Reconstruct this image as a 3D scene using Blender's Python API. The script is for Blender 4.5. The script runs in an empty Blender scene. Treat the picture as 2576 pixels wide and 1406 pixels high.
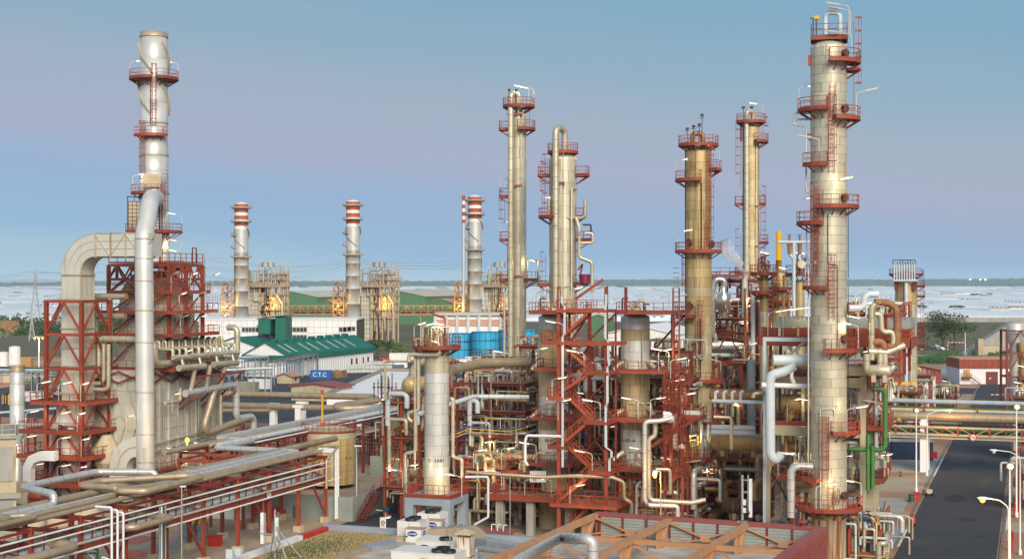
import bpy,math,random
from math import sin,cos,pi,radians,atan2,hypot
from mathutils import Vector,Matrix
S=bpy.context.scene
COL=S.collection
random.seed(7)
R=random.Random(11)
F=3671.7
H=30.0
TH=radians(-19.64)
cam=bpy.data.cameras.new('camera')
co=bpy.data.objects.new('camera',cam)
COL.objects.link(co)
co.location=(0,0,H)
co.rotation_euler=(radians(90),0,0)
cam.sensor_width=36.0
cam.lens=36.0*F/2576.0
cam.shift_y=3.0/2576.0
cam.clip_start=1.0
cam.clip_end=40000.0
S.camera=co
W=bpy.data.worlds.new('World')
S.world=W
W.use_nodes=True
nt=W.node_tree
nt.nodes.clear()
N=nt.nodes.new
out=N('ShaderNodeOutputWorld')
bg=N('ShaderNodeBackground')
sky=N('ShaderNodeTexSky')
sky.sky_type='NISHITA'
sky.sun_disc=False
sky.sun_elevation=radians(8)
sky.sun_rotation=radians(205)
sky.air_density=1.0
sky.dust_density=1.0
sky.ozone_density=1.5
tc=N('ShaderNodeTexCoord')
sx=N('ShaderNodeSeparateXYZ')
nt.links.new(tc.outputs['Generated'],sx.inputs[0])
tilt=N('ShaderNodeMath');tilt.operation='MULTIPLY_ADD'
nt.links.new(sx.outputs['X'],tilt.inputs[0]);tilt.inputs[1].default_value=0.09
nt.links.new(sx.outputs['Z'],tilt.inputs[2])
nz=N('ShaderNodeTexNoise');nz.inputs['Scale'].default_value=5.0;nz.inputs['Detail'].default_value=1.0
vm=N('ShaderNodeVectorMath');vm.operation='MULTIPLY';vm.inputs[1].default_value=(1,1,4)
nt.links.new(tc.outputs['Generated'],vm.inputs[0]);nt.links.new(vm.outputs[0],nz.inputs['Vector'])
wob=N('ShaderNodeMath');wob.operation='MULTIPLY_ADD'
nt.links.new(nz.outputs['Fac'],wob.inputs[0]);wob.inputs[1].default_value=0.02
nt.links.new(tilt.outputs[0],wob.inputs[2])
ramp=N('ShaderNodeValToRGB')
cr=ramp.color_ramp
cr.interpolation='EASE'
stops=[(0.0,(0.325,0.475,0.585)),(0.028,(0.25,0.41,0.595)),(0.056,(0.26,0.38,0.565)),(0.088,(0.325,0.365,0.495)),(0.12,(0.305,0.37,0.475)),(0.165,(0.235,0.36,0.465)),(0.21,(0.19,0.345,0.475)),(0.40,(0.145,0.27,0.42)),(1.0,(0.095,0.185,0.32))]
cr.elements[0].position,cr.elements[0].color=stops[0][0],stops[0][1]+(1,)
cr.elements[1].position,cr.elements[1].color=stops[-1][0],stops[-1][1]+(1,)
for p,c in stops[1:-1]:
 e=cr.elements.new(p);e.color=c+(1,)
nt.links.new(wob.outputs[0],ramp.inputs[0])
sm=N('ShaderNodeVectorMath');sm.operation='SCALE';sm.inputs['Scale'].default_value=0.05
nt.links.new(sky.outputs[0],sm.inputs[0])
mx=N('ShaderNodeMixRGB');mx.inputs[0].default_value=0.90
nt.links.new(sm.outputs[0],mx.inputs[1]);nt.links.new(ramp.outputs[0],mx.inputs[2])
nt.links.new(mx.outputs[0],bg.inputs['Color'])
bg.inputs['Strength'].default_value=1.0
nt.links.new(bg.outputs[0],out.inputs['Surface'])
sl=bpy.data.lights.new('sun','SUN')
so=bpy.data.objects.new('sun',sl)
COL.objects.link(so)
sl.energy=3.6
sl.angle=radians(36)
sl.color=(1.0,0.89,0.73)
so.rotation_euler=Vector((-0.22,0.85,-0.50)).to_track_quat('-Z','Y').to_euler()
S.view_settings.view_transform='Standard'
S.view_settings.look='None'
S.view_settings.exposure=0.33
S.view_settings.gamma=1.0
S.view_settings.use_curve_mapping=False
S.cycles.max_bounces=5
S.cycles.diffuse_bounces=3
S.cycles.glossy_bounces=3
S.cycles.transparent_max_bounces=8
S.cycles.volume_bounces=3
S.cycles.sample_clamp_indirect=3.0
S.cycles.caustics_reflective=False
S.cycles.caustics_refractive=False
def P(u,v,Y):
 return Vector(((u-1288)/F*Y,Y,H-(v-706)/F*Y))
def ZV(v,Y):
 return H-(v-706)/F*Y
def G(u,v,z=0.0):
 Y=(H-z)*F/(v-706)
 return Vector(((u-1288)/F*Y,Y,z))
def whereabouts(u):
 return 'beyond the boiler at far left' if u<540 else('behind the banded chimneys' if u<1300 else('behind the reactors' if u<1800 else('left of the umbrella pine' if u<2395 else 'right of the umbrella pine')))
MATS={}
def pm(name,c1,c2=None,scale=(1,1,1),nscale=1.0,rough=0.6,metal=0.0,var=0.12,bump=0.0,contrast=(0.35,0.7),detail=4.0,c3=None,s3=(6,6,.25),n3=1.0,t3=(0.55,0.75),obj_coords=False):
 """procedural material: two colours mixed by noise, a third as streaks, tone varied per object"""
 m=bpy.data.materials.new(name)
 m.use_nodes=True
 t=m.node_tree
 t.nodes.clear()
 n=t.nodes.new
 o=n('ShaderNodeOutputMaterial')
 b=n('ShaderNodeBsdfPrincipled')
 t.links.new(b.outputs[0],o.inputs[0])
 b.inputs['Roughness'].default_value=rough
 b.inputs['Metallic'].default_value=metal
 if obj_coords:
  src=n('ShaderNodeTexCoord').outputs['Object']
 else:
  src=n('ShaderNodeNewGeometry').outputs['Position']
 def noise(sc,ns,lo,hi):
  v=n('ShaderNodeVectorMath');v.operation='MULTIPLY'
  t.links.new(src,v.inputs[0]);v.inputs[1].default_value=sc
  z=n('ShaderNodeTexNoise')
  z.inputs['Scale'].default_value=ns;z.inputs['Detail'].default_value=detail
  t.links.new(v.outputs[0],z.inputs['Vector'])
  r=n('ShaderNodeMapRange')
  r.inputs['From Min'].default_value=lo;r.inputs['From Max'].default_value=hi
  t.links.new(z.outputs['Fac'],r.inputs['Value'])
  return z,r
 c2=c2 or tuple(x*0.72 for x in c1)
 z,r=noise(scale,nscale,*contrast)
 mixn=n('ShaderNodeMixRGB')
 t.links.new(r.outputs[0],mixn.inputs[0])
 mixn.inputs[1].default_value=(*c1,1);mixn.inputs[2].default_value=(*c2,1)
 col=mixn.outputs[0]
 if c3:
  z3,r3=noise(s3,n3,*t3)
  m3=n('ShaderNodeMixRGB')
  t.links.new(r3.outputs[0],m3.inputs[0]);t.links.new(col,m3.inputs[1]);m3.inputs[2].default_value=(*c3,1)
  col=m3.outputs[0]
 if var:
  oi=n('ShaderNodeObjectInfo')
  mr=n('ShaderNodeMapRange')
  mr.inputs['To Min'].default_value=1-var;mr.inputs['To Max'].default_value=1+var
  t.links.new(oi.outputs['Random'],mr.inputs['Value'])
  mu=n('ShaderNodeVectorMath');mu.operation='SCALE'
  t.links.new(col,mu.inputs[0]);t.links.new(mr.outputs[0],mu.inputs['Scale'])
  col=mu.outputs[0]
 t.links.new(col,b.inputs['Base Color'])
 if rough<0.9:
  rr=n('ShaderNodeMapRange')
  rr.inputs['To Min'].default_value=max(0.05,rough-0.08);rr.inputs['To Max'].default_value=min(1,rough+0.12)
  t.links.new(z.outputs['Fac'],rr.inputs['Value']);t.links.new(rr.outputs[0],b.inputs['Roughness'])
 if bump:
  bp=n('ShaderNodeBump');bp.inputs['Strength'].default_value=bump;bp.inputs['Distance'].default_value=0.05
  t.links.new(z.outputs['Fac'],bp.inputs['Height']);t.links.new(bp.outputs[0],b.inputs['Normal'])
 MATS[name]=m
 return m
def em(name,col,strength):
 m=bpy.data.materials.new(name)
 m.use_nodes=True
 t=m.node_tree
 t.nodes.clear()
 o=t.nodes.new('ShaderNodeOutputMaterial');e=t.nodes.new('ShaderNodeEmission')
 e.inputs[0].default_value=(*col,1);e.inputs[1].default_value=strength
 t.links.new(e.outputs[0],o.inputs[0])
 MATS[name]=m
 return m
RUST=(0.22,0.085,0.03)
pm('red',(0.31,0.052,0.021),(0.22,0.044,0.024),nscale=0.9,rough=0.55,var=0.2,c3=(0.16,0.035,0.02),s3=(3,3,1),t3=(.6,.8))
pm('stair_red',(0.35,0.065,0.026),(0.28,0.055,0.026),nscale=0.9,rough=0.55,var=0.08)
pm('maroon',(0.19,0.026,0.018),(0.14,0.022,0.017),nscale=0.6,rough=0.5,var=0.12)
pm('clad_cream',(0.60,0.555,0.43),(0.50,0.45,0.32),nscale=0.5,rough=0.38,metal=0.35,var=0.10,c3=(0.36,0.25,0.10),s3=(2.2,2.2,.10),t3=(0.60,0.78))
pm('clad_silver',(0.62,0.62,0.60),(0.52,0.52,0.50),nscale=0.4,rough=0.42,metal=0.3,var=0.07,c3=(0.47,0.40,0.28),s3=(2,2,.1),t3=(.64,.85))
pm('clad_tan',(0.54,0.41,0.20),(0.43,0.305,0.125),nscale=0.45,rough=0.45,metal=0.25,var=0.13,c3=(0.20,0.115,0.04),s3=(2.4,2.4,.12),t3=(.54,.76))
pm('clad_gold',(0.58,0.485,0.29),(0.48,0.37,0.19),nscale=0.45,rough=0.42,metal=0.3,var=0.12,c3=(0.30,0.19,0.07),s3=(2.4,2.4,.12),t3=(.56,.78))
pm('clad_ochre',(0.53,0.42,0.255),(0.43,0.33,0.19),nscale=0.5,rough=0.5,metal=0.2,var=0.10,c3=(0.22,0.14,0.07),s3=(3,3,.15),t3=(.56,.8))
pm('clad_grey',(0.60,0.59,0.53),(0.51,0.50,0.43),nscale=0.3,rough=0.5,metal=0.25,var=0.08,c3=(0.30,0.25,0.16),s3=(1.5,1.5,.12),t3=(.6,.85))
pm('pipe_joint',(0.27,0.23,0.17),rough=0.7,var=0)
pm('joint',(0.15,0.11,0.055),rough=0.8)
pm('pipe_silver',(0.66,0.65,0.62),(0.58,0.57,0.54),nscale=0.3,rough=0.36,metal=0.5,var=0.06)
pm('pipe_cream',(0.56,0.52,0.40),(0.45,0.39,0.26),nscale=0.7,rough=0.4,metal=0.4,var=0.12,c3=(0.30,0.21,0.10),s3=(1,1,1),t3=(.6,.85))
pm('pipe_tan',(0.44,0.345,0.24),(0.34,0.265,0.165),nscale=0.7,rough=0.45,metal=0.35,var=0.12)
pm('pipe_brown',(0.34,0.21,0.09),(0.26,0.15,0.06),nscale=0.9,rough=0.5,metal=0.3,var=0.15)
pm('pipe_rust',(0.24,0.10,0.045),(0.36,0.20,0.08),nscale=2,rough=0.75,metal=0.1,var=0.1)
pm('white',(0.76,0.765,0.76),(0.68,0.675,0.66),nscale=0.7,rough=0.5,var=0.05,c3=(0.50,0.44,0.34),s3=(2,2,.2),t3=(.66,.9))
pm('slate_pipe',(0.36,0.42,0.47),(0.30,0.35,0.39),nscale=0.7,rough=0.5,var=0.05)
pm('pale_blue',(0.54,0.60,0.64),(0.46,0.51,0.54),nscale=0.7,rough=0.5,var=0.05,c3=(0.40,0.36,0.30),s3=(2,2,.4),t3=(.66,.9))
pm('grey_blue',(0.27,0.32,0.38),(0.23,0.27,0.32),nscale=0.5,rough=0.6,var=0.06)
pm('grey_steel',(0.42,0.44,0.44),(0.34,0.35,0.35),nscale=0.8,rough=0.45,metal=0.4)
pm('concrete',(0.36,0.345,0.31),(0.27,0.26,0.23),nscale=0.4,rough=0.9,var=0.06,c3=(0.20,0.18,0.15),s3=(1.4,1.4,.2),t3=(.58,.8))
pm('concrete_cream',(0.50,0.43,0.30),(0.42,0.35,0.23),nscale=0.5,rough=0.85,var=0.06,c3=(0.26,0.20,0.12),s3=(1.4,1.4,.2),t3=(.6,.82))
pm('concrete_grey',(0.30,0.33,0.31),(0.24,0.26,0.245),nscale=0.4,rough=0.9,var=0.05)
pm('dark',(0.035,0.033,0.03),rough=0.7)
pm('dark_brown',(0.10,0.045,0.03),rough=0.7)
pm('black_rubber',(0.02,0.02,0.022),rough=0.5)
pm('grating',(0.27,0.14,0.09),(0.20,0.11,0.07),nscale=1.2,rough=0.8)
pm('green_pipe',(0.06,0.19,0.04),(0.04,0.135,0.035),nscale=0.8,rough=0.45)
pm('dark_green',(0.02,0.13,0.06),rough=0.5)
pm('yellow',(0.72,0.40,0.015),(0.62,0.33,0.02),nscale=0.5,rough=0.5)
pm('orange_steel',(0.46,0.235,0.115),(0.40,0.195,0.10),nscale=0.9,rough=0.55,var=0.08,c3=(0.26,0.13,0.07),s3=(2,2,1),t3=(.6,.85))
pm('maroon_clad',(0.30,0.062,0.055),(0.26,0.055,0.05),nscale=0.4,rough=0.5,var=0.04)
pm('blue',(0.02,0.13,0.40),rough=0.4)
pm('navy',(0.012,0.03,0.085),(0.010,0.025,0.07),rough=0.6)
pm('cyan_blue',(0.03,0.38,0.64),(0.025,0.33,0.57),nscale=0.25,rough=0.45,var=0.06)
pm('red_paint',(0.50,0.025,0.015),rough=0.45)
pm('magenta',(0.22,0.01,0.06),rough=0.5)
pm('lens_glass',(0.75,0.75,0.70),rough=0.3)
pm('teal_roof',(0.005,0.145,0.098),(0.005,0.125,0.085),nscale=0.15,rough=0.5,var=0.04)
pm('green_clad',(0.095,0.215,0.105),(0.08,0.185,0.09),nscale=0.06,rough=0.6,var=0.04)
pm('cream_roof',(0.52,0.49,0.38),(0.46,0.42,0.32),nscale=0.08,rough=0.7,var=0.03)
pm('pink_roof',(0.50,0.28,0.20),(0.45,0.24,0.17),nscale=0.1,rough=0.8)
pm('yellow_steel',(0.50,0.30,0.10),(0.42,0.21,0.08),nscale=0.3,rough=0.6)
pm('tan_steel',(0.48,0.36,0.24),(0.40,0.28,0.18),nscale=0.3,rough=0.6)
pm('stack_red',(0.42,0.075,0.03),rough=0.6)
pm('white_wall',(0.76,0.765,0.77),(0.71,0.71,0.70),nscale=0.15,rough=0.8,var=0.03,c3=(0.60,0.57,0.50),s3=(.8,.8,.08),t3=(.62,.9))
pm('soil',(0.36,0.20,0.115),(0.29,0.155,0.09),nscale=0.10,rough=0.95,var=0,bump=0.2,detail=9,c3=(0.40,0.32,0.23),s3=(.06,.06,.06),t3=(.5,.62))
pm('asphalt',(0.034,0.035,0.040),(0.050,0.050,0.054),nscale=0.12,rough=0.85,var=0,detail=8,c3=(0.095,0.075,0.062),s3=(.10,.05,.1),t3=(.58,.78))
pm('asphalt_patch',(0.025,0.025,0.028),rough=0.9,var=0)
pm('asphalt_worn',(0.065,0.060,0.056),(0.046,0.044,0.043),nscale=.8,rough=0.9,var=0)
pm('dirty_slab',(0.40,0.31,0.225),(0.31,0.225,0.155),nscale=0.15,rough=0.95,var=0,detail=8,c3=(0.24,0.17,0.12),s3=(.5,.5,.5),t3=(.55,.75))
pm('pale_gravel',(0.42,0.37,0.30),(0.30,0.26,0.21),nscale=3.0,rough=0.95,var=0,detail=6)
pm('roof_gravel',(0.46,0.31,0.14),(0.27,0.20,0.09),nscale=6.0,rough=0.95,var=0,detail=6,contrast=(0.4,0.6),bump=0.4)
pm('kerb',(0.22,0.20,0.17),(0.14,0.12,0.10),nscale=1,rough=0.9,var=0)
pm('road_white',(0.70,0.70,0.69),rough=0.8,var=0)
pm('roof_dirty',(0.56,0.52,0.46),(0.36,0.28,0.20),nscale=0.5,rough=0.85,var=0)
pm('lamp_grey',(0.55,0.54,0.50),(0.45,0.44,0.40),nscale=1,rough=.5,var=.1)
pm('galv',(0.48,0.51,0.53),(0.40,0.42,0.44),nscale=1.5,rough=0.35,metal=0.6,var=0.06)
pm('duct_tan',(0.40,0.31,0.22),(0.33,0.25,0.17),nscale=0.8,rough=0.7,var=0.05)
pm('unit_white',(0.68,0.67,0.64),(0.56,0.49,0.39),nscale=0.6,rough=0.5,var=0.03,contrast=(.5,.8))
pm('logo_blue',(0.008,0.045,0.28),rough=0.4,var=0)
pm('logo_white',(0.8,0.8,0.8),rough=0.5,var=0)
pm('ink',(0.02,0.02,0.02),rough=0.6,var=0)
pm('bark',(0.10,0.065,0.04),rough=0.9)
pm('leaf_dark',(0.030,0.062,0.018),(0.055,0.10,0.03),nscale=0.35,rough=0.8,var=0.15)
pm('leaf_mid',(0.060,0.095,0.030),(0.10,0.135,0.05),nscale=0.3,rough=0.8,var=0.2)
pm('leaf_pale',(0.19,0.21,0.14),(0.26,0.28,0.20),nscale=0.3,rough=0.8,var=0.2)
pm('leaf_hedge',(0.030,0.095,0.022),(0.055,0.15,0.035),nscale=0.5,rough=0.7,var=0.1)
pm('forest_green',(0.05,0.085,0.05),(0.035,0.06,0.04),nscale=0.01,rough=0.95,var=0)
pm('plastic_film',(0.66,0.71,0.75),(0.54,0.60,0.65),scale=(1,.25,1),nscale=0.05,rough=0.55,var=0.04,contrast=(.3,.75))
pm('field',(0.58,0.62,0.64),(0.42,0.41,0.37),scale=(1,.3,1),nscale=0.006,rough=0.95,var=0,contrast=(.5,.75))
pm('scrub',(0.13,0.105,0.06),(0.09,0.10,0.045),nscale=0.04,rough=0.95,var=0,detail=8)
pm('tape_red',(0.6,0.05,0.04),rough=0.6)
em('tube_white',(1.0,0.88,0.66),2.3)
em('tube_cool',(0.88,0.95,1.0),2.3)
em('sodium',(1.0,0.45,0.07),2.6)
em('far_light',(1.0,0.75,0.5),10.0)
class MB:
 def __init__(s):
  s.v,s.f,s.s,s.m=[],[],[],[]
 def add(s,vs,fs,smooth=False,mi=0):
  o=len(s.v)
  s.v.extend(vs)
  for f in fs:
   s.f.append([i+o for i in f]);s.s.append(smooth);s.m.append(mi)
  return s
 def bx(s,x0,y0,z0,x1,y1,z1):
  return s.add([(x0,y0,z0),(x1,y0,z0),(x1,y1,z0),(x0,y1,z0),(x0,y0,z1),(x1,y0,z1),(x1,y1,z1),(x0,y1,z1)],[(3,2,1,0),(4,5,6,7),(0,1,5,4),(1,2,6,5),(2,3,7,6),(3,0,4,7)])
 def box(s,c,d,rz=0.0):
  x,y,z=d[0]/2,d[1]/2,d[2]/2
  cs,sn=cos(rz),sin(rz)
  vs=[]
  for k in(-z,z):
   for i,j in((-x,-y),(x,-y),(x,y),(-x,y)):
    vs.append((c[0]+i*cs-j*sn,c[1]+i*sn+j*cs,c[2]+k))
  return s.add(vs,[(3,2,1,0),(4,5,6,7),(0,1,5,4),(1,2,6,5),(2,3,7,6),(3,0,4,7)])
 def beam(s,p,q,w,h=None):
  h=h or w
  p,q=Vector(p),Vector(q)
  d=q-p
  if d.length<1e-6:
   return s
  d.normalize()
  a=Vector((0,0,1))if abs(d.z)<0.95 else Vector((0,1,0))
  x=d.cross(a).normalized()*(w/2)
  y=x.cross(d).normalized()*(h/2)
  vs=[tuple(c+i*x+j*y)for c in(p,q)for i,j in((-1,-1),(1,-1),(1,1),(-1,1))]
  return s.add(vs,[(3,2,1,0),(4,5,6,7),(0,1,5,4),(1,2,6,5),(2,3,7,6),(3,0,4,7)])
 def hcol(s,p,z1,w):
  """H section column standing at p"""
  x,y,z0=p
  t=w*0.16
  s.bx(x-w/2,y-w/2,z0,x+w/2,y-w/2+t,z1)
  s.bx(x-w/2,y+w/2-t,z0,x+w/2,y+w/2,z1)
  return s.bx(x-t/2,y-w/2+t,z0,x+t/2,y+w/2-t,z1)
 def tube(s,pts,r,n=10,bend=None,cap=True,bands=0.0,r2=None):
  pts=[Vector(p)for p in pts]
  if bend is None:
   bend=1.6*r
  path=[pts[0]]
  for i in range(1,len(pts)-1):
   a,b,c=pts[i-1],pts[i],pts[i+1]
   d0,d1=(b-a),(c-b)
   if d0.length<1e-5 or d1.length<1e-5:
    continue
   ang=d0.angle(d1)
   if ang<0.03:
    path.append(b);continue
   t=min(bend*math.tan(ang/2),d0.length*0.49,d1.length*0.49)
   rb=t/math.tan(ang/2)
   d0n,d1n=d0.normalized(),d1.normalized()
   st=b-d0n*t
   nn=(d1n-d0n*d0n.dot(d1n)).normalized()
   ctr=st+nn*rb
   k=max(2,int(ang/0.28))
   for j in range(k+1):
    th=ang*j/k
    path.append(ctr-nn*rb*cos(th)+d0n*rb*sin(th))
  path.append(pts[-1])
  cl=[path[0]]
  for p in path[1:]:
   if(p-cl[-1]).length>1e-4:
    cl.append(p)
  path=cl
  if len(path)<2:
   return s
  tan=[]
  for i in range(len(path)):
   if i==0:d=path[1]-path[0]
   elif i==len(path)-1:d=path[-1]-path[-2]
   else:d=(path[i+1]-path[i]).normalized()+(path[i]-path[i-1]).normalized()
   tan.append(d.normalized())
  a=Vector((0,0,1))if abs(tan[0].z)<0.9 else Vector((1,0,0))
  x=tan[0].cross(a).normalized()
  vs,fs=[],[]
  frames=[]
  for i,p in enumerate(path):
   if i:
    x=(x-tan[i]*x.dot(tan[i]))
    x=x.normalized()if x.length>1e-6 else tan[i].orthogonal().normalized()
   y=tan[i].cross(x)
   frames.append((p,tan[i],x.copy(),y))
   rr=r if r2 is None else r+(r2-r)*i/(len(path)-1)
   for k in range(n):
    th=2*pi*k/n
    vs.append(tuple(p+x*(rr*cos(th))+y*(rr*sin(th))))
  for i in range(len(path)-1):
   for k in range(n):
    k2=(k+1)%n
    fs.append((i*n+k,i*n+k2,(i+1)*n+k2,(i+1)*n+k))
  s.add(vs,fs,True)
  if cap:
   s.add(vs[:n],[tuple(range(n-1,-1,-1))]);s.add(vs[-n:],[tuple(range(n))])
  if bands:
   for i in range(len(path)-1):
    L=(path[i+1]-path[i]).length
    k=int(L/bands)
    _,d,x,y=frames[i]
    d=(path[i+1]-path[i]).normalized()
    for j in range(k):
     c=path[i]+d*((j+.5)*L/k)
     s.ring(c,d,x,r*1.02+.004,0.045+r*.05,n,1)
  return s
 def ring(s,c,d,x,r,w,n=12,mi=0):
  d=d.normalized()
  x=(x-d*x.dot(d)).normalized()
  y=d.cross(x)
  vs,fs=[],[]
  for off,rr in((-w/2,r*.955),(-w/2,r),(w/2,r),(w/2,r*.955)):
   for k in range(n):
    th=2*pi*k/n
    vs.append(tuple(c+d*off+x*(rr*cos(th))+y*(rr*sin(th))))
  for i in range(3):
   for k in range(n):
    k2=(k+1)%n
    fs.append((i*n+k,i*n+k2,(i+1)*n+k2,(i+1)*n+k))
  return s.add(vs,fs,False,mi)
 def lathe(s,prof,n=24,c=(0,0),cap0=True,cap1=True,smooth=True,axis=None):
  """prof: (r, z) pairs; axis: (origin, direction) to turn the lathe"""
  if axis:
   o,d=Vector(axis[0]),Vector(axis[1]).normalized()
   x=d.orthogonal().normalized();y=d.cross(x)
  vs,fs=[],[]
  for(r,z)in prof:
   for k in range(n):
    th=2*pi*k/n
    if axis:
     vs.append(tuple(o+d*z+x*(r*cos(th))+y*(r*sin(th))))
    else:
     vs.append((c[0]+r*cos(th),c[1]+r*sin(th),z))
  for i in range(len(prof)-1):
   for k in range(n):
    k2=(k+1)%n
    fs.append((i*n+k,i*n+k2,(i+1)*n+k2,(i+1)*n+k))
  s.add(vs,fs,smooth)
  if cap0:s.add(vs[:n],[tuple(range(n-1,-1,-1))])
  if cap1:s.add(vs[-n:],[tuple(range(n))])
  return s
 def cyl(s,c,r,z0,z1,n=16,r2=None):
  return s.lathe([(r,z0),(r2 or r,z1)],n,c)
 def prism(s,poly,z0,z1):
  n=len(poly)
  vs=[(x,y,z0)for x,y in poly]+[(x,y,z1)for x,y in poly]
  fs=[tuple(range(n-1,-1,-1)),tuple(range(n,2*n))]
  fs+=[(i,(i+1)%n,n+(i+1)%n,n+i)for i in range(n)]
  return s.add(vs,fs)
 def quad(s,a,b,c,d):
  return s.add([tuple(a),tuple(b),tuple(c),tuple(d)],[(0,1,2,3)])
 def rail(s,pts,h=1.1,step=1.5,w=0.06,toe=True,closed=False):
  pts=[Vector(p)for p in pts]
  if closed:pts=pts+[pts[0]]
  up=Vector((0,0,1))
  for a,b in zip(pts,pts[1:]):
   L=(b-a).length
   if L<0.05:continue
   s.beam(a+up*h,b+up*h,w,w)
   s.beam(a+up*h*.52,b+up*h*.52,w*.7,w*.7)
   if toe:s.beam(a+up*.1,b+up*.1,.03,.16)
   k=max(1,round(L/step))
   for i in range(k):
    p=a+(b-a)*(i/k)
    s.beam(p,p+up*h,w,w)
  s.beam(pts[-1],pts[-1]+up*h,w,w)
  return s
 def ladder(s,p,z1,a,cage=True,w=0.55,z_cage=None):
  """p: foot (x,y,z0), a: outward angle of the climber's side"""
  x,y,z0=p
  o=Vector((cos(a),sin(a),0));t=Vector((-sin(a),cos(a),0))
  c=Vector((x,y,0))
  for k in(-1,1):
   q=c+t*(k*w/2)
   s.beam((q.x,q.y,z0),(q.x,q.y,z1),.06,.06)
  z=z0+.3
  while z<z1:
   s.beam(c+t*(-w/2)+Vector((0,0,z)),c+t*(w/2)+Vector((0,0,z)),.04,.04)
   z+=.45
  if cage:
   zc=z_cage or z0+2.2
   rr=.42
   cc=c+o*rr*.85
   angs=[a+radians(d)for d in(-125,-75,-25,25,75,125)]
   zs=[]
   z=zc
   while z<z1+.9:
    zs.append(z)
    for a0,a1 in zip(angs,angs[1:]):
     s.beam((cc.x+rr*cos(a0),cc.y+rr*sin(a0),z),(cc.x+rr*cos(a1),cc.y+rr*sin(a1),z),.03,.09)
    z+=1.3
   if len(zs)>1:
    for aa in angs[1:-1]:
     s.beam((cc.x+rr*cos(aa),cc.y+rr*sin(aa),zs[0]),(cc.x+rr*cos(aa),cc.y+rr*sin(aa),zs[-1]),.045,.045)
  return s
 def build(s,name,mat,parent=None,label=None,loc=None,rotz=None):
  me=bpy.data.meshes.new(name)
  me.from_pydata(s.v,[],s.f)
  me.polygons.foreach_set('use_smooth',s.s)
  me.materials.append(MATS[mat]if isinstance(mat,str)else mat)
  if any(s.m):
   me.materials.append(MATS['pipe_joint'])
   me.polygons.foreach_set('material_index',s.m)
  me.update()
  return link(name,me,parent,label,loc,rotz)
def link(name,me,parent=None,label=None,loc=None,rotz=None):
 o=bpy.data.objects.new(name,me)
 COL.objects.link(o)
 if parent:o.parent=parent
 if label:o['label']=label
 if loc is not None:o.location=loc
 if rotz is not None:o.rotation_euler=(0,0,rotz)
 return o
def tag(o,label,cat,group=None):
 o['label']=label;o['category']=cat;o['kind']='thing'
 if group:o['group']=group
 return o
def thing(name,label,cat,loc=(0,0,0),rotz=0.0,group=None):
 o=bpy.data.objects.new(name,None)
 COL.objects.link(o)
 o.location=loc;o.rotation_euler=(0,0,rotz)
 o.empty_display_size=0.5
 return tag(o,label,cat,group)
def struct(o):
 o['kind']='structure';return o
def stuff(o):
 o['kind']='stuff';return o
def copy_tree(o,parent=None):
 c=o.copy();COL.objects.link(c)
 if parent:c.parent=parent
 for ch in o.children:
  copy_tree(ch,c)
 return c
def ap(a,r,z=0.0):
 """point at camera-facing angle a (degrees, 0 = towards the eye, 90 = right)"""
 a=radians(a)
 return Vector((r*sin(a),-r*cos(a),z))
def text_obj(name,body,size,mat,parent,loc,rot,extrude=0.004,label=None,align='CENTER',bold=0.0,sx=1.0):
 cu=bpy.data.curves.new(name,'FONT')
 cu.body=body;cu.size=size;cu.extrude=extrude;cu.align_x=align;cu.align_y='CENTER';cu.offset=bold
 tmp=bpy.data.objects.new(name,cu)
 COL.objects.link(tmp)
 bpy.context.view_layer.update()
 me=bpy.data.meshes.new_from_object(tmp)
 bpy.data.objects.remove(tmp)
 me.materials.clear();me.materials.append(MATS[mat])
 o=link(name,me,parent,label)
 o.location=loc;o.rotation_euler=rot;o.scale=(sx,1,1)
 return o
LR_=random.Random(31)
def lamp(parent,p,d,h=2.3,arm=0.8,lit='tube_white',tilt=0.18,name='lamp_post',L=1.3):
 """fluorescent fitting on a bent post: p foot (local), d heading (degrees, camera convention) of the arm"""
 p=Vector(p)
 o=ap(d,1)
 m=MB()
 top=p+Vector((0,0,h))
 e=top+o*arm+Vector((0,0,.25))
 m.tube([p,top,e],0.05,6,bend=.25)
 e2=e+o*L+Vector((0,0,L*tilt))
 dd=(e2-e).normalized()
 m.beam(e,e2,.24,.12)
 post=m.build(name,'lamp_grey',parent)
 k=MB()
 up=Vector((0,0,-.085))
 k.beam(e+dd*.1+up,e2-dd*.1+up,.12,.06)
 k.build('lamp_tube',lit or 'lens_glass',post)
 if lit and LR_.random()<.45:
  g=bpy.data.lights.new('lamp_light','POINT');g.energy=120;g.color=(1,.76,.38)if lit=='tube_white' else(.85,1,.9);g.shadow_soft_size=.25
  go=bpy.data.objects.new('lamp_light',g);COL.objects.link(go);go.parent=post;go.location=(e+e2)/2+Vector((0,0,-.25))
 return post
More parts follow.
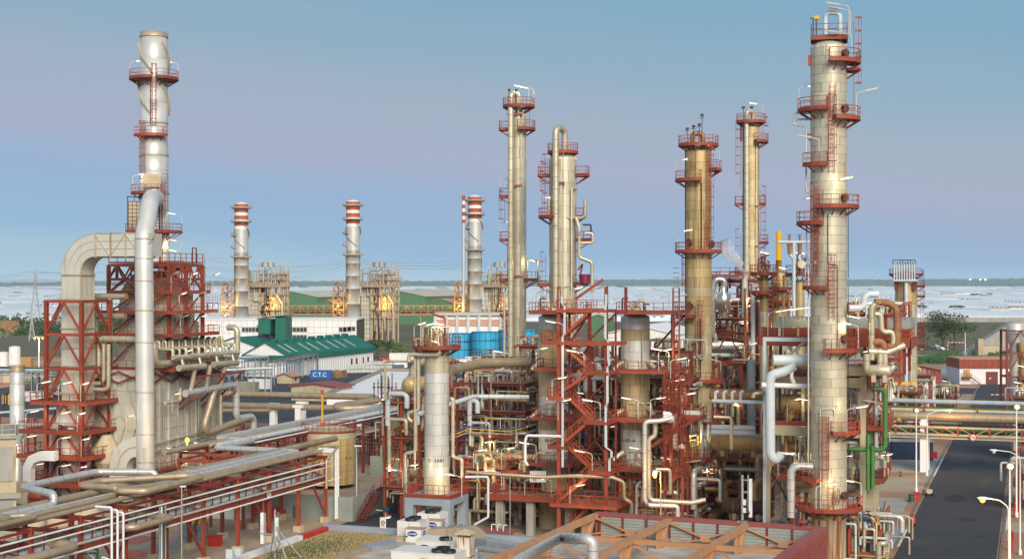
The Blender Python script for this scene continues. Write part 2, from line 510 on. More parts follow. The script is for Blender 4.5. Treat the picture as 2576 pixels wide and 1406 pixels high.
def platform(t,r0,z,a0,a1,w=1.15,mat='red',rail=True,lamps=(),fasc=0.28,name='platform',bracket=True):
 """annular platform on a round vessel, angles in degrees in the camera convention"""
 m=MB()
 n=max(2,int(abs(a1-a0)/15))
 r1=r0+w
 full=abs(a1-a0)>355
 aa=[a0+(a1-a0)*i/n for i in range(n+1)]
 for b0,b1 in zip(aa,aa[1:]):
  p=[ap(b0,r0+.02,z),ap(b1,r0+.02,z),ap(b1,r1,z),ap(b0,r1,z)]
  dn=Vector((0,0,-.08))
  vs=[tuple(q)for q in p]+[tuple(q+dn)for q in p]
  m.add(vs,[(0,3,2,1),(4,5,6,7),(0,1,5,4),(3,7,6,2)])
  m.beam(ap(b0,r1+.03,z-fasc/2+.04),ap(b1,r1+.03,z-fasc/2+.04),.06,fasc)
 if not full:
  for b in(a0,a1):
   m.beam(ap(b,r0+.02,z-fasc/2+.03),ap(b,r1,z-fasc/2+.03),.06,fasc)
 if bracket:
  k=max(2,int(abs(a1-a0)/32)+1)
  for i in range(k):
   b=a0+(a1-a0)*(i+.5)/k
   m.beam(ap(b,r1*.98,z-.2),ap(b,r0,z-.2-w*.6),.08,.12)
 pl=m.build(name,mat,t)
 if rail:
  q=MB()
  pts=[ap(b,r1,z)for b in aa]
  if not full:
   pts=[ap(a0,r0+.05,z)]+pts+[ap(a1,r0+.05,z)]
  q.rail(pts,step=1.25)
  q.build('railing',mat,pl)
 for(b,d,lit)in lamps:
  lamp(t,ap(b,r1-.05,z),d,lit=lit)
 return pl
PANELS={}
def cladding(t,r,z0,z1,rowh,npan,mats,gap=0.027,seed=0):
 """rows of separate curved cladding sheets round an inner dark shell; mats: function(row fraction) -> material name"""
 core=MB().lathe([(r-.035,z0),(r-.035,z1)],32).build('shell','joint',t)
 rows=max(1,round((z1-z0)/rowh))
 h=(z1-z0)/rows
 rng=random.Random(seed)
 seg=max(3,int(30/npan))
 for i in range(rows):
  mname=mats((i+.5)/rows)if callable(mats)else mats
  key=(round(r,3),round(h,3),npan,mname)
  if key not in PANELS:
   m=MB()
   half=pi/npan-gap/2/r
   vo,fo=[],[]
   for k in range(seg+1):
    a=-half+2*half*k/seg
    for rr,zz in((r,gap/2),(r,h-gap/2)):
     vo.append((rr*cos(a),rr*sin(a),zz))
   for k in range(seg):
    fo.append((2*k,2*k+2,2*k+3,2*k+1))
   m.add(vo,fo,True)
   v2,f2=[],[]
   for zz in(gap/2,h-gap/2):
    o=len(v2)
    for k in range(seg+1):
     a=-half+2*half*k/seg
     v2.append((r*cos(a),r*sin(a),zz));v2.append(((r-.034)*cos(a),(r-.034)*sin(a),zz))
    for k in range(seg):
     q=(o+2*k,o+2*k+1,o+2*k+3,o+2*k+2)
     f2.append(q if zz<h/2 else q[::-1])
   m.add(v2,f2)
   me=bpy.data.meshes.new('cladding_panel')
   me.from_pydata(m.v,[],m.f);me.polygons.foreach_set('use_smooth',m.s)
   me.materials.append(MATS[mname]);me.update()
   PANELS[key]=me
  me=PANELS[key]
  off=rng.random()*0.25+(pi/npan if i%2 else 0)
  for k in range(npan):
   link('cladding_panel',me,core,None,(0,0,z0+i*h),off+2*pi*k/npan)
 return core
def dome(t,r,z,hgt,mat,gores=28,name='dome_head'):
 m=MB()
 prof=[(r*cos(a),z+hgt*sin(a))for a in[radians(x)for x in(0,12,25,40,55,70,82)]]
 m.lathe(prof,gores)
 for k in range(gores//2):
  a=2*pi*k/(gores//2)
  for(r0,z0),(r1,z1)in zip(prof[:5],prof[1:6]):
   m.beam((r0*cos(a)*1.004,r0*sin(a)*1.004,z0+.01),(r1*cos(a)*1.004,r1*sin(a)*1.004,z1+.012),.05,.03)
 return m.build(name,mat,t)
def tower(name,label,cat,u,Y,dia_p,vt,vb,mats,rowh=1.0,npan=6,domeh=0.55,group=None,seed=1,dmat=None):
 X=(u-1288)/F*Y
 t=thing(name,label,cat,(X,Y,0),-atan2(X,Y),group)
 r=dia_p/2/F*Y
 zt,zb=ZV(vt,Y),ZV(vb,Y)
 cladding(t,r,zb,zt,rowh,npan,mats,seed=seed)
 if domeh:
  dome(t,r,zt,r*domeh,dmat or(mats if isinstance(mats,str)else mats(1.0)))
 t['r']=r
 return t,r
def manhole(t,a,r,z,rad=0.42,mat='dark_brown'):
 d=ap(a,1)
 m=MB()
 m.lathe([(rad*.8,r-.05),(rad*.8,r+.28),(rad,r+.28),(rad,r+.42)],14,axis=(Vector((0,0,z)),d))
 return m.build('manhole',mat,t)
def pipe(label,pts,r,mat='pipe_cream',bands=1.9,n=10,bend=None,name='pipe',group=None,cat='pipe'):
 """a free-standing pipe run, top level"""
 p0=Vector(pts[0])
 m=MB().tube([Vector(p)-p0 for p in pts],r,n,bend,bands=bands)
 o=m.build(name,mat,None,None,p0)
 return tag(o,label,cat,group)
def ppipe(t,pts,r,mat='pipe_cream',bands=1.9,n=10,bend=None,name='pipe'):
 """a pipe that is a part of thing t, in its local coordinates"""
 return MB().tube(pts,r,n,bend,bands=bands).build(name,mat,t)
def valve(m,p,s=0.25):
 p=Vector(p)
 m.box(p,(s*1.6,s,s))
 m.beam(p,p+Vector((0,0,s*2.6)),s*.3)
 m.lathe([(s*.9,-.03),(s*.9,.03)],8,axis=(p+Vector((0,0,s*2.6)),(0,0,1)))
# == ground, roads, far land
AX=Vector((sin(-TH),cos(TH),0));BX=Vector((cos(TH),sin(TH),0))
def sheet(name,poly,z,mat):
 return struct(MB().add([(p[0],p[1],z)for p in poly],[tuple(range(len(poly)))]).build(name,mat))
def strip(name,o,x0,x1,y0,y1,z,mat):
 o=Vector((o[0],o[1],0))
 return sheet(name,[o+BX*x+AX*y for x,y in((x0,y0),(x1,y0),(x1,y1),(x0,y1))],z,mat)
m=MB().add([(-8900,-50,0),(8900,-50,0),(8900,8550,0),(-8900,8550,0)],[(0,1,2,3)])
struct(m.build('ground','soil'))
RO=G(2246,1406)
strip('road',RO,0,10.5,-80,290,.004,'asphalt')
for x0,x1 in((-.55,-.25),(10.75,11.05)):
 o=Vector((RO.x,RO.y,0));k=MB()
 a=o+BX*x0+AX*-80
 for i in range(37):
  p,q=a+AX*(i*10),a+AX*(i*10+9.9)
  k.beam(p+BX*.15+Vector((0,0,.06)),q+BX*.15+Vector((0,0,.06)),.3,.12)
 struct(k.build('kerb','kerb'))
strip('gutter',RO,-1.6,-.56,2,22,.012,'grey_blue');strip('gutter',RO,-1.6,-.56,70,95,.012,'grey_blue')
for(y0,y1)in((8,20),(71,94)):
 strip('painted_line',RO,-.24,.02,y0,y1,.016,'road_white')
strip('painted_line',RO,11.1,11.35,24,60,.016,'road_white')
strip('pavement',RO,-14,-1.7,32,46,.007,'concrete')
strip('pavement',RO,-16,-1.7,74,92,.005,'pale_gravel')
for i,(x,y,w,l)in enumerate(((2.0,12,1.6,5),(6.5,30,2.2,3),(4,48,3.0,9),(7.6,66,1.4,12),(1.2,80,2.4,4),(5,5,.9,1.1),(3.2,22,.8,.8),(8.4,18,1.2,2.4),(5.6,92,3,6),(2.6,58,1.0,1.2))):
 o_=Vector((RO.x,RO.y,0))+BX*x+AX*y;q_=random.Random(i)
 sheet('road_patch',[o_+BX*(w/2*cos(a)*q_.uniform(.75,1.1))+AX*(l/2*sin(a)*q_.uniform(.75,1.1))for a in[k*pi/7 for k in range(14)]],.009+i*.0003,'asphalt_patch' if i%3 else 'asphalt_worn')
RC=Vector((70,418,0))
sheet('road',[(30,404),(260,360),(260,345+30),(30,432)],.008,'asphalt')
LO=G(798,1339)
strip('road',LO,0,7.5,-90,150,.004,'asphalt')
strip('pavement',LO,-60,-1,-95,12,.006,'dirty_slab')
strip('gravel_bed',LO,-1.2-6,-1.2,8,26,.008,'pale_gravel')
strip('gravel_bed',LO,-16,-9,-30,-9,.012,'pale_gravel')
strip('painted_patch',LO,-14.5,-10.5,-22,-17,.016,'red_paint')
strip('painted_patch',LO,-20.5,-15.5,-14,-9,.016,'maroon_clad')
strip('pavement',(0,200),-30,34,-55,60,.002,'dirty_slab')
sheet('yard',[(-150,330),(-20,300),(10,520),(-130,560)],.02,'asphalt')
sheet('scrubland',[(-700,620),(900,480),(1300,1065),(-1300,1065)],.03,'scrub')
sheet('dirt_track',[(100,560),(400,520),(420,560),(90,600)],.06,'pale_gravel')
sheet('field',[(-6000,1065),(6000,1065),(8800,8540),(-8800,8540)],.06,'field')
rg=random.Random(5)
m=MB()
Y=1085.0
while Y<6800:
 D=70+Y*.022
 X=-Y*.42-rg.random()*60
 while X<Y*.42:
  n=rg.randint(8,20)
  w=5.0+Y*.0008
  hgt=2.9+rg.random()*.9
  if rg.random()<.9 and not(Y<1500 and-560<X<-150 and rg.random()<.35):
   y0=Y+rg.random()*D*.08;y1=y0+D*(.86+.1*rg.random())
   if rg.random()<.16:
    for i in range(n):
     xa=X+i*w
     prof=[(xa+w*t,2.0+(hgt-1.4)*k)for t,k in((0,0),(.2,.7),(.5,1),(.8,.7),(1,0))]
     vs=[(px,yy,pz)for yy in(y0,y1)for px,pz in prof]+[(xa,y0,0),(xa+w,y0,0)]
     m.add(vs,[(k,k+1,k+6,k+5)for k in range(4)]+[(10,11,4,3,2,1,0)])
   else:
    ns=max(3,int((y1-y0)/(7+Y*.003)));dy=(y1-y0)/ns;sk=rg.uniform(-.10,.02)
    for i in range(ns):
     prof=[(y0+dy*(i+t),2.0+(hgt-1.6)*k)for t,k in((0,0),(.2,.7),(.5,1),(.8,.7),(1,0))]
     vs=[(xx,py+(xx-X)*sk,pz)for xx in(X,X+n*w)for py,pz in prof]+([(X,y0,0),(X+n*w,y0+n*w*sk,0)]if i==0 else[])
     m.add(vs,[(k+5,k+6,k+1,k)for k in range(4)]+([(10,11,5,0)]if i==0 else[]))
  X+=n*w+2+(rg.random()**3)*22
 Y+=D*1.05
stuff(m.build('greenhouse_tunnels','plastic_film'))
m=MB()
for k in range(7):
 Y=6950+k*170
 X=-3100.0
 while X<3100:
  w=13+rg.random()*16
  base=-2+k*(2.2+1.6*(X/3000+1))*1.1+2.0*sin(X/410.0+k)*(k/6)
  hh=7+rg.random()*6
  vs=[(X-w,Y,base-6),(X-w*.8,Y-5,base+hh*.6),(X,Y-6,base+hh),(X+w*.8,Y-5,base+hh*.62),(X+w,Y,base-6),(X,Y-14,base-6)]
  m.add(vs,[(0,5,2,1),(5,4,3,2)])
  X+=w*(.8+rg.random()*.5)
stuff(m.build('forest','forest_green'))
TREE_ME={}
def crown_mesh(seed,n,lobes,leaf,mat,flat=1.0):
 key=(seed,n,lobes,leaf,mat,flat)
 if key in TREE_ME:return TREE_ME[key]
 q=random.Random(seed)
 L=[(q.uniform(-.6,.6),q.uniform(-.6,.6),q.uniform(-.35,.5)*flat,q.uniform(.3,.55))for _ in range(lobes)]
 vs,fs=[],[]
 for i in range(n):
  c=L[i%lobes]
  d=Vector((q.gauss(0,1),q.gauss(0,1),q.gauss(0,1))).normalized()*(c[3]*(q.random()**.35))
  p=Vector((c[0]+d.x,c[1]+d.y,c[2]+d.z*.75*flat))
  a=Vector((q.gauss(0,1),q.gauss(0,1),q.gauss(0,1))).normalized()*leaf*q.uniform(.6,1.3)
  b=a.orthogonal().normalized()*leaf*q.uniform(.5,1.0)
  o=len(vs)
  vs+=[tuple(p-a),tuple(p+b),tuple(p+a),tuple(p-b*.7)]
  fs.append((o,o+1,o+2,o+3))
 me=bpy.data.meshes.new('crown')
 me.from_pydata(vs,[],fs);me.materials.append(MATS[mat]);me.update()
 TREE_ME[key]=me
 return me
def tree(label,p,h,w,mat='leaf_dark',n=700,seed=1,group=None,kind='tree',trunk=.35,flat=1.0,lobes=9,leaf=.075):
 t=thing('tree' if kind=='tree' else kind,label,kind.replace('_',' '),p,seed*1.3,group)
 m=MB();tr=max(.08,h*.022)
 zc=h*(trunk+(1-trunk)*.45)
 m.tube([(0,0,-.1),(.02*h,0,h*trunk*.6),(0,.02*h,zc)],tr,6,r2=tr*.5)
 for k in range(4):
  a=k*1.57+seed
  m.tube([(0,0,h*trunk*.8),(cos(a)*w*.3,sin(a)*w*.3,zc+h*.08)],tr*.5,5,r2=tr*.2)
 m.build('trunk','bark',t)
 o=link('crown',crown_mesh(seed%5,n,lobes,leaf,mat,flat),t)
 o.location=(0,0,zc);o.scale=(w*.5,w*.5,h*(1-trunk)*.5)
 return t
for(u,v,h,w,mt)in((40,741,7,26,'leaf_dark'),(120,752,6,30,'leaf_dark'),(340,746,9,24,'leaf_dark'),(190,726,10,40,'leaf_dark'),(520,722,12,30,'leaf_dark'),(1560,727,14,40,'leaf_dark'),(2190,733,9,22,'leaf_mid'),(2300,748,8,18,'leaf_dark'),(2320,783,8,14,'leaf_dark'),(2454,748,9,22,'leaf_dark'),(2473,750,7,14,'leaf_dark'),(2490,745,8,16,'leaf_mid'),(2545,724,11,40,'leaf_dark'),(2420,722,10,44,'leaf_dark'),(1060,735,10,60,'leaf_dark'),(1110,728,10,60,'leaf_dark'),(760,726,11,55,'leaf_dark'),(965,731,9,50,'leaf_mid')):
 p=G(u,v)
 tree(('low wide' if w>30 else 'small')+(' dark' if mt=='leaf_dark' else ' pale green')+' tree in the white plastic fields '+whereabouts(u),p,h,w,mt,130,int(u)%5,'trees in the plastic tunnel fields',trunk=.15,leaf=.16)
pn=G(2402,790)
tree('dark umbrella pine with wide flat crown in white fields right of lone column',pn,10,11.5,'leaf_dark',420,2,trunk=.42,flat=.6,leaf=.11)
p2=pn+Vector((6.5,3,0))
tree('second smaller flat crowned pine touching the umbrella pine in the white fields',p2,9.5,9,'leaf_dark',420,3,trunk=.42,flat=.6,leaf=.11)
for i,(u,v,w,h,d)in enumerate(((60,744,60,6,14),(150,741,95,5,14),(24,729,40,6,10),(280,738,30,5,10),(360,748,70,6,14),(1010,727,70,7,12),(1130,731,60,6,12),(700,725,90,7,12),(560,730,60,6,12),(2340,727,60,5,12),(2430,727,90,5,12),(2385,746,26,6,10),(2410,744,22,7,10),(2445,744,36,6,10),(2520,721,60,8,20),(2515,790,16,6,9),(2548,789,22,5,9),(2560,782,18,5,9),(2210,722,60,5,12),(1620,729,50,6,12))):
 p=G(u,v)
 t=thing('farm_building',('long' if w>50 else 'small')+' whitewashed farm building with '+('cream','white','pinkish')[i%3]+' roof '+whereabouts(u),'farm building',p,(-.3,0,.2)[i%3],'farm buildings in the plastic fields')
 MB().bx(-w/2,-d/2,-.2,w/2,d/2,h*.72).build('wall','white_wall',t)
 m=MB();m.add([(-w/2-.4,-d/2-.4,h*.72),(w/2+.4,-d/2-.4,h*.72),(w/2+.4,d/2+.4,h*.72),(-w/2-.4,d/2+.4,h*.72),(-w/2-.4,0,h),(w/2+.4,0,h)],[(0,1,5,4),(2,3,4,5),(1,2,5),(3,0,4),(3,2,1,0)])
 m.build('roof',('cream_roof','white_wall','pink_roof')[i%3],t)
for i,(u,v)in enumerate(((2441,704),(2466,704.5),(2479,705))):
 m=MB().lathe([(.4,0),(.3,40)],6);t=thing('light_mast','tall far mast with a glowing lamp above the wood','mast',P(u,v,6900)*1.0-Vector((0,0,40)),0,'lit masts above the far wood')
 m.build('mast','grey_steel',t);MB().lathe([(.1,40),(3.2,42),(3.2,44),(.1,46)],8).build('lamp_head','far_light',t)
m=MB();q=random.Random(3)
def bush(m,c,w,h,n,leaf):
 for _ in range(n):
  d=Vector((q.gauss(0,1),q.gauss(0,1),abs(q.gauss(0,1)))).normalized()*(q.random()**.4)
  p=Vector((c.x+d.x*w,c.y+d.y*w,c.z+d.z*h))
  a=Vector((q.gauss(0,1),q.gauss(0,1),q.gauss(0,1))).normalized()*leaf*q.uniform(.6,1.4);b=a.orthogonal().normalized()*leaf*.8
  m.add([tuple(p-a),tuple(p+b),tuple(p+a),tuple(p-b)],[(0,1,2,3)])
for i in range(95):
 u,v=q.uniform(-20,345),q.uniform(797,845)
 bush(m,G(u,v),q.uniform(4,9),q.uniform(3,6.5),60,.9)
stuff(m.build('scrub_bushes','leaf_dark'))
m=MB()
for i in range(46):
 u,v=(q.uniform(-20,330),q.uniform(800,850))if i<26 else(q.uniform(45,130),q.uniform(955,985))
 bush(m,G(u,v),q.uniform(2,5)if i<26 else 2.2,q.uniform(2,4)if i<26 else 2.6,50 if i<26 else 90,.6 if i<26 else .3)
stuff(m.build('grey_bushes','leaf_pale'))
m=MB()
for i in range(70):
 u,v=q.uniform(2140,2576),q.uniform(812,872)
 bush(m,G(u,v),q.uniform(3,7),q.uniform(1,2.6),40,.6)
for i in range(40):
 u,v=q.uniform(930,1010),q.uniform(868,885)
 bush(m,G(u,v),q.uniform(2,4),q.uniform(1.5,3),40,.5)
stuff(m.build('undergrowth','leaf_mid'))
# == the tall column on the right
Y1=146.0
t1,r1=tower('distillation_column','tallest cream clad column at right with hooped vent pipe on top','column',2084.5,Y1,90,124,1284,lambda f:'clad_cream',rowh=0.88,npan=6,domeh=.52,seed=3)
z=lambda v:ZV(v,Y1)
m=MB().lathe([(r1*.97,0),(r1*.97,z(1303)),(r1*1.05,z(1301)),(r1*1.05,z(1290)),(r1*.96,z(1286))],36)
pm('skirt_stained',(0.55,0.49,0.36),(0.48,0.40,0.26),nscale=.5,rough=.7,var=0,c3=(0.27,0.10,0.03),s3=(3.2,3.2,.10),t3=(.44,.60))
m.build('skirt','skirt_stained',t1)
m=MB();zz=z(98)
m.box((0.05,0,zz),(3.5,3.0,.08));
for(a,b)in(((-1.7,-1.5),(1.8,-1.5)),((1.8,-1.5),(1.8,1.5)),((1.8,1.5),(-1.7,1.5)),((-1.7,1.5),(-1.7,-1.5))):
 m.beam((*a,zz-.12),(*b,zz-.12),.12,.36)
for x in(-.9,.9):
 for y in(-.8,.8):m.beam((x,y,zz-.2),(x,y,z(124)-.1),.14)
pl=m.build('platform','red',t1)
MB().rail([(-1.7,-1.5,zz),(1.8,-1.5,zz),(1.8,1.5,zz),(-1.7,1.5,zz)],closed=True,h=1.25).build('railing','red',pl)
ppipe(t1,[(-.32,0,zz-.3),(-.32,0,z(32)),(1.12,0,z(32)-.1),(1.12,0,z(122))],.24,'pale_blue',bend=.5)
for p in((-1.5,-1.4),(-1.2,-1.4)):
 ppipe(t1,[(*p,zz),(*p,zz+1.7),(p[0]-.25,p[1],zz+1.9)],.06,'dark',bands=0)
m=MB();m.box((-1.15,-1.4,zz+1.9),(.5,.35,.3));m.build('camera_housing','yellow',t1)
lamp(t1,(1.95,-1.3,zz),-90,h=2.9,arm=.9,lit=None);lamp(t1,(2.1,-.5,zz),-90,h=2.6,arm=.9,lit=None)
lamp(t1,(2.2,-1.9,z(158)),-90,h=2.4,arm=1.2,lit=None)
m=MB();m.ladder((2.45,-.2,z(280)),z(62),0,True,z_cage=z(212));m.build('caged_ladder','red',t1)
platform(t1,r1,z(158),2,118,1.3)
platform(t1,r1,z(176),70,120,1.25,rail=False)
platform(t1,r1,z(277),-115,-4,1.25,lamps=[(-100,90,'tube_white')])
platform(t1,r1,z(300),14,112,1.3,lamps=[(62,90,None)])
platform(t1,r1,z(415),-66,-3,.95,lamps=[(-20,-90,None)])
platform(t1,r1,z(520),-28,102,1.15,lamps=[(5,90,'tube_white')])
platform(t1,r1,z(561),-112,-16,1.35,lamps=[(-95,90,'tube_white')])
platform(t1,r1,z(723),-68,-3,.9,lamps=[(-60,90,'tube_white')])
platform(t1,r1,z(878),-10,112,1.2,lamps=[(78,-60,'tube_white')])
platform(t1,r1,z(1082),8,118,1.3,lamps=[(35,90,'tube_white')])
platform(t1,r1,z(1200),-115,-24,1.25)
platform(t1,r1,z(1273),-118,118,1.5,lamps=[(-22,90,'tube_white'),(100,-60,'tube_white')])
for(a,v)in((52,140),(52,277),(50,499),(50,849),(50,1240)):
 manhole(t1,a,r1,z(v))
for(u,v0,v1,cg)in((2094,300,215,False),(2091,440,240,True),(2058,690,470,True),(2091,803,660,True),(2056,700,520,False),(2078,1204,1046,True),(2090,1273,1200,False)):
 x=(u-2084.5)/F*Y1
 a=math.asin(max(-.98,min(.98,x/r1)))
 q=ap(math.degrees(a),r1+.22)
 m=MB();m.ladder((q.x,q.y,z(v0)),z(v1),a-pi/2,cg,z_cage=z(v0)+1.2);m.build('ladder','red',t1)
yl=-.15
ppipe(t1,[(-r1-.05,yl,z(300)),(-r1-1.62,yl,z(300)),(-r1-1.62,yl,z(313)),(-r1-.42,yl,z(318)),(-r1-.42,yl,z(483)),(-r1+.1,yl,z(483))],.10,'pipe_silver',bands=0,bend=.35)
ppipe(t1,[(-r1-1.62,yl,z(313)),(-r1-1.62,yl,z(283)),(-r1-.1,yl,z(283))],.10,'pipe_silver',bands=0,bend=.3)
m=MB()
m.beam((-r1,yl,z(338)),(-r1-.5,yl,z(338)),.14);m.beam((-r1,yl,z(355)),(-r1-.5,yl,z(338)),.14)
m.box((-r1-.05,-.3,z(152)),(.35,.5,1.0));m.build('pipe_bracket','red',t1)
ppipe(t1,[(-r1-.38,yl,z(560)),(-r1-.38,yl,z(640)),(-r1-.18,yl-.6,z(660)),(-r1-.18,yl-.6,z(1180))],.08,'pipe_silver',bands=0)
q=ap(-2,r1+.09)
ppipe(t1,[(q.x,q.y,z(540)),(q.x,q.y,z(664)),(q.x+.95,q.y+.02,z(668)),(q.x+.95,q.y+.05,z(872))],.045,'dark',bands=0,n=6,bend=.15)
q=ap(-22,r1+.1)
ppipe(t1,[(q.x-.1,q.y,z(1273)),(q.x-.1,q.y,z(1026)),(q.x+1.25,q.y-.1,z(1024)),(q.x+1.25,q.y-.1,z(1040))],.07,'pipe_silver',bands=0,bend=.2)
for a,v0,v1 in((96,878,1330),(92,720,1200),(88,520,700)):
 q=ap(a,r1+.12)
 ppipe(t1,[(q.x,q.y,z(v1)),(q.x,q.y,z(v0))],.045,'dark',bands=0,n=6)
ppipe(t1,[(-r1+.3,-.9,z(1172)),(-3.65,-.9,z(1172)),(-3.65,-.9,z(1300))],.38,'pipe_silver',bands=1.0,bend=.75,n=16)
ppipe(t1,[(-3.4,-.9,z(1300)),(-3.4,-.9,1.0)],.24,'maroon',bands=0)
m=MB()
for i in range(9):
 m.tube([ap(10+i*3,r1+.25,z(1262-(i%3)*6)),ap(10+i*3,r1+.25,z(1236+(i*7)%11-18*(i%2)))],.03,5)
m.build('instrument_tubing','dark',t1)
# == brown column right of the centre
Y2=185.0
t2,r2=tower('distillation_column','broad rust streaked tan column with crown of instruments left of tall cream one','column',1757,Y2,66,386,1250,lambda f:'clad_tan' if f>.74 or(f>.5 and(f*53)%1<.6)else('clad_gold' if(f*71)%1<.75 else 'clad_cream'),rowh=1.2,npan=5,domeh=.5,seed=5)
z=lambda v:ZV(v,Y2)
MB().cyl((0,0),r2*.98,0,z(1250),28).build('skirt','concrete_cream',t2)
platform(t2,r2*.72,z(365),-180,180,1.3)
ppipe(t2,[(-.75,-.9,z(376)),(-.75,-.9,z(338)),(.55,-.9,z(338)),(.55,-.9,z(376))],.34,'pipe_brown',bend=.5)
for i,x in enumerate((-1.4,-.6,.1,.45)):
 hh=(1.9,2.2,2.4,3.6)[i]
 m=MB();m.tube([(x,-1.5,z(365)),(x,-1.5,z(365)+hh)],.05,6)
 m.box((x,-1.5,z(365)+hh),(.42,.25,.3));m.beam((x-.4,-1.5,z(365)+hh-.3),(x+.3,-1.5,z(365)+hh-.3),.06)
 m.build('instrument_mast','dark',t2)
platform(t2,r2,z(427),50,128,1.25,lamps=[(110,-90,'tube_white')])
platform(t2,r2,z(453),-112,8,1.25,lamps=[(-80,75,'tube_cool')])
platform(t2,r2,z(632),-122,122,1.25,lamps=[(-70,75,'tube_cool')])
platform(t2,r2,z(794),-112,-12,1.2,lamps=[(-85,70,None)])
platform(t2,r2,z(955),-122,112,1.2,lamps=[(-62,90,'tube_white'),(85,-90,None)])
platform(t2,r2,z(1060),20,120,1.1)
for(a,v)in((-38,612),(-35,770),(-40,930),(60,615)):
 manhole(t2,a,r2,z(v),.5)
for(u,v0,v1,cg)in((1747,425,370,False),(1779,620,380,True),(1761,905,765,True),(1717,735,636,True),(1775,632,560,False),(1755,955,800,False)):
 x=(u-1757)/F*Y2
 if abs(x)>r2:q,a=Vector((x+.3,-.2,0)),-pi/2
 else:
  a=math.asin(x/r2);q=ap(math.degrees(a),r2+.22);a-=pi/2
 m=MB();m.ladder((q.x,q.y,z(v0)),z(v1),a,cg,z_cage=z(v0)+1.0);m.build('ladder','red',t2)
q=ap(12,r2+.1)
ppipe(t2,[(q.x,q.y,z(632)),(q.x,q.y,z(460))],.09,'dark',bands=0,n=6)
ppipe(t2,[(q.x-.1,q.y,z(955)),(q.x-.1,q.y,z(800))],.09,'dark',bands=0,n=6)
ppipe(t2,[(-r2+.05,-.35,z(1000)),(-r2+.05,-.35,z(380))],.10,'dark',bands=0,n=6)
# == slim column with double pipes
Y3=216.0
t3,r3=tower('distillation_column','slim yellowed column with rounded return pipe at its top and steam beside','column',1889,Y3,42,325,880,lambda f:'clad_tan' if f>.52 and(f*37)%1<.65 else 'clad_gold',rowh=1.25,npan=5,domeh=.55,seed=9)
z=lambda v:ZV(v,Y3)
MB().cyl((0,0),r3*.97,0,z(880),24).build('skirt','concrete_cream',t3)
platform(t3,r3*.6,z(307),-180,180,1.35,lamps=[(60,-90,'tube_cool')])
platform(t3,r3,z(357),20,118,1.3)
platform(t3,r3,z(513),-105,-70,1.1);platform(t3,r3,z(513),72,105,.9);platform(t3,r3,z(610),70,112,1.3)
platform(t3,r3,z(690),-115,-70,1.1,lamps=[(-80,90,None)])
ppipe(t3,[(-.62,-r3-.1,4),(-.62,-r3-.1,z(280)),(.35,-.3,z(284)),(.35,-.3,z(318))],.36,'clad_cream',bands=1.3,bend=.65,n=14)
ppipe(t3,[(.82,-r3*.8,4),(.82,-r3*.8,z(345)),(.5,-r3*.6,z(340))],.16,'clad_cream',bands=2.2)
m=MB()
for v in(520,620,740):m.beam((-.62,-r3-.1,z(v)),(.82,-r3*.8,z(v)),.08,.14);m.box((.82,-r3*.8,z(v)),(.5,.5,.14))
m.box((-1.45,-.3,z(335)),(.3,.6,2.4));m.build('pipe_clamp','maroon',t3)
for(x,y,v0,v1,a)in((1.75,-.3,352,300,0),(1.45,-.2,680,480,0),(-1.5,-.2,470,310,pi),(-1.5,-.2,720,590,pi)):
 m=MB();m.ladder((x,y,z(v0)),z(v1),a,True,z_cage=z(v0)+2);m.build('ladder','red',t3)
for x in(-1.1,.1):
 m=MB();m.tube([(x,-.6,z(307)),(x,-.6,z(272))],.05,6);m.box((x,-.6,z(272)),(.5,.3,.3));m.build('instrument_mast','dark',t3)
# == slim silver column, left of the reactors
Y4=205.0
t4,r4=tower('distillation_column','slim silver column with bent overhead pipe and lamps above its crown platform','column',1305,Y4,38,292,960,lambda f:'clad_cream',rowh=1.5,npan=4,domeh=.5,seed=12,dmat='clad_cream')
z=lambda v:ZV(v,Y4)
MB().cyl((0,0),r4,0,z(960),24).build('skirt','concrete_cream',t4)
platform(t4,r4*.9,z(268),-180,180,1.25,lamps=[(40,-90,'tube_cool'),(80,-95,'tube_white')])
platform(t4,r4,z(325),-118,-70,1.7);platform(t4,r4,z(325),-5,115,1.25)
platform(t4,r4,z(494),-115,-72,1.7,lamps=[(-105,90,None)])
platform(t4,r4,z(603),-112,-70,1.6,lamps=[(-100,70,'tube_white')])
platform(t4,r4,z(703),-112,-70,1.6,lamps=[(-85,90,None)]);platform(t4,r4,z(703),40,110,1.7,lamps=[(85,-30,'tube_white')])
platform(t4,r4,z(792),-112,-66,1.6);platform(t4,r4,z(915),-115,100,1.4)
ppipe(t4,[(-1.12,-r4-.25,6),(-1.12,-r4-.25,z(238)),(-.1,-.4,z(238)),(-.1,-.4,z(290))],.42,'pipe_cream',bands=1.5,bend=.75,n=14)
ppipe(t4,[(.3,-r4-.2,6),(.3,-r4-.2,z(300)),(.15,-.6,z(296))],.13,'pipe_cream',bands=2.5)
ppipe(t4,[(1.2,-.6,z(715)),(1.2,-.6,z(655)),(2.7,-.6,z(655)),(2.7,-.6,z(712))],.11,'pipe_cream',bands=0)
ppipe(t4,[(-2.0,-.9,5),(-2.0,-.9,z(738)),(-.9,-.9,z(738))],.2,'pipe_cream')
m=MB()
for v in(290,468,695,868):m.beam((-1.7,-r4-.25,z(v)),(.4,-r4-.25,z(v)),.16,.2);m.beam((.4,-r4-.3,z(v)),(.2,-r4+.1,z(v)-.9),.2)
m.beam((-1.1,-.6,z(855)),(-2.3,-.8,z(820)),.2);m.beam((-1.1,-.6,z(820)),(-2.3,-.8,z(820)),.2)
m.build('pipe_clamp','red',t4)
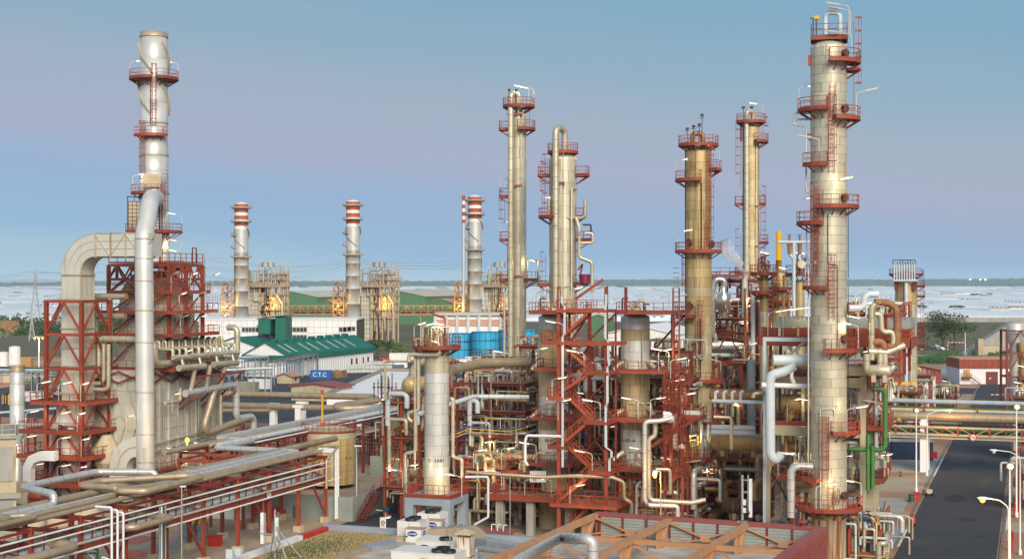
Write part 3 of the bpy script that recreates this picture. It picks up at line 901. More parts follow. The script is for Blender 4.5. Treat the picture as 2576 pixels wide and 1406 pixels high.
for(v0,v1,x,cg)in((560,494,-2.0,True),(603,556,-1.5,False),(494,325,-1.3,False),(703,610,-1.6,False),(792,703,-1.9,True),(915,800,-1.7,True),(320,262,1.5,False)):
 m=MB();m.ladder((x,-.5,z(v0)),z(v1),pi,cg,z_cage=z(v0)+.5);m.build('ladder','maroon',t4)
m=MB()
for x in(-1.35,-.35):m.tube([(x,-1.6,z(268)),(x,-1.6,z(232))],.05,6);m.box((x,-1.6,z(231)),(.35,.3,.3))
m.build('instrument_mast','dark',t4)
# == stout column beside it
Y5=195.0
t5,r5=tower('distillation_column','stout cream column with large looping overhead pipe down its front','column',1416,Y5,69,403,780,lambda f:'clad_cream',rowh=1.55,npan=5,domeh=.5,seed=15)
z=lambda v:ZV(v,Y5)
MB().cyl((0,0),r5*.98,0,z(780),28).build('skirt','concrete_cream',t5)
platform(t5,r5*.55,z(383),-180,180,1.0)
platform(t5,r5,z(441),60,108,1.7,mat='red');platform(t5,r5,z(441),-115,-72,1.5)
platform(t5,r5,z(545),-112,-25,1.4,lamps=[(-95,70,'tube_white')]);platform(t5,r5,z(545),62,112,1.2)
platform(t5,r5,z(603),70,112,2.2);platform(t5,r5,z(713),45,112,1.6);platform(t5,r5,z(716),-112,-70,1.5)
ppipe(t5,[(-.95,-r5-.35,12),(-.95,-r5-.35,z(326)),(.25,-.5,z(326)),(.25,-.5,z(395))],.44,'pipe_cream',bands=1.6,bend=.8,n=16)
ppipe(t5,[(-1.85,-1.2,z(500)),(-1.85,-1.2,z(550)),(2.95,-1.9,z(550)),(2.95,-1.9,z(505))],.24,'pipe_cream',bands=1.6,bend=.5)
ppipe(t5,[(1.75,-2.0,z(550)),(2.15,-2.1,z(575)),(2.15,-2.1,z(648)),(3.85,-2.1,z(660)),(3.85,-2.1,z(735))],.25,'pipe_cream',bands=1.4,bend=.5)
ppipe(t5,[(2.3,-2.0,z(612)),(3.95,-2.0,z(612)),(3.95,-2.0,z(588)),(2.9,-2.0,z(588))],.2,'pipe_cream',bands=0)
ppipe(t5,[(2.6,-2.0,z(567)),(3.7,-2.0,z(567)),(3.7,-2.0,z(585))],.12,'dark',bands=0)
ppipe(t5,[(1.15,-r5-.05,10),(1.15,-r5-.05,z(478)),(1.9,-.9,z(474))],.14,'pipe_cream',bands=0)
ppipe(t5,[(.05,-r5-.12,11),(.05,-r5-.12,z(345))],.05,'grey_steel',bands=0,n=6)
m=MB();zz=z(462)
m.beam((-1.6,-r5-.35,zz),(.2,-r5-.35,zz),.14,.2);m.beam((.1,-r5-.2,zz),(.0,-r5+.2,zz-1),.2)
m.beam((2.0,-1.2,z(680)),(2.6,-1.2,z(665)),.25);m.beam((2.6,-1.2,z(665)),(2.2,-1.2,z(700)),.25)
m.build('pipe_clamp','maroon',t5)
for(v0,v1,x)in((490,400,-2.3),(545,400,-2.0),(716,640,-2.3),(780,716,-2.2)):
 m=MB();m.ladder((x,-.5,z(v0)),z(v1),pi,True,z_cage=z(v0)+.5);m.build('ladder','maroon',t5)
m=MB();m.cyl((2.9,-2.1),.7,z(713),z(690),14);m.build('drum','magenta',t5)
# == far column with manifold of upright pipes
Y6=300.0
t6,r6=tower('distillation_column','lone distant column at far right topped by a harp of white pipes','column',2279.5,Y6,54,700,1010,lambda f:'clad_tan' if f>.8 else 'clad_cream',rowh=1.35,npan=6,domeh=0,seed=21)
z=lambda v:ZV(v,Y6)
MB().lathe([(r6,z(700)),(r6*.75,z(684)),(r6*.3,z(679))],24).build('dome_head','pipe_rust',t6)
MB().cyl((0,0),r6*1.03,0,z(1010),24).build('skirt','concrete',t6)
platform(t6,r6,z(690),-130,130,1.2,mat='maroon')
m=MB()
for i in range(9):
 x=-2.35+i*.5
 m.tube([(x,-r6-1.2,z(706)),(x,-r6-1.2,z(668)),(x,-r6+.3,z(664))],.17,7,bend=.3)
m.tube([(-2.6,-r6-1.2,z(706)),(2.3,-r6-1.2,z(706))],.22,8);m.build('pipe_harp','pale_blue',t6)
ppipe(t6,[(0,-r6-.5,3),(0,-r6-.5,z(706))],.42,'pale_blue',bands=6)
ppipe(t6,[(-2.6,-r6-1.2,z(665)),(-2.6,-r6-1.2,z(655)),(1.9,-r6-1.2,z(655))],.09,'dark',bands=0)
m=MB()
for i in range(8):m.tube([(-1.7+i*.5,-r6,z(690)),(-1.7+i*.5,-r6,z(660-(i%3)*3))],.10,6)
m.box((-1.9,-r6-.1,z(719)),(.9,.3,1.8));m.box((1.7,-r6-.1,z(719)),(.9,.3,1.8));m.build('valve_bank','maroon',t6)
ppipe(t6,[(r6*.9+.2,-r6*.8-1,3),(.95,-r6-.9,3),(.95,-r6-.9,z(812)),(-.9,-r6-.9,z(812))],.3,'pipe_cream')
for v in(720,745,825,840,868):platform(t6,r6,z(v),75,110,1.5,mat='maroon')
m=MB();m.ladder((r6+.6,-.4,z(900)),z(690),0,True,z_cage=z(890));m.build('ladder','maroon',t6)
lamp(t6,ap(60,r6+.8,z(690)),-90,h=2.8,lit=None)
lamp(t6,ap(100,r6+.8,z(775)),90,h=1.0,lit=None)
# == concrete-legged drum D-3001
YD=165.0
td,rd=tower('process_vessel','silver upright vessel marked D-3001 on grey concrete table','vessel',1099,YD,62,884,1196,lambda f:'clad_silver' if f<.86 else 'clad_cream',rowh=1.15,npan=4,domeh=.5,seed=30,dmat='clad_tan')
z=lambda v:ZV(v,YD)
td.rotation_euler.z=TH
cz=6.0
m=MB().lathe([(rd*1.12,cz+.05),(rd*1.02,z(1196))],28);m.build('base_ring','clad_cream',td)
m=MB().lathe([(rd*1.0,cz-.7),(rd*.95,cz-1.4),(rd*.7,cz-2.1),(rd*.3,cz-2.45),(.25,cz-2.5),(.25,cz-3.3),(.45,cz-3.3),(.45,cz-3.6)],24);m.build('bottom_head','clad_grey',td)
m=MB();hw=2.75
for sx_ in(-1,1):
 for sy_ in(-1,1):m.box((sx_*(hw-.5),sy_*(hw-.5),(cz-.98)/2),(1.0,1.0,cz-.98))
m.box((0,0,cz-.5),(2*hw,2*hw,.96));m.build('concrete_table','grey_blue',td)
q=MB();pts=[(-hw,-hw,cz),(hw,-hw,cz),(hw,hw,cz),(-hw,hw,cz)]
for a,b in zip(pts,pts[1:]+pts[:1]):q.beam(a,b,.14,.3)
pl=q.build('platform_edge','red',td)
MB().rail([(x,y,cz+.1)for x,y,_ in pts],closed=True,h=1.2,step=.7).build('railing','red',pl)
platform(td,rd*.5,z(872),-180,180,2.0,lamps=[(-80,60,'tube_white'),(60,-80,'tube_white'),(-20,70,'tube_white')])
m=MB()
for i in range(16):
 a=i*22.5;p=ap(a,rd*(.5+.5*((i*7)%5)/5),z(872))
 hh=.6+((i*13)%7)*.28
 m.tube([p,p+Vector((0,0,hh))],.09,6);valve(m,p+Vector((0,0,hh*.7)),.2)
m.build('valve_cluster','pipe_tan',td)
m=MB();
for a in(-120,-60,0,150):m.tube([ap(a,1.6,z(872)),ap(a,1.6,z(822)),ap(a+70,1.9,z(822))],.09,6)
m.build('header_loop','pipe_cream',td)
ppipe(td,[(.9,.2,z(872)),(.9,.2,z(800)),(-.6,.2,z(790))],.14,'red',bands=0)
ppipe(td,[(-2.1,-1.2,z(905)),(-2.1,-1.2,z(852)),(-1.2,-1.4,z(852))],.2,'pipe_cream')
ppipe(td,[(1.1,-1.9,z(880)),(1.1,-1.9,z(863)),(.2,-1.9,z(858))],.2,'pipe_cream')
ppipe(td,[(1.1,-1.9,z(872)),(1.1,-1.9,z(890)),(-2.6,-1.9,z(890)),(-2.6,-1.9,z(908))],.22,'pipe_cream')
ppipe(td,[(-2.1,-1.4,z(858)),(-2.1,-1.4,z(1085)),(-2.1,-1.4,z(1180))],.13,'pipe_cream')
ppipe(td,[(-1.75,-1.2,z(900)),(-1.75,-1.2,z(1030)),(-3.0,-1.2,z(1038)),(-3.0,-1.2,z(1052)),(-2.5,-1.2,z(1060))],.22,'pipe_cream')
ppipe(td,[(-2.05,-1.3,z(1060)),(-2.05,-1.3,z(1134)),(-3.35,-1.3,z(1140)),(-3.35,-1.3,3.5)],.22,'pipe_cream')
ppipe(td,[(1.9,-.6,z(1000)),(2.2,-.6,z(1000)),(2.2,-.6,z(1145)),(3.3,-.6,z(1150)),(3.3,-.6,z(1195))],.2,'pipe_cream')
ppipe(td,[(-.2,0,cz-3.0),(-1.5,-1.6,cz-3.0),(-1.5,-1.6,cz-4.4),(-2.9,-1.6,cz-4.4)],.26,'pipe_tan')
m=MB();m.box((.3,-1.2,cz-3.1),(.5,.5,.9));m.beam((.3,-1.2,cz-2.7),(.3,-1.2,cz-1.8),.1);valve(m,(-.4,-.5,cz-3.2),.4);m.build('gate_valve','red_paint',td)
lamp(td,(3.9,-2.2,cz),-90,h=2.2);lamp(td,(-2.6,-2.6,cz),60,h=3.2)
def wrap_text(t,r,body,size,zc,a_mid,mat='ink',step=None):
 step=step or size*.8
 o=MB()
 n=len(body)
 for i,ch in enumerate(body):
  if ch==' ':continue
  a=radians(a_mid)+(i-(n-1)/2)*step/r
  d=Vector((sin(a),-cos(a),0))
  text_obj('lettering',ch,size,mat,t,d*(r+.012)+Vector((0,0,zc)),(pi/2,0,a),bold=size*.03)
wrap_text(td,rd,'D-3001',.50,z(1155),22,step=.32)
# == background works and buildings
def pylon(label,u,v,top,wires=True):
 p=G(u,v);hgt=ZV(top,p.y)
 t=thing('power_pylon',label,'pylon',p,0.5)
 m=MB();b=hgt*.10;w=.22
 lv=[0,.25,.45,.6,.72,.82,.91,1.0]
 hw=[b,b*.68,b*.42,b*.25,b*.2,b*.17,b*.14,.2]
 for(z0,a),(z1,c)in zip(zip(lv,hw),zip(lv[1:],hw[1:])):
  z0*=hgt;z1*=hgt
  cs=[(-1,-1),(1,-1),(1,1),(-1,1)]
  for i in range(4):
   x0,y0=cs[i];x1,y1=cs[(i+1)%4]
   m.beam((x0*a,y0*a,z0),(x0*c,y0*c,z1),w)
   m.beam((x0*a,y0*a,z0),(x1*c,y1*c,z1),w*.6);m.beam((x1*a,y1*a,z0),(x0*c,y0*c,z1),w*.6)
   m.beam((x0*c,y0*c,z1),(x1*c,y1*c,z1),w*.6)
 m.build('lattice','grey_steel',t)
 m=MB()
 for k in(.66,.80,.94):
  L=hgt*(.17 if k!=.80 else .21)
  for s in(-1,1):
   m.beam((0,0,k*hgt+1.4),(s*L,0,k*hgt),w);m.beam((0,0,k*hgt-.6),(s*L,0,k*hgt),w)
 m.build('cross_arm','grey_steel',t)
 return t,p,hgt
pA,ppA,hA=pylon('tall lattice power pylon at far left above the plastic fields',89,814,676)
pB,ppB,hB=pylon('tall lattice power pylon just right of the red steel boiler frame',513,806,637)
pylon('small lattice pylon in the scrub left of the braced red tower',80,857,781)
pylon('small lattice mast behind the square duct among bushes',151,823,737)
m=MB()
def sag(m,a,b,s,r=.07):
 pts=[a.lerp(b,i/10)-Vector((0,0,s*4*(i/10)*(1-i/10)))for i in range(11)]
 m.tube(pts,r,4,cap=False)
for k in(.66,.80,.94):
 for s in(-1,1):
  o=Vector((s*6,3*s,0))
  sag(m,ppB+o+Vector((0,0,k*hB)),P(900,690-k*40,1250)+o,7,.10)
  sag(m,ppA+o+Vector((0,0,k*hA)),ppB+o+Vector((0,0,k*hB)),5,.10)
  sag(m,ppA+o+Vector((0,0,k*hA)),P(-60,690-k*20,1250)+o,5,.10)
  sag(m,P(900,690-k*40,1250)+o,P(1300,705-k*80,1400)+o,7,.10)
p0=ppA.copy();o=m.build('power_lines','grey_steel');tag(o,'thin overhead power lines strung between the pylons','power line')
YS=690.0;SS=F/YS
def chimney(u,vt,label,extra=False):
 X=(u-1288)/SS
 t=thing('chimney',label,'chimney',(X,YS,0),-atan2(X,YS),'red banded power station chimneys')
 z=lambda v:ZV(v+vt-509,YS)
 r=18.2/SS;rt=17.4/SS
 prof=[0,845,806,770,732,700,668,649]
 zs=[0]+[z(v)for v in prof[1:]]
 for a,b in zip(zs,zs[1:]):
  MB().lathe([(r,a),(r,b-.15),(r*1.02,b-.15),(r*1.02,b)],28).build('shell_ring','clad_silver',t)
 MB().lathe([(r*.97,z(649)),(r*.97,z(636))],28).build('shell_ring','galv',t)
 MB().lathe([(r*.96,z(636)),(r*.94,z(577))],28).build('shell_ring','clad_silver',t)
 bands=[(577,569,'white'),(569,558,'stack_red'),(558,553,'white'),(553,543,'stack_red'),(543,535,'white'),(535,526,'stack_red'),(526,521,'white'),(521,514,'stack_red')]
 for a,b,mt in bands:
  MB().lathe([(rt,z(a)),(rt*1.0,z(b))],28).build('painted_band',mt,t)
 MB().lathe([(rt*.95,z(514)),(rt*.7,z(511)),(rt*.2,z(509))],24).build('cap','white',t)
 for v,a0,a1 in((522,-180,180),(557,-180,180),(592,-110,-40),(622,-100,-55),(646,-180,180)):
  platform(t,r,z(v),a0,a1,1.5,mat='tan_steel',fasc=.4)
 m=MB();q=ap(-75,r+.3);m.ladder((q.x,q.y,2),z(522),pi,False);m.build('ladder','tan_steel',t)
 for ph in(0,pi):
  vs,fs=[],[]
  for k in range(33):
   a=ph+k/32*pi*1.15;zz=z(560)+(z(626)-z(560))*k/32
   for rr in(r*.95,r*1.16):
    for dz in(0,.14):
     vs.append((rr*sin(a),-rr*cos(a),zz+dz))
  for k in range(32):
   i=k*4
   fs+=[(i,i+2,i+6,i+4),(i+1,i+5,i+7,i+3),(i+2,i+3,i+7,i+6)]
  MB().add(vs,fs).build('strake','galv',t)
 return t,X
def boiler_block(u0,u1,label,Y=705.0,seed=1):
 """heat recovery boiler: panelled casing, stair tower and a crown of pipework"""
 q=random.Random(seed)
 s=F/Y
 X0=(u0-1288)/s
 t=thing('boiler_house',label,'boiler',(X0,Y,0),TH*.5,'power station boilers')
 z=lambda v:ZV(v,Y);Wd=(u1-u0)/s
 zc=z(722)
 m=MB().bx(.4,0,0,Wd*.30,14,zc);m.build('casing_core','joint',t)
 rows=12;mesh=MB().bx(0,-.3,0,Wd*.30/4-.18,-.02,zc/rows-.18)
 base=mesh.build('casing_panel','clad_grey',t)
 base.location=(.45,0,.1)
 for i in range(rows):
  for j in range(4):
   if i or j:link('casing_panel',base.data,t,None,(.45+j*Wd*.30/4,0,.1+i*zc/rows))
 m=MB()
 xs=[Wd*k for k in(.34,.48,.62,.78,.95)]
 for x in xs:
  for y in(-2,5):m.beam((x,y,0),(x,y,z(690)if x!=xs[4]else z(676)),.55)
 lv=[z(v)for v in(800,780,762,742,722,705,690)]
 for zz in lv:
  for y in(-2,5):m.beam((xs[0],y,zz),(xs[-1],y,zz),.45)
  for x in xs:m.beam((x,-2,zz),(x,5,zz),.4)
 for a,b in zip(lv,lv[1:]):
  k=q.randrange(3);m.beam((xs[k],-2,a),(xs[k+1],-2,b),.3);m.beam((xs[3],-2.05,a),(xs[4],-2.05,b),.3)
 m.build('frame','tan_steel',t)
 m=MB()
 for zz in lv:
  m.bx(xs[0],-3.2,zz,xs[-1]+2.2,-2.2,zz+.15)
  m.rail([(xs[0],-3.2,zz),(xs[-1]+2.2,-3.2,zz)],w=.12,step=2)
 m.bx(0,-4,zc,Wd,10,zc+.3);m.rail([(0,-4,zc+.3),(Wd,-4,zc+.3)],w=.14,step=2)
 m.build('walkway','tan_steel',t)
 m=MB()
 for i in range(46):
  x=q.uniform(.02,.95)*Wd;y=q.uniform(-3.5,6);z0=zc+q.uniform(.3,2);z1=z0+q.uniform(1,7.5)
  if q.random()<.5:m.tube([(x,y,z0),(x,y,z1)],q.uniform(.12,.4),6)
  else:m.tube([(x,y,z0),(x,y,z1),(x+q.uniform(-5,5),y,z1)],q.uniform(.12,.35),6)
 for i in range(34):
  x=q.uniform(.32,.97)*Wd;y=q.uniform(-2.8,-1);z0=q.uniform(2,zc*.7);z1=min(zc+3,z0+q.uniform(5,22));dx=q.uniform(-3,3)
  m.tube([(x,y,z0),(x,y,(z0+z1)/2),(x+dx,y,(z0+z1)/2),(x+dx,y,z1)],q.uniform(.14,.42),6)
 m.build('pipework','pipe_cream',t)
 ppipe(t,[(Wd*.53,-3.3,8),(Wd*.53,-3.3,zc*.45),(Wd*.44,-3.3,zc*.6),(Wd*.52,-3.3,zc*.7),(Wd*.52,-3.3,zc)],.35,'dark',bands=0,n=8)
 ppipe(t,[(Wd*.93,-3.4,2),(Wd*.93,-3.4,zc*.7),(Wd*.78,-3.4,zc*.86)],.6,'pipe_cream',bands=0)
 m=MB()
 for x in(.44,.57):
  m.cyl((Wd*x,0),2.0,z(672),z(660),14)
 m.build('steam_silencer','grey_steel',t)
 m=MB();x0,x1=Wd*.25,Wd*.99
 for x in(x0,Wd*.42,Wd*.8,x1):m.beam((x,1,zc),(x,1,z(664)),.35)
 m.beam((x0,1,z(667)),(x1,1,z(667)),.3);m.beam((x0,1,z(690)),(x1,1,z(690)),.3)
 m.beam((Wd*.42,1,z(690)),(Wd*.6,1,z(667)),.25);m.beam((Wd*.8,1,z(690)),(Wd*.6,1,z(667)),.25)
 m.build('top_frame','tan_steel',t)
 lg=MB().lathe([(.1,-.9),(.9,0),(.1,.9)],8)
 for v in(752,775):
  o=link('flood_lamp',lg.build('flood_lamp','sodium',t).data,t);o.location=(Wd*.7,-3.6,z(v));
  bpy.data.objects.remove([c for c in t.children if c.name.startswith('flood_lamp')and c!=o and c.location.length<.01][0])
 L=bpy.data.lights.new('flood','POINT');L.energy=1500;L.color=(1,.5,.12);L.shadow_soft_size=1
 lo=bpy.data.objects.new('flood',L);COL.objects.link(lo);lo.parent=t;lo.location=(Wd*.7,-6,z(765))
 return t
def lattice_tower(u0,u1,vt,label,Y=690.0):
 s=F/Y;X=(u0+u1)/2;X=(X-1288)/s
 w=(u1-u0)/s*.45
 t=thing('stair_tower',label,'stair tower',(X,Y,0),TH,'orange lattice stair towers')
 hgt=ZV(vt,Y);m=MB();f=MB();k=9
 for x in(-w,w):
  for y in(-w,w):m.beam((x,y,0),(x,y,hgt),.4)
 for i in range(k+1):
  zz=hgt*i/k
  for a,b in(((-w,-w),(w,-w)),((w,-w),(w,w)),((w,w),(-w,w)),((-w,w),(-w,-w))):
   m.beam((*a,zz),(*b,zz),.3)
   if i<k:m.beam((*a,zz),(*b,zz+hgt/k),.22);
  if i<k:
   s_=1 if i%2 else-1
   f.beam((-w*s_*.8,-w*.5,zz),(w*s_*.8,-w*.5,zz+hgt/k),1.0,.3)
   f.bx(-w,-w,zz+hgt/k-.1,w,0,zz+hgt/k)
 m.build('frame','yellow_steel',t);f.build('stair_flight','tan_steel',t)
 L=bpy.data.lights.new('flood','POINT');L.energy=1800;L.color=(1,.48,.1);L.shadow_soft_size=1
 lo=bpy.data.objects.new('flood',L);COL.objects.link(lo);lo.parent=t;lo.location=(0,-w-2,hgt*.6)
 MB().lathe([(.1,-.7),(.7,0),(.1,.7)],8).build('flood_lamp','sodium',t,None,(0,-w-.4,hgt*.62))
chimney(607,509,'red banded silver chimney, leftmost of the three, behind the white hall')
chimney(888,503,'red banded silver chimney rising behind the right end of white hall')
ch3,X3=chimney(1194.5,491,'red banded silver chimney with thin striped flue beside it')
m=MB();z=lambda v:ZV(v,YS)
m.cyl((-5.3,-2.5),.75,0,z(562),12);m.build('flue','clad_silver',ch3)
for i,(a,b)in enumerate(((562,553),(553,544),(544,534),(534,525),(525,516),(516,506),(506,493))):
 MB().cyl((-5.3,-2.5),.78,z(a),z(b),12).build('painted_band','stack_red' if i%2==0 else 'white',ch3)
boiler_block(625,727,'pipe crowned boiler house beside the leftmost banded chimney',seed=4)
boiler_block(907,1003,'pipe crowned boiler house between white hall and second green shed',seed=6)
boiler_block(1214,1300,'pipe crowned boiler house partly hidden by slim silver column',seed=8)
lattice_tower(563,592,711,'orange lattice stair tower left of the leftmost banded chimney')
lattice_tower(842,874,709,'orange lattice stair tower left of the middle banded chimney')
lattice_tower(1146,1175,710,'orange lattice stair tower left of the chimney with striped flue')
def gable_hall(label,u,v_eave,Y,wid,length,ridge_dv,wallm,roofm,name='storage_hall',base_v=None):
 """corner nearest the eye at (u, eave v); gable towards the eye, length running away"""
 o=P(u,v_eave,Y);he=o.z;hr=he+ridge_dv
 t=thing(name,label,'hall',(o.x,o.y,0),TH)
 m=MB()
 m.add([(0,0,0),(-wid,0,0),(-wid,0,he),(-wid/2,0,hr),(0,0,he),(0,length,0),(-wid,length,0),(-wid,length,he),(-wid/2,length,hr),(0,length,he)],[(0,4,3,2,1),(0,5,9,4),(5,6,7,8,9),(1,2,7,6)])
 n=int(wid/1.6)
 for i in range(n):
  x=-wid*(i+.5)/n;hh=he+(hr-he)*(1-abs(x+wid/2)/(wid/2))
  m.bx(x-.15,-.12,0,x+.15,-.003,hh-.15)
 n=int(length/1.6)
 for i in range(n):
  y=length*(i+.5)/n;m.bx(.003,y-.15,0,.12,y+.15,he-.1)
 m.build('wall',wallm,t)
 m=MB();e=.6
 for s_,xe in((1,e),(-1,-wid-e)):
  zc_=he-e*(hr-he)/(wid/2)
  a=[(xe,-e,zc_+.05),(-wid/2,-e,hr+.05),(-wid/2,length+e,hr+.05),(xe,length+e,zc_+.05)]
  b=[(x,y,zz+.3)for x,y,zz in a]
  m.add(a+b,[(0,1,2,3),(7,6,5,4),(0,4,5,1),(0,3,7,4),(2,6,7,3)])
 m.build('roof',roofm,t)
 return t,he,hr
gable_hall('green storage hall with pale roof behind the orange conveyor, left of middle chimney',800,747.5,1000,42,95,3.9,'green_clad','cream_roof')
gable_hall('green storage hall with pale roof directly left of the chimney with striped flue',1071,746,1000,44,95,4.2,'green_clad','cream_roof')
gable_hall('low pink roofed shed in front of the left green storage hall',845,767,930,12,18,3.2,'green_clad','pink_roof','shed')
gable_hall('low pink roofed shed in front of the right green storage hall',1150,766,930,22,18,3.4,'green_clad','pink_roof','shed')
def truss(label,u0,u1,v0,v1,Y,mat='yellow_steel',name='conveyor_bridge'):
 a,b=P(u0,v1,Y),P(u1,v1,Y);hgt=(v1-v0)/F*Y;L=(b-a).length
 t=thing(name,label,'conveyor',(a.x,a.y,0),0)
 m=MB();n=max(4,int(L/4.2));z0=a.z
 for y in(0,4):
  m.beam((0,y,z0),(L,y,z0),.5,.6);m.beam((0,y,z0+hgt),(L,y,z0+hgt),.4)
  m.beam((0,y,z0+hgt*.4),(L,y,z0+hgt*.4),.25)
  for i in range(n):
   x,x1=L*i/n,L*(i+1)/n
   m.beam((x,y,z0),(x,y,z0+hgt),.3);m.beam((x,y,z0 if i%2 else z0+hgt),(x1,y,z0+hgt if i%2 else z0),.25)
 m.build('truss',mat,t)
 MB().bx(0,.6,z0+.3,L,3.4,z0+hgt*.55).build('belt_casing','dark_brown',t)
 m=MB()
 for i in range(0,n+1,4):
  for y in(0,4):m.beam((L*i/n,y,0),(L*i/n,y,z0),.5)
 m.build('trestle',mat,t)
truss('rusty orange lattice conveyor bridge in front of the left green hall',715,872,769,791,860)
truss('rusty orange lattice conveyor bridge in front of the right green hall',985,1150,769,791,861)
truss('rusty orange lattice conveyor bridge running behind the striped flue chimney',1176,1300,768,790,862)
YW=560.0
a,b=P(500,805.5,YW),P(897,808,YW)
t=thing('industrial_hall','long low white panelled hall behind the teal roofed warehouse','hall',(a.x,YW,0),0)
L=b.x-a.x;hz=a.z
MB().bx(0,.1,0,L,30,hz-.02).build('wall','joint',t)
pw=L/26;ph=hz/6
base=MB().bx(0,0,0,pw-.08,.09,ph-.08).build('wall_panel','white_wall',t);base.location=(.04,0,0)
for i in range(26):
 for j in range(6):
  if i or j:link('wall_panel',base.data,t,None,(.04+i*pw,0,j*ph))
MB().bx(-.3,-.25,hz,L+.3,30,hz+.5).build('parapet','white_wall',t)
for(u,v,w)in((655,829,2.6),(741,829,9.5),(862,829,2.8),(873,828,2.8),(885,827,2.8),(741,848,9.5),(638,829,9)):
 c=P(u,v,YW);f=MB().box((c.x-a.x,-.06,c.z),(w,.12,1.9)).build('window','grey_steel',t)
 n=max(1,int(w/1.2))
 for i in range(n):
  MB().box((c.x-a.x-w/2+w*(i+.5)/n,-.14,c.z),(w/n-.25,.06,1.5)).build('pane','dark',f)
t=thing('portal_shed','tall teal open fronted shed with an orange machine inside','shed',P(650,706,520)-Vector((0,0,H)),TH*.4)
s_=520/F;w=70*s_;z0=ZV(851,520);z1=ZV(803,520)
m=MB();m.bx(w*.62,0,0,w,8,z1+.8);m.bx(0,8,0,w,8.3,z1);m.bx(0,-.3,z1-5.2,w*.45,8,z1);m.build('wall','teal_roof',t)
m=MB();m.add([(-.4,-.8,z1+.0),(w*.62,-.8,z1+1.0),(w+.3,-.8,z1+1.2),(w+.3,8.6,z1+1.2),(-.4,8.6,z1),(-.4,-.8,z1+.4),(w+.3,-.8,z1+1.6),(w+.3,8.6,z1+1.6),(-.4,8.6,z1+.4)],[(5,6,7,8),(0,1,2,6,5),(2,3,7,6),(4,3,2,1,0)]);m.build('roof','teal_roof',t)
m=MB();m.beam((.2,0,0),(.2,0,z1),.4);m.beam((w*.42,0,0),(w*.42,0,z1),.4);m.build('post','navy',t)
t=thing('loading_machine','orange loading machine standing inside the teal open shed','machine',P(668,706,523)-Vector((0,0,H)),.3)
MB().bx(-2.5,-1.5,0,2.5,1.5,z0+1).build('base','navy',t)
m=MB();m.bx(-2,-1.4,z0+1,1.6,1.4,z0+3.6);m.bx(-.6,-1,z0+3.6,1.4,1,z0+5.0);m.beam((-1.5,0,z0+3),(-3,0,z0+4.6),.7);m.build('body','sodium_paint' if 'sodium_paint' in MATS else 'yellow',t)
wt,he,hr=gable_hall('teal roofed white warehouse with pale skylight strips along its slope',721.8,894,453,15,63,3.8,'white_wall','teal_roof','warehouse')
m=MB()
for i,y in enumerate((3.5,8,17,23,30,37,43,50)):
 s0,s1=.12,.72
 x0,x1=-7.5*s0,-7.5*s1;z0,z1=he+(hr-he)*s0+.38,he+(hr-he)*s1+.38
 MB().add([(x0,y,z0),(x0,y+.9,z0),(x1,y+.9,z1),(x1,y,z1),(x0,y,z0-.08),(x0,y+.9,z0-.08),(x1,y+.9,z1-.08),(x1,y,z1-.08)],[(0,1,2,3),(0,4,5,1),(1,5,6,2),(3,7,4,0)]).build('skylight','cream_roof',wt)
for i in range(9):
 y=6+i*6.2
 MB().bx(-7.5-.9,y-1,hr+.25,-7.5+.9,y+1,hr+1.0).build('ridge_vent','teal_roof',wt)
MB().bx(.02,-.4,he-1.5,.75,63.4,he-.02).bx(-15.6,-.75,he-1.5,.75,-.4,he-.02).build('fascia','teal_roof',wt)
m=MB();m.bx(-.05,-.2,0,.2,-.02,he-1.5);m.bx(-7.6,-.2,0,-7.4,-.02,he-1.5);m.bx(-15,-.2,0,-14.8,-.02,he-1.5);m.build('downpipe','blue',wt)
m=MB();m.bx(.03,20,0,.3,20.3,he-1.6);m.build('downpipe','navy',wt)
for y in(45,49,54,58):MB().bx(.02,y,1.6,.16,y+1.1,3.6).build('window','maroon',wt)
gable_hall('low teal roofed white shed left of the portal shed',640,870,505,16,20,2.6,'white_wall','teal_roof','shed')
def box_thing(name,label,cat,u,v,w,d,h,mat,rz=TH,z=0.0,group=None):
 p=G(u,v,z)
 o=MB().bx(-w/2,0,0,w/2,d,h).build(name,mat,None,None,p,rz)
 return tag(o,label,cat,group)
def container(label,u,v,mat,L=6.1,rz=TH,name='shipping_container',z=0.0,text=None,tmat='logo_white',Wd=2.44,hh=2.6):
 p=G(u,v,z)
 t=thing(name,label,'container',p,rz)
 m=MB().bx(-L/2,0,.12,L/2,Wd,hh-.1);m.build('shell',mat,t)
 m=MB()
 n=int(L/.5)
 for i in range(n):
  x=-L/2+L*(i+.5)/n;m.bx(x-.12,-.05,.2,x+.12,-.003,hh-.2)
 n=int(Wd/.5)
 for i in range(n):
  y=Wd*(i+.5)/n;m.bx(L/2+.003,y-.12,.2,L/2+.05,y+.12,hh-.2)
 m.build('corrugation',mat,t)
 m=MB()
 for x in(-L/2,L/2):
  for y in(0,Wd):m.box((x,y,hh/2),(.16,.16,hh))
 for zz in(.08,hh-.06):
  for y in(0,Wd):m.box((0,y,zz),(L-.16,.14,.14))
  for x in(-L/2,L/2):m.box((x,Wd/2,zz),(.14,Wd-.16,.14))
 m.build('frame',mat,t)
 if text:
  text_obj('lettering',text[0],text[1],tmat,t,(text[2],-.07,text[3]),(pi/2,0,0),bold=.02)
 return t
container('blue open topped container lettered C.T.C. in the yard',806,953,'blue',6.3,-.1,text=('C.T.C',1.8,-.2,1.3))
m=MB();m.bx(-.55,-.5,.14,.55,.5,1.1)
cage=MB()
for x in(-.6,-.3,0,.3,.6):
 for y in(-.55,.55):cage.beam((x,y,.1),(x,y,1.15),.05)
for y in(-.25,0,.25):
 for x in(-.6,.6):cage.beam((x,y,.1),(x,y,1.15),.05)
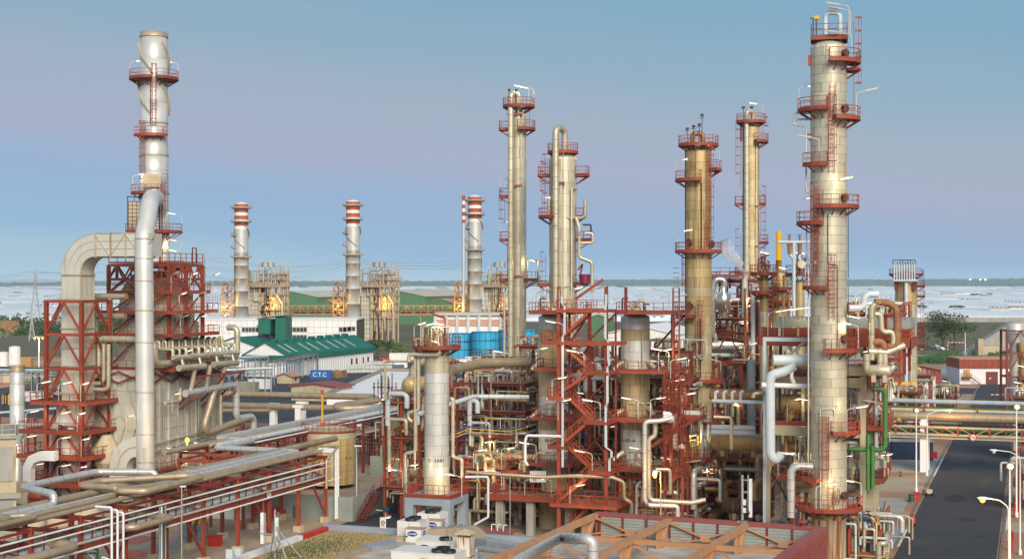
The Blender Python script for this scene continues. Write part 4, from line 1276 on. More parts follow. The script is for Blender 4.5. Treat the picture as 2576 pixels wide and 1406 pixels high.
for zz in(.12,.5,.85,1.15):
 for y in(-.55,.55):cage.beam((-.6,y,zz),(.6,y,zz),.05)
 for x in(-.6,.6):cage.beam((x,-.55,zz),(x,.55,zz),.05)
tank0=m.build('bottle','white');cage0=cage.build('cage','grey_steel')
tankb=MB().bx(-.55,-.5,.14,.55,.5,1.1).build('bottle','blue')
def ibc(p,rz,label,group,src=tank0):
 t=thing('bulk_container',label,'container',p,rz,group)
 link('bottle',src.data,t);link('cage',cage0.data,t)
o=G(870,938)
for i in range(12):
 for k in range(3):
  for j in range(2 if i>7 else 1):
   if k==2 and i<5:continue
   p=o+BX*(i*1.0+1)*.95+AX*(i*.9+j*1.3)+Vector((0,0,k*1.2))
   ibc(p,TH+.25,'white caged bulk container, '+('bottom','middle','top')[k]+' tier, '+('back' if j else 'front')+' row, '+('left','middle','right')[min(2,i//4)]+' of the stack by the warehouse','white bulk containers stacked by the warehouse')
o=G(958,935)
for i in range(6):
 for k in range(2):
  ibc(o+BX*i*1.3+AX*i*.5+Vector((0,0,k*1.2)),TH,'blue caged bulk container, '+('bottom','top')[k]+' tier, '+('left','middle','right')[i//2]+' of the blue stack in the yard','blue bulk containers in the yard',tankb)
o=G(42,1010)
for i in range(6):
 for k in range(2):
  for j in range(2):
   ibc(o+Vector((i*1.35-k*.2,j*3+i*.3,k*1.2)),.1,'white caged bulk container, '+('bottom','top')[k]+' tier, '+('front','back')[j]+' row, '+('left','middle','right')[i//2]+' of the stack behind flared thin stack','white bulk containers at left edge')
for x in(tank0,cage0,tankb):bpy.data.objects.remove(x)
for i in range(14):
 p=G(828+(i%7)*6.5,945+(i//7)*4)
 t=thing('pallet_stack','brown stack of wooden pallets, '+('far' if i<7 else 'near')+' row, '+('left','middle','right')[min(2,(i%7)//3)]+' part, by the warehouse','pallets',p,TH+i*.2,'wooden pallets stacked in the yard')
 m=MB()
 for k in range(7+i%4):m.bx(-.6,-.5,k*.2,.6,.5,k*.2+.13)
 m.build('pallets','pipe_brown',t)
def car(label,p,rz,mat,white=False):
 t=thing('parked_car',label,'car',p,rz,'cars parked beyond the plant')
 m=MB()
 prof=[(-2.1,.35),(-2.15,.75),(-1.9,.95),(-1.2,1.0),(-.7,1.45),(.8,1.48),(1.5,1.0),(2.1,.9),(2.15,.4)]
 n=len(prof)
 vs=[(x,-.85,zz)for x,zz in prof]+[(x,.85,zz)for x,zz in prof]
 m.add(vs,[tuple(range(n)),tuple(range(2*n-1,n-1,-1))]+[(i,i+n,(i+1)%n+n,(i+1)%n)for i in range(n)],False)
 m.build('body',mat,t)
 m=MB();m.add([(-.95,-.87,1.03),(.95+.3,-.87,1.03),(.75,-.87,1.4),(-.65,-.87,1.4)],[(0,1,2,3)]);m.add([(-1.22,-.7,1.02),(-1.22,.7,1.02),(-.74,.7,1.4),(-.74,-.7,1.4)],[(0,1,2,3)]);m.build('window','dark',t)
 for x in(-1.35,1.35):
  for y in(-.8,.8):
   MB().lathe([(.33,-.1),(.33,.1)],12,axis=((x,y,.33),(0,1,0))).build('wheel','black_rubber',t)
 for y in(-.6,.6):MB().box((-2.15,y,.7),(.06,.3,.15)).build('headlight','white',t)
car('red hatchback parked at the right end of the teal roofed warehouse',G(968,906),.2,'red_paint')
car('dark blue car parked beside the red hatchback near dark shrubs',G(943,905),.2,'navy')
car('white car parked nearer the hedge on the dirt track at right',G(2366,881),-1.2,'white')
car('white car parked farther back on the dirt track at right',G(2353,875),-1.2,'white')
tree('dark round tree by the parked cars and warehouse',G(950,903),9,12,'leaf_dark',700,4,trunk=.2)
tree('dark round tree behind the parked blue car',G(934,899),8,9,'leaf_dark',600,3,trunk=.2)
p=G(982,902)
t=thing('palm_tree','palm tree with drooping fronds right of the dark round trees','palm tree',p,0)
MB().tube([(0,0,0),(.2,0,4),(0,0,6.5)],.45,8,r2=.35).build('trunk','pipe_brown',t)
m=MB()
for i in range(46):
 a=i*2.4;e=radians(60-(i*37)%130);L=3.0
 pr=None;pts=[]
 for k in range(5):
  s=k/4;pts.append(Vector((cos(a)*L*s*cos(e*(1-.2*s)),sin(a)*L*s*cos(e),6.5+L*s*sin(e)-1.1*s*s)))
 for k in range(4):
  w=(.45,.55,.45,.2)[k];sd=Vector((-sin(a),cos(a),0))*w*.5;sd2=Vector((-sin(a),cos(a),0))*(.55,.45,.2,.03)[k]*.5
  m.add([tuple(pts[k]-sd),tuple(pts[k]+sd),tuple(pts[k+1]+sd2),tuple(pts[k+1]-sd2)],[(0,1,2,3)])
m.build('fronds','leaf_mid',t)
def vtank(label,u,vt,dia,Y,mat,name='storage_tank',z0=0.0,hoops=5,roof=None,txt=None,group=None):
 X=(u-1288)/F*Y;r=dia/2/F*Y;zt=ZV(vt,Y)
 t=thing(name,label,'tank',(X,Y,0),-atan2(X,Y),group)
 MB().lathe([(r,z0),(r,zt)],36).build('shell',mat,t)
 m=MB()
 for i in range(hoops):
  zz=z0+(zt-z0)*(i+1)/hoops;m.ring(Vector((0,0,zz-.1)),Vector((0,0,1)),Vector((1,0,0)),r*1.02,.16,36)
 for k in range(16):
  a=k*pi/8;m.beam((r*1.008*cos(a),r*1.008*sin(a),z0),(r*1.008*cos(a),r*1.008*sin(a),zt),.10)
 m.build('hoop',mat if roof else 'navy',t)
 if roof:MB().lathe([(r,zt),(r*.6,zt+r*.12),(.1,zt+r*.17)],30).build('roof',roof,t)
 else:MB().lathe([(r*.98,zt),(r*.98,zt-1.2),(.1,zt-1.25)],30,cap0=False).build('inner','dark',t)
 return t,r,zt
for lab,u,vt,dia,Y in(('blue open tank in the middle of the row behind grey wall',1221,834,70,470),('blue open tank at left end of row, partly hidden by steel',1153,838,76,476),('large blue open tank half hidden behind slim silver column',1302,830,96,482)):
 t,r,zt=vtank(lab,u,vt,dia,Y,'cyan_blue',group=None)
 wrap_text(t,r,'E-051',1.1,zt-2.6,25)
Yw=520.0;a=P(1095,793,Yw)
t=thing('brown_panel_building','white walled building with brown upper panels behind the blue tanks','building',(a.x,Yw,0),0)
L=165/F*Yw;zt=a.z
MB().bx(0,.3,0,L,20,zt).build('wall','white_wall',t)
MB().bx(0,.05,ZV(820,Yw),L,.3,ZV(803,Yw)).build('upper_panel','pink_roof',t)
for i in range(7):MB().bx(L*i/6-.5,-.5,0,L*i/6+.5,.04,zt).build('column','pale_blue',t)
MB().bx(-.5,-.8,zt,L+.5,20,zt+.8).build('roof','cream_roof',t)
Yw=400.0;a=P(1170,897,Yw)
t=thing('panel_wall','pale grey concrete panel wall in front of the blue tanks','wall',(a.x,Yw,0),.30)
for i in range(9):
 MB().bx(i*2.6,0,0,i*2.6+2.5,.4,a.z+.12*i).build('panel','concrete_grey' if i%4==2 else 'white_wall',t)
for i,x in enumerate((3,5,14,15.5)):
 MB().tube([(x,-.6,3),(x,-.6,a.z-.3)],.55,12).build('stack_pipe','pale_blue' if i>1 else 'dark',t)
rt,he,hr=gable_hall('low shed with dull red roof and perforated cream end wall',850,975,362,13,8,.8,'concrete_cream','maroon_clad','shed')
p=G(672,1003)
hut,_,_=gable_hall('small cream hut with pinkish roof near the blue steel pipe bridge',735,947,425,5,4.5,.8,'concrete_cream','pink_roof','hut')
MB().bx(.03,1.5,.9,.12,2.6,2.0).build('window','maroon',hut)
container('pale yellow container hut in the yard beside blue pipe bridge',615,985,'pipe_cream',6,TH,'cabin')
container('white container cabin in the yard left of cream hut',648,978,'white',6,TH,'cabin')
container('white container office behind the bulk container stacks',1010,906,'white',9,.1,'cabin')
container('long white container office right of the yard entrance',995,925,'white',8,.2,'cabin')
bz=Vector((-32,365,0))
bq=[G(822,995,2.6),G(1000,992,2.2),G(1030,934,3.0),G(965,933,3.0)]
m=MB();m.add([tuple(p)for p in bq]+[(p.x,p.y,0)for p in bq],[(0,1,2,3),(0,4,5,1),(1,5,6,2),(3,2,6,7),(0,3,7,4)])
o=m.build('lined_basin','white_wall');tag(o,'white lined raised basin beside the low red roofed shed','basin')
pipe('tan coping pipe along the far edge of white lined basin',[bq[0]+Vector((0,0,.4)),bq[3]+Vector((0,0,.4)),bq[2]+Vector((0,0,.4))],.5,'pipe_tan',bands=0)
def pipe_bridge(label,a,b,z,w,mat,npipe,pm_,col=6.0,r=.16,post=.25,name='pipe_bridge'):
 a,b=Vector((a[0],a[1],0)),Vector((b[0],b[1],0));d=b-a;L=d.length
 t=thing(name,label,'pipe bridge',a,atan2(d.y,d.x))
 m=MB();n=max(1,round(L/col));brc=MB()
 for i in range(n+1):
  x=L*i/n
  for y in(0,w):m.hcol((x,y,0),z,post)
 for y in(0,w):brc.beam((0,y,z-.2),(L,y,z-.2),post*.8,post*1.3);brc.beam((0,y,z-1.3),(L,y,z-1.3),post*.6)
 for i in range(n+1):brc.beam((L*i/n,0,z-.2),(L*i/n,w,z-.2),post,post*1.2)
 for i in range(n):brc.beam((L*i/n,0,z-1.3),(L*(i+.5)/n,0,z-.2),.12);brc.beam((L*(i+1)/n,0,z-1.3),(L*(i+.5)/n,0,z-.2),.12)
 m.build('post',mat,t);brc.build('beam',mat,t)
 for k in range(npipe):ppipe(t,[(-.5,w*(k+.5)/npipe,z+r),(L+.5,w*(k+.5)/npipe,z+r)],r,pm_,bands=0)
 return t
pipe_bridge('grey blue steel pipe bridge left of the teal roofed warehouse',G(540,960),G(675,949),6.5,3,'grey_blue',3,'pale_blue')
pipe_bridge('lower grey blue pipe bridge in front of the cream hut',G(548,1000),G(682,992),6.8,3,'grey_blue',3,'white')
pipe_bridge('rusty topped grey blue pipe bridge in front of the teal roofed warehouse',G(690,968),G(800,940),6.5,2.5,'grey_blue',2,'pipe_brown')
pipe_bridge('long blue grey pipe bridge crossing behind flared thin stack',G(-20,1000),G(180,1003),7.0,3,'grey_blue',3,'pale_blue')
pipe_bridge('dark green pipe bridge at left edge behind the sodium lamp mast',G(-20,985),G(185,990),6.4,3,'navy',3,'dark_green')
for lab,u,v,dia,h in(('white round tank at the far left edge of the yard',8,941,26,7),('white squat tank second from the left edge',37,943,26,9)):
 Y=G(u,v).y;vtank(lab,u,706+(H-h)/Y*F,dia,Y,'white',roof='white',hoops=3)
container('long ochre container at the left edge yard',28,935,'yellow_steel',13,0,hh=4.5)
container('yellow container beside the flared thin stack',19,1018,'yellow',2.6,0);container('navy container at the left edge beside yellow one',4,1018,'navy',3,0)
t=thing('boundary_wall','tan concrete boundary wall behind the flared thin stack','wall',G(-20,962),.0)
for i in range(16):MB().bx(i*3.1,0,0,i*3.1+3.0,.3,3.2).build('panel','concrete_cream' if i%3 else 'concrete',t)
t=thing('flatbed_trailer','white and red flatbed trailer left of the square duct','trailer',G(105,1000),.08)
MB().bx(-6,-1.2,.9,6,1.2,1.3).build('bed','white',t);MB().bx(-6,-1.3,1.3,-4,1.3,2.6).build('headboard','red_paint',t)
for x in(-4,3,4.4):MB().lathe([(.5,-1.3),(.5,1.3)],12,axis=((x,0,.5),(0,1,0))).build('wheel','black_rubber',t)
for i,(u,v)in enumerate(((6,838),(18,838),(33,838))):
 p=G(u,v);t=thing('cable_drum',('leftmost','middle','rightmost')[i]+' of three large brown cable drums on the scrub','cable drum',p,.6,'cable drums on the scrub')
 for y in(-1.3,1.3):MB().lathe([(3.6,-.15),(3.6,.15)],20,axis=((0,y,3.6),(0,1,0))).build('flange','pipe_brown',t)
 MB().lathe([(2.2,-1.2),(2.2,1.2)],16,axis=((0,0,3.6),(0,1,0))).build('core','dark_brown',t)
p=G(98,968)
t=thing('light_mast','tall pale mast with a ring of glowing orange lamps at left','light mast',p,0)
hm=ZV(846,p.y)
MB().lathe([(.22,0),(.14,hm)],10).build('pole','white',t);m=MB();m.lathe([(1.4,hm-.2),(1.4,hm)],12);m.build('head_ring','grey_steel',t)
for k in range(6):MB().lathe([(.1,-.3),(.34,0),(.1,.3)],10).build('lamp_head','sodium',t,None,(1.3*cos(k),1.3*sin(k)-.3,hm-.5))
L=bpy.data.lights.new('sodium_light','POINT');L.energy=3500;L.color=(1,.5,.12);L.shadow_soft_size=.6
lo=bpy.data.objects.new('sodium_light',L);COL.objects.link(lo);lo.parent=t;lo.location=(0,-1.5,hm-1.2)
def yard_pole(label,u,v,vt,group=None):
 p=G(u,v);hh=ZV(vt,p.y);t=thing('light_pole',label,'light pole',p,0,group)
 MB().tube([(0,0,0),(0,0,hh),(1.6,0,hh+.3)],.12,6,bend=.8).build('pole','grey_steel',t);MB().box((1.9,0,hh+.3),(.9,.3,.18)).build('lamp_head','white',t)
for i,(u,v,vt)in enumerate(((64,842,805),(138,834,806),(143,835,806),(156,834,808),(230,900,862),(770,800,772),(1061,800,773),(480,860,822),(597,1000,900),(2306,905,880))):
 yard_pole('thin grey light pole '+('by the bushes at far left','right of the small lattice pylon','right of the small lattice pylon','next to the square duct','left of the boiler','before the left green hall','before the right green hall','beside the red boiler frame','by the teal roofed warehouse','before the right hand hedge')[i],u,v,vt,'thin light poles in the far yards')
for i in range(14):
 p=G(573+(i%7)*7-60*(i>6),805+(i//7)*10);yard_pole('thin grey switchyard pole right of the boiler frame, '+('near' if i>6 else 'far')+' row',p.x*F/p.y+1288,706+H*F/p.y,722+(i%3)*8,'thin light poles in the far yards')
# == left works: boiler, stack, ducts
def sweep_rect(m,path,w,h,side,taper=None):
 """rectangular duct swept along path lying in the vertical plane whose normal is side"""
 path=[Vector(p)for p in path];side=Vector(side).normalized()
 vs,fs=[],[]
 for i,p in enumerate(path):
  if i==0:d=path[1]-p
  elif i==len(path)-1:d=p-path[-2]
  else:d=(path[i+1]-p).normalized()+(p-path[i-1]).normalized()
  d.normalize();nrm=side.cross(d).normalized()
  k=1.0 if taper is None else taper[i]
  for a,b in((-1,-1),(1,-1),(1,1),(-1,1)):
   vs.append(tuple(p+side*(a*w/2)+nrm*(b*h/2*k)))
 for i in range(len(path)-1):
  for k in range(4):
   k2=(k+1)%4
   fs.append((i*4+k,i*4+k2,(i+1)*4+k2,(i+1)*4+k))
 fs+=[(3,2,1,0),tuple(range(len(vs)-4,len(vs)))]
 m.add(vs,fs);return vs
O2=Vector((-49.7,200,0))
ps=O2+BX*-5.2+AX*9
YS1=ps.y
t=thing('flue_stack','tall silver flue stack with spiral strakes standing on the red framed boiler','stack',(ps.x,ps.y,0),-atan2(ps.x,ps.y))
stk=t;z=lambda v:ZV(v,YS1);sc=F/YS1
rt,rb=34.0/sc,38.0/sc
vv=[676,640,583,530,486,452,430,391,342,310,260,199,150,95]
def rs(v):return rt+(rb-rt)*max(0,min(1,(v-300)/260))
for a,b in zip(vv,vv[1:]):
 MB().lathe([(rs(a),z(a)),(rs(b),z(b)-.09),(rs(b)*.985,z(b)-.085),(rs(b)*.985,z(b))],40).build('shell_ring','clad_silver',t)
 if b in(310,486,391,583):
  m=MB().ring(Vector((0,0,z(b))),Vector((0,0,1)),Vector((1,0,0)),rs(b)*1.05,.22,40);m.build('flange','clad_cream',t)
MB().lathe([(rt*1.06,z(95)),(rt*.98,z(83)),(rt*.9,z(83)),(rt*.9,z(95))],40,cap1=True).build('cap_ring','pipe_tan',t)
for k in range(3):
 for seg in((110,190),(205,290)):
  vs,fs=[],[]
  for i in range(17):
   v=seg[0]+(seg[1]-seg[0])*i/16
   a=k*2*pi/3+(v-110)/180*pi*1.1+.5
   for rr in(rt*.98,rt*1.19):
    for dz in(0,.10):vs.append((rr*sin(a),-rr*cos(a),z(v)+dz))
  for i in range(16):
   q=i*4;fs+=[(q,q+2,q+6,q+4),(q+1,q+5,q+7,q+3),(q+2,q+3,q+7,q+6)]
  fs+=[(0,1,3,2),(64,66,67,65)]
  MB().add(vs,fs).build('strake','pipe_cream',t)
platform(t,rt,z(199),-178,-8,1.5,lamps=[(-100,80,'tube_white')]);platform(t,rt,z(199),8,178,1.5,lamps=[(95,-90,'tube_white')])
platform(t,rt,z(342),-70,40,1.0);platform(t,rs(486),z(486),-85,25,1.1,lamps=[(-70,80,'tube_white')])
platform(t,rs(583),z(583),-170,100,1.8,lamps=[(80,-85,'tube_white')]);platform(t,rb,z(676),40,130,2.0,lamps=[(75,-80,'tube_white')])
for(x,v0,v1,cg)in((0,322,162,True),(-1.45,440,312,True),(1.3,548,455,True),(.6,583,500,False)):
 rr=rs(v0)+.2;a=math.asin(max(-.95,min(.95,x/rr)));q=ap(math.degrees(a),rr)
 m=MB();m.ladder((q.x,q.y,z(v0)),z(v1),a-pi/2,cg,z_cage=z(v0)+1);m.build('ladder','red',t)
m=MB();m.box((-.35,-rb-.2,z(457)),(2.3,.5,1.9));m.build('damper_box','pipe_tan',t)
q=ap(-14,rt+.12);ppipe(t,[(q.x,q.y,z(320)),(q.x,q.y,z(205))],.06,'dark',bands=0,n=6)
for x in(-.1,.25):ppipe(t,[(x+.9,-rb-.1,z(670)),(x+.9,-rb-.1,z(490))],.06,'dark',bands=0,n=6)
m=MB();x0=-3.65
for x in(x0,x0+1.9):m.beam((x,-1.2,z(587)),(x,-1.2,z(497)),.14)
m.beam((x0-.1,-1.2,z(497)),(x0+2,-1.2,z(497)),.16);m.tube([(x0+.95,-1.2,z(497)),(x0+.95,-1.2,z(508))],.05,6);m.build('hoist_frame','dark_brown',t)
sc_=MB().bx(x0+.12,-1.3,z(585),x0+1.78,-1.2,z(509)).build('screen_panel','pipe_tan',t)
m=MB()
for i in range(9):m.beam((x0+.12,-1.33,z(509+i*9.5)),(x0+1.78,-1.33,z(509+i*9.5)),.06)
for i in range(4):m.beam((x0+.12+i*.55,-1.33,z(509)),(x0+.12+i*.55,-1.33,z(585)),.06)
m.build('screen_rib','dark',sc_)
t=thing('boiler','large grey panelled boiler in a red braced steel frame with platforms','boiler',O2,TH)
boil=t
LB=18.8;WB=9.2;HB=17.6
MB().bx(-WB,0,1.2,0,LB,HB).build('casing','clad_grey',t)
def rib(x0,y0,z0,x1,y1,z1,nm='stiffener',mt='clad_grey'):return MB().bx(x0,y0,z0,x1,y1,z1).build(nm,mt,t)
for i in range(9):
 y=LB*i/8;rib(.003,y-.08,1.2,.20,y+.08,HB)
for i in range(6):
 x=-WB*i/5;rib(x-.08,-.20,1.2,x+.08,-.003,HB)
for k in range(9):
 zz=2.2+k*1.8
 for i in range(8):rib(.003,LB*i/8+.14,zz,.10,LB*(i+1)/8-.14,zz+.10,'panel_rib')
 for i in range(5):rib(-WB*(i+1)/5+.14,-.10,zz,-WB*i/5-.14,-.003,zz+.10,'panel_rib')
for i in(0,1,2,3):
 x0=-WB*i/5-.1;x1=x0-WB/5
 MB().beam((x0,-.33,11-0),(x1,-.33,16.8),.16,.1).build('stay','clad_grey',t);MB().beam((x1,-.33,4.5),(x0,-.33,10),.16,.1).build('stay','clad_grey',t)
MB().bx(.12,13.0,5.0,.22,15.2,6.1).build('sign_plate','pipe_tan',t)
text_obj('lettering','B-401 N',.62,'ink',t,(.24,14.1,5.55),(pi/2,0,pi/2))
ya,yb=4.9,13.6;xa,xb=-10.0,0.0
MB().bx(xa+1.2,ya+.9,HB,xb-1.0,yb-.9,26.6).build('convection_casing','clad_grey',t)
for i in range(8):
 y=ya+.9+(yb-ya-1.8)*i/7;rib(xb-1.0,y-.08,HB,xb-.8,y+.08,26.6)
for i in range(8):
 x=xa+1.2+(xb-xa-2.2)*i/7;rib(x-.08,ya+.7,HB,x+.08,ya+.9,26.6)
for zz in(19,20.6,22,23.8,25.2):
 for i in range(7):
  y=ya+.98+(yb-ya-1.8)*i/7
  MB().bx(xb-1.0,y+.12,zz,xb-.9,y+.95,zz+.85).build('access_door','clad_cream',t)
  x=xa+1.3+(xb-xa-2.2)*i/7
  MB().bx(x+.12,ya+.8,zz,x+.9,ya+.9,zz+.85).build('access_door','clad_cream',t)
m=MB();c0=(-5.2,9.2);a=[(xa+1.2,ya+.9,26.6),(xb-1,ya+.9,26.6),(xb-1,yb-.9,26.6),(xa+1.2,yb-.9,26.6)]
mid=[(x,y,28.4)for x,y,_ in a];b=[(c0[0]+sx_*1.9,c0[1]+sy_*1.9,31.4)for sx_,sy_ in((-1,-1),(1,-1),(1,1),(-1,1))]
m.add(a+mid+b,[(0,1,5,4),(1,2,6,5),(2,3,7,6),(3,0,4,7),(4,5,9,8),(5,6,10,9),(6,7,11,10),(7,4,8,11),(8,9,10,11)]);m.build('hood','clad_ochre',t)
ztop=32.2
lv=[17.6,22.3,25.5,28.3,30.2,ztop]
cols=[(xa,ya),(xa+5,ya),(xb,ya),(xb,ya+4.3),(xb,yb),(xa,yb),(xa+5,yb)]
for x,y in cols:MB().hcol((x,y,17.4),ztop,.44).build('column','red',t)
def beam_part(p,q,w,h=None,nm='beam',mt='red',tt=None):return MB().beam(p,q,w,h).build(nm,mt,tt or t)
for zz in lv:
 for(p,q)in(((xa,ya),(xb,ya)),((xb,ya),(xb,yb)),((xb,yb),(xa,yb)),((xa,yb),(xa,ya))):
  beam_part((*p,zz),(*q,zz),.3,.4)
for(x0,y0,x1,y1)in((xa,ya,xa+5,ya),(xa+5,ya,xb,ya),(xb,ya,xb,ya+4.3),(xb,ya+4.3,xb,yb),(xa,yb,xa,ya)):
 mx_,my_=(x0+x1)/2,(y0+y1)/2
 n=2
 for i in range(n):
  p=Vector((x0,y0,0)).lerp(Vector((x1,y1,0)),i/n);q=Vector((x0,y0,0)).lerp(Vector((x1,y1,0)),(i+1)/n);c=(p+q)/2
  beam_part((p.x,p.y,30.2),(c.x,c.y,ztop),.2,nm='brace');beam_part((q.x,q.y,30.2),(c.x,c.y,ztop),.2,nm='brace')
  beam_part((c.x,c.y,30.2),(c.x,c.y,ztop),.18,nm='brace')
 for a_,b_ in((25.5,28.3),(22.3,25.5),(28.3,30.2),(17.6,22.3)):
  beam_part((x0,y0,a_),(x1,y1,b_),.2,nm='brace')if(a_!=28.3)else(beam_part((x0,y0,a_),(mx_,my_,b_),.2,nm='brace'),beam_part((x1,y1,a_),(mx_,my_,b_),.2,nm='brace'))
for zz,e in((17.6,2.6),(22.3,1.9),(25.5,1.7),(28.3,.4)):
 m=MB();m.bx(xb+.3,ya-e,zz+.05,xb+e,yb+1.5,zz+.17);m.bx(xa,ya-e,zz+.05,xb+.3,ya-.3,zz+.17);pl=m.build('walkway','maroon',t)
 MB().beam((xb+e,ya-e,zz),(xb+e,yb+1.5,zz),.1,.34).beam((xa,ya-e,zz),(xb+e,ya-e,zz),.1,.34).build('edge_beam','red',pl)
 MB().rail([(xa,ya-e,zz+.15),(xb+e,ya-e,zz+.15),(xb+e,yb+1.5,zz+.15),(xb,yb+1.5,zz+.15)],w=.08).build('railing','red',pl)
 for dy in(0,5,11):lamp(t,(xb+e-.1,ya+dy,zz+.2),60,h=2.2,lit='tube_white' if(dy+int(zz))%2 else None)
m=MB();m.bx(xa,ya,ztop+.26,xb,yb,ztop+.34);m.build('top_deck','red',t);MB().rail([(xa,ya,ztop+.35),(xb,ya,ztop+.35),(xb,yb,ztop+.35)],w=.09,h=1.3).build('railing','red',t)
m=MB();m.beam((xb,ya+6,ztop),(xb,ya+6,ztop+2.6),.14);m.beam((xb,ya+7,ztop),(xb,ya+7,ztop+2.6),.14);m.beam((xb,ya+6,ztop+2.5),(xb,ya+7,ztop+2.5),.12);m.build('davit','maroon',t)
lamp(t,(xb-.5,ya+4,ztop+.3),-90,h=3)
for y0 in(0.2,4.9,9.6,14.3):
 beam_part((.5,y0,15.9),(.5,y0+4.6,17.5),.2,nm='brace',mt='maroon');beam_part((.5,y0+4.6,15.9),(.5,y0,17.5),.2,nm='brace',mt='maroon')
for x0 in(-WB,-WB/2-.1):
 beam_part((x0,-.5,15.9),(x0+WB/2,-.5,17.5),.2,nm='brace',mt='maroon');beam_part((x0+WB/2,-.5,15.9),(x0,-.5,17.5),.2,nm='brace',mt='maroon')
ppipe(t,[(-9,-1.6,22.0),(1.9,-1.6,22.0),(1.9,-1.6,18.7),(1.9,20.2,18.4),(1.9,20.2,23.0),(.3,20.2,23.0)],.46,'pipe_cream',bands=1.2,bend=1.3,n=14)
for i in range(11):
 y=1.0+i*1.65
 ppipe(t,[(.4,y,20.3),(.4,y,21.6),(.9,y,21.6),(.9,y,20.6),(3.1,y,20.6),(3.1,y,19.6)],.19 if i%2 else .26,'pipe_cream',bands=0,bend=.35)
for i in range(4):
 y=1.0+i*4.5
 MB().tube([(3.1,y,19.5),(3.1,y+4.0,19.4)],.36,12).build('header','pipe_cream',t)
 if i%2==0:
  MB().tube([(3.5,y+.8,18.0),(3.5,y+7.4,17.9)],.46,12).build('header','pipe_cream',t)
 ppipe(t,[(3.1,y+2,19.4),(3.5,y+2,18.2)],.24,'pipe_cream',bands=0)
ppipe(t,[(2.8,4.5,14.3),(2.8,15.5,14.6),(2.8,18.4,14.6),(2.8,18.4,9.5),(2.8,23.5,9.5),(2.8,23.5,6.8)],.52,'pipe_silver',bands=1.0,bend=1.1,n=14)
for y in(6,10,14):ppipe(t,[(3.5,y,17.9),(2.8,y,14.6)],.34,'pipe_cream',bands=0)
ppipe(t,[(2.8,12.5,14.6),(2.8,9.5,9.3),(2.8,10.3,8.2),(2.8,20.0,9.2),(2.8,22.0,9.4)],.52,'pipe_tan',bands=1.2,bend=.9,n=14)
ppipe(t,[(2.6,14.3,13.4),(2.6,14.3,9.0)],.22,'pipe_cream');ppipe(t,[(1.6,1.5,13.2),(1.6,5.2,13.2),(1.6,5.2,15.0)],.28,'pipe_cream')
ppipe(t,[(.6,.5,7.6),(.6,17.5,8.4)],.12,'pipe_cream',bands=0);ppipe(t,[(.7,.5,6.6),(.7,13,7.4),(.7,13,6.2),(.7,18,6.6)],.14,'pipe_cream',bands=0)
for x,y0 in((.3,7),(.3,12.8),(.3,17.5)):
 for(p,q)in(((x,y0,16.5),(4.2,y0,16.5)),((x,y0,12.6),(4.2,y0,16.4)),((x,y0,11.8),(3.4,y0,13.8))):beam_part(p,q,.22,nm='bracket')
beam_part((4.2,6.5,16.6),(4.2,18.5,16.6),.2,.3,nm='bracket')
q_=random.Random(2)
for i in range(10):
 y=1+i*1.8;ppipe(t,[(.45,y,8.5),(.45,y,11.5+q_.uniform(-1,4))],.09,'pipe_cream',bands=0,n=6)
for i in range(4):
 ppipe(t,[(-WB-6,-1.3-i*.1,17.6-i*.85),(-WB+1.2+i*.85,-1.3-i*.1,17.6-i*.85),(-WB+1.2+i*.85,-1.3-i*.1,21.3)],.30,'pipe_cream',bands=1.6,bend=.8)
MB().tube([(-WB-2.0,2.0,27.8),(-WB+4.2,2.0,27.8)],.42,12).build('header','pipe_cream',t);MB().tube([(-WB-1.5,2.0,25),(-WB+4.0,2.0,25)],.45,12).build('header','pipe_cream',t)
for x in(-WB-.8,-WB+1.5):ppipe(t,[(x,2,27.8),(x,2,18)],.38,'pipe_cream',bands=1.5)
m=MB();m.bx(.3,-1,4.0,2.6,19,4.15);pl=m.build('walkway','maroon',t);MB().rail([(.6,-1,4.15),(2.6,-1,4.15),(2.6,19,4.15)],w=.07).build('railing','red',pl)
for i in range(26):
 m=MB();y=.3+i*.7;hh=q_.uniform(.7,1.7);m.tube([(1.4,y,4.15),(1.4,y,4.15+hh),(.3,y,4.4+hh)],.06,5);valve(m,(1.4,y,4.4+hh*.5),.16);m.build('burner_valve','clad_tan' if i%3 else 'pipe_silver',t)
for i in range(8):
 m=MB();y=1+i*2.2;m.tube([(.5,y,6.4),(.5,y,7.0),(.9,y,7.0),(.9,y,6.4)],.05,5);m.tube([(.5,y+.7,6.4),(.5,y+.7,7.0),(.9,y+.7,7.0),(.9,y+.7,6.4)],.05,5);m.build('handrail_loop','pipe_silver',t)
lamp(t,(2.6,4,4.1),-60);lamp(t,(2.6,11,4.1),-60);lamp(t,(3,1,12),60,lit='tube_white');lamp(t,(-3,-1,9),60);lamp(t,(-7.5,-1,7),60)
m=MB()
for x in(-WB,-WB/2,0):
 for y in(0,LB/2,LB):m.bx(x-.25,y-.25,0,x+.25,y+.25,1.2)
m.build('foot','concrete',t)
pts=[P(392,500,206.5),P(381,500,202.5),P(377,510,199.5),P(362,600,195.5),P(366,1190,195.5),P(366,1222,195.5)]
o0=Vector((pts[-1].x,pts[-1].y,0))
t=thing('flue_duct','big round silver duct rising in front of boiler and bending into stack','duct',o0,0)
MB().tube([p-o0 for p in pts],1.22,28,bend=1.7).build('duct_shell','clad_silver',t)
for v in(560,600,650,706,780,860,985,1090,1160):
 m=MB();c=P(363+(v-600)*.006,v,195.5)-o0
 if v>580:m.ring(c,Vector((0,0,1)),Vector((1,0,0)),1.29,.12 if v%4 else .2,28)
 else:m.ring(P(368,v,197.4)-o0,(pts[3]-pts[2]),Vector((1,0,0)),1.32,.14,28)
 m.build('flange','clad_cream',t)
path=[]
for i in range(9):
 a=radians(90*i/8);path.append(Vector((-.6-2.9*sin(a)-.3,0,3.6-3.2*(1-cos(a))+.8)))
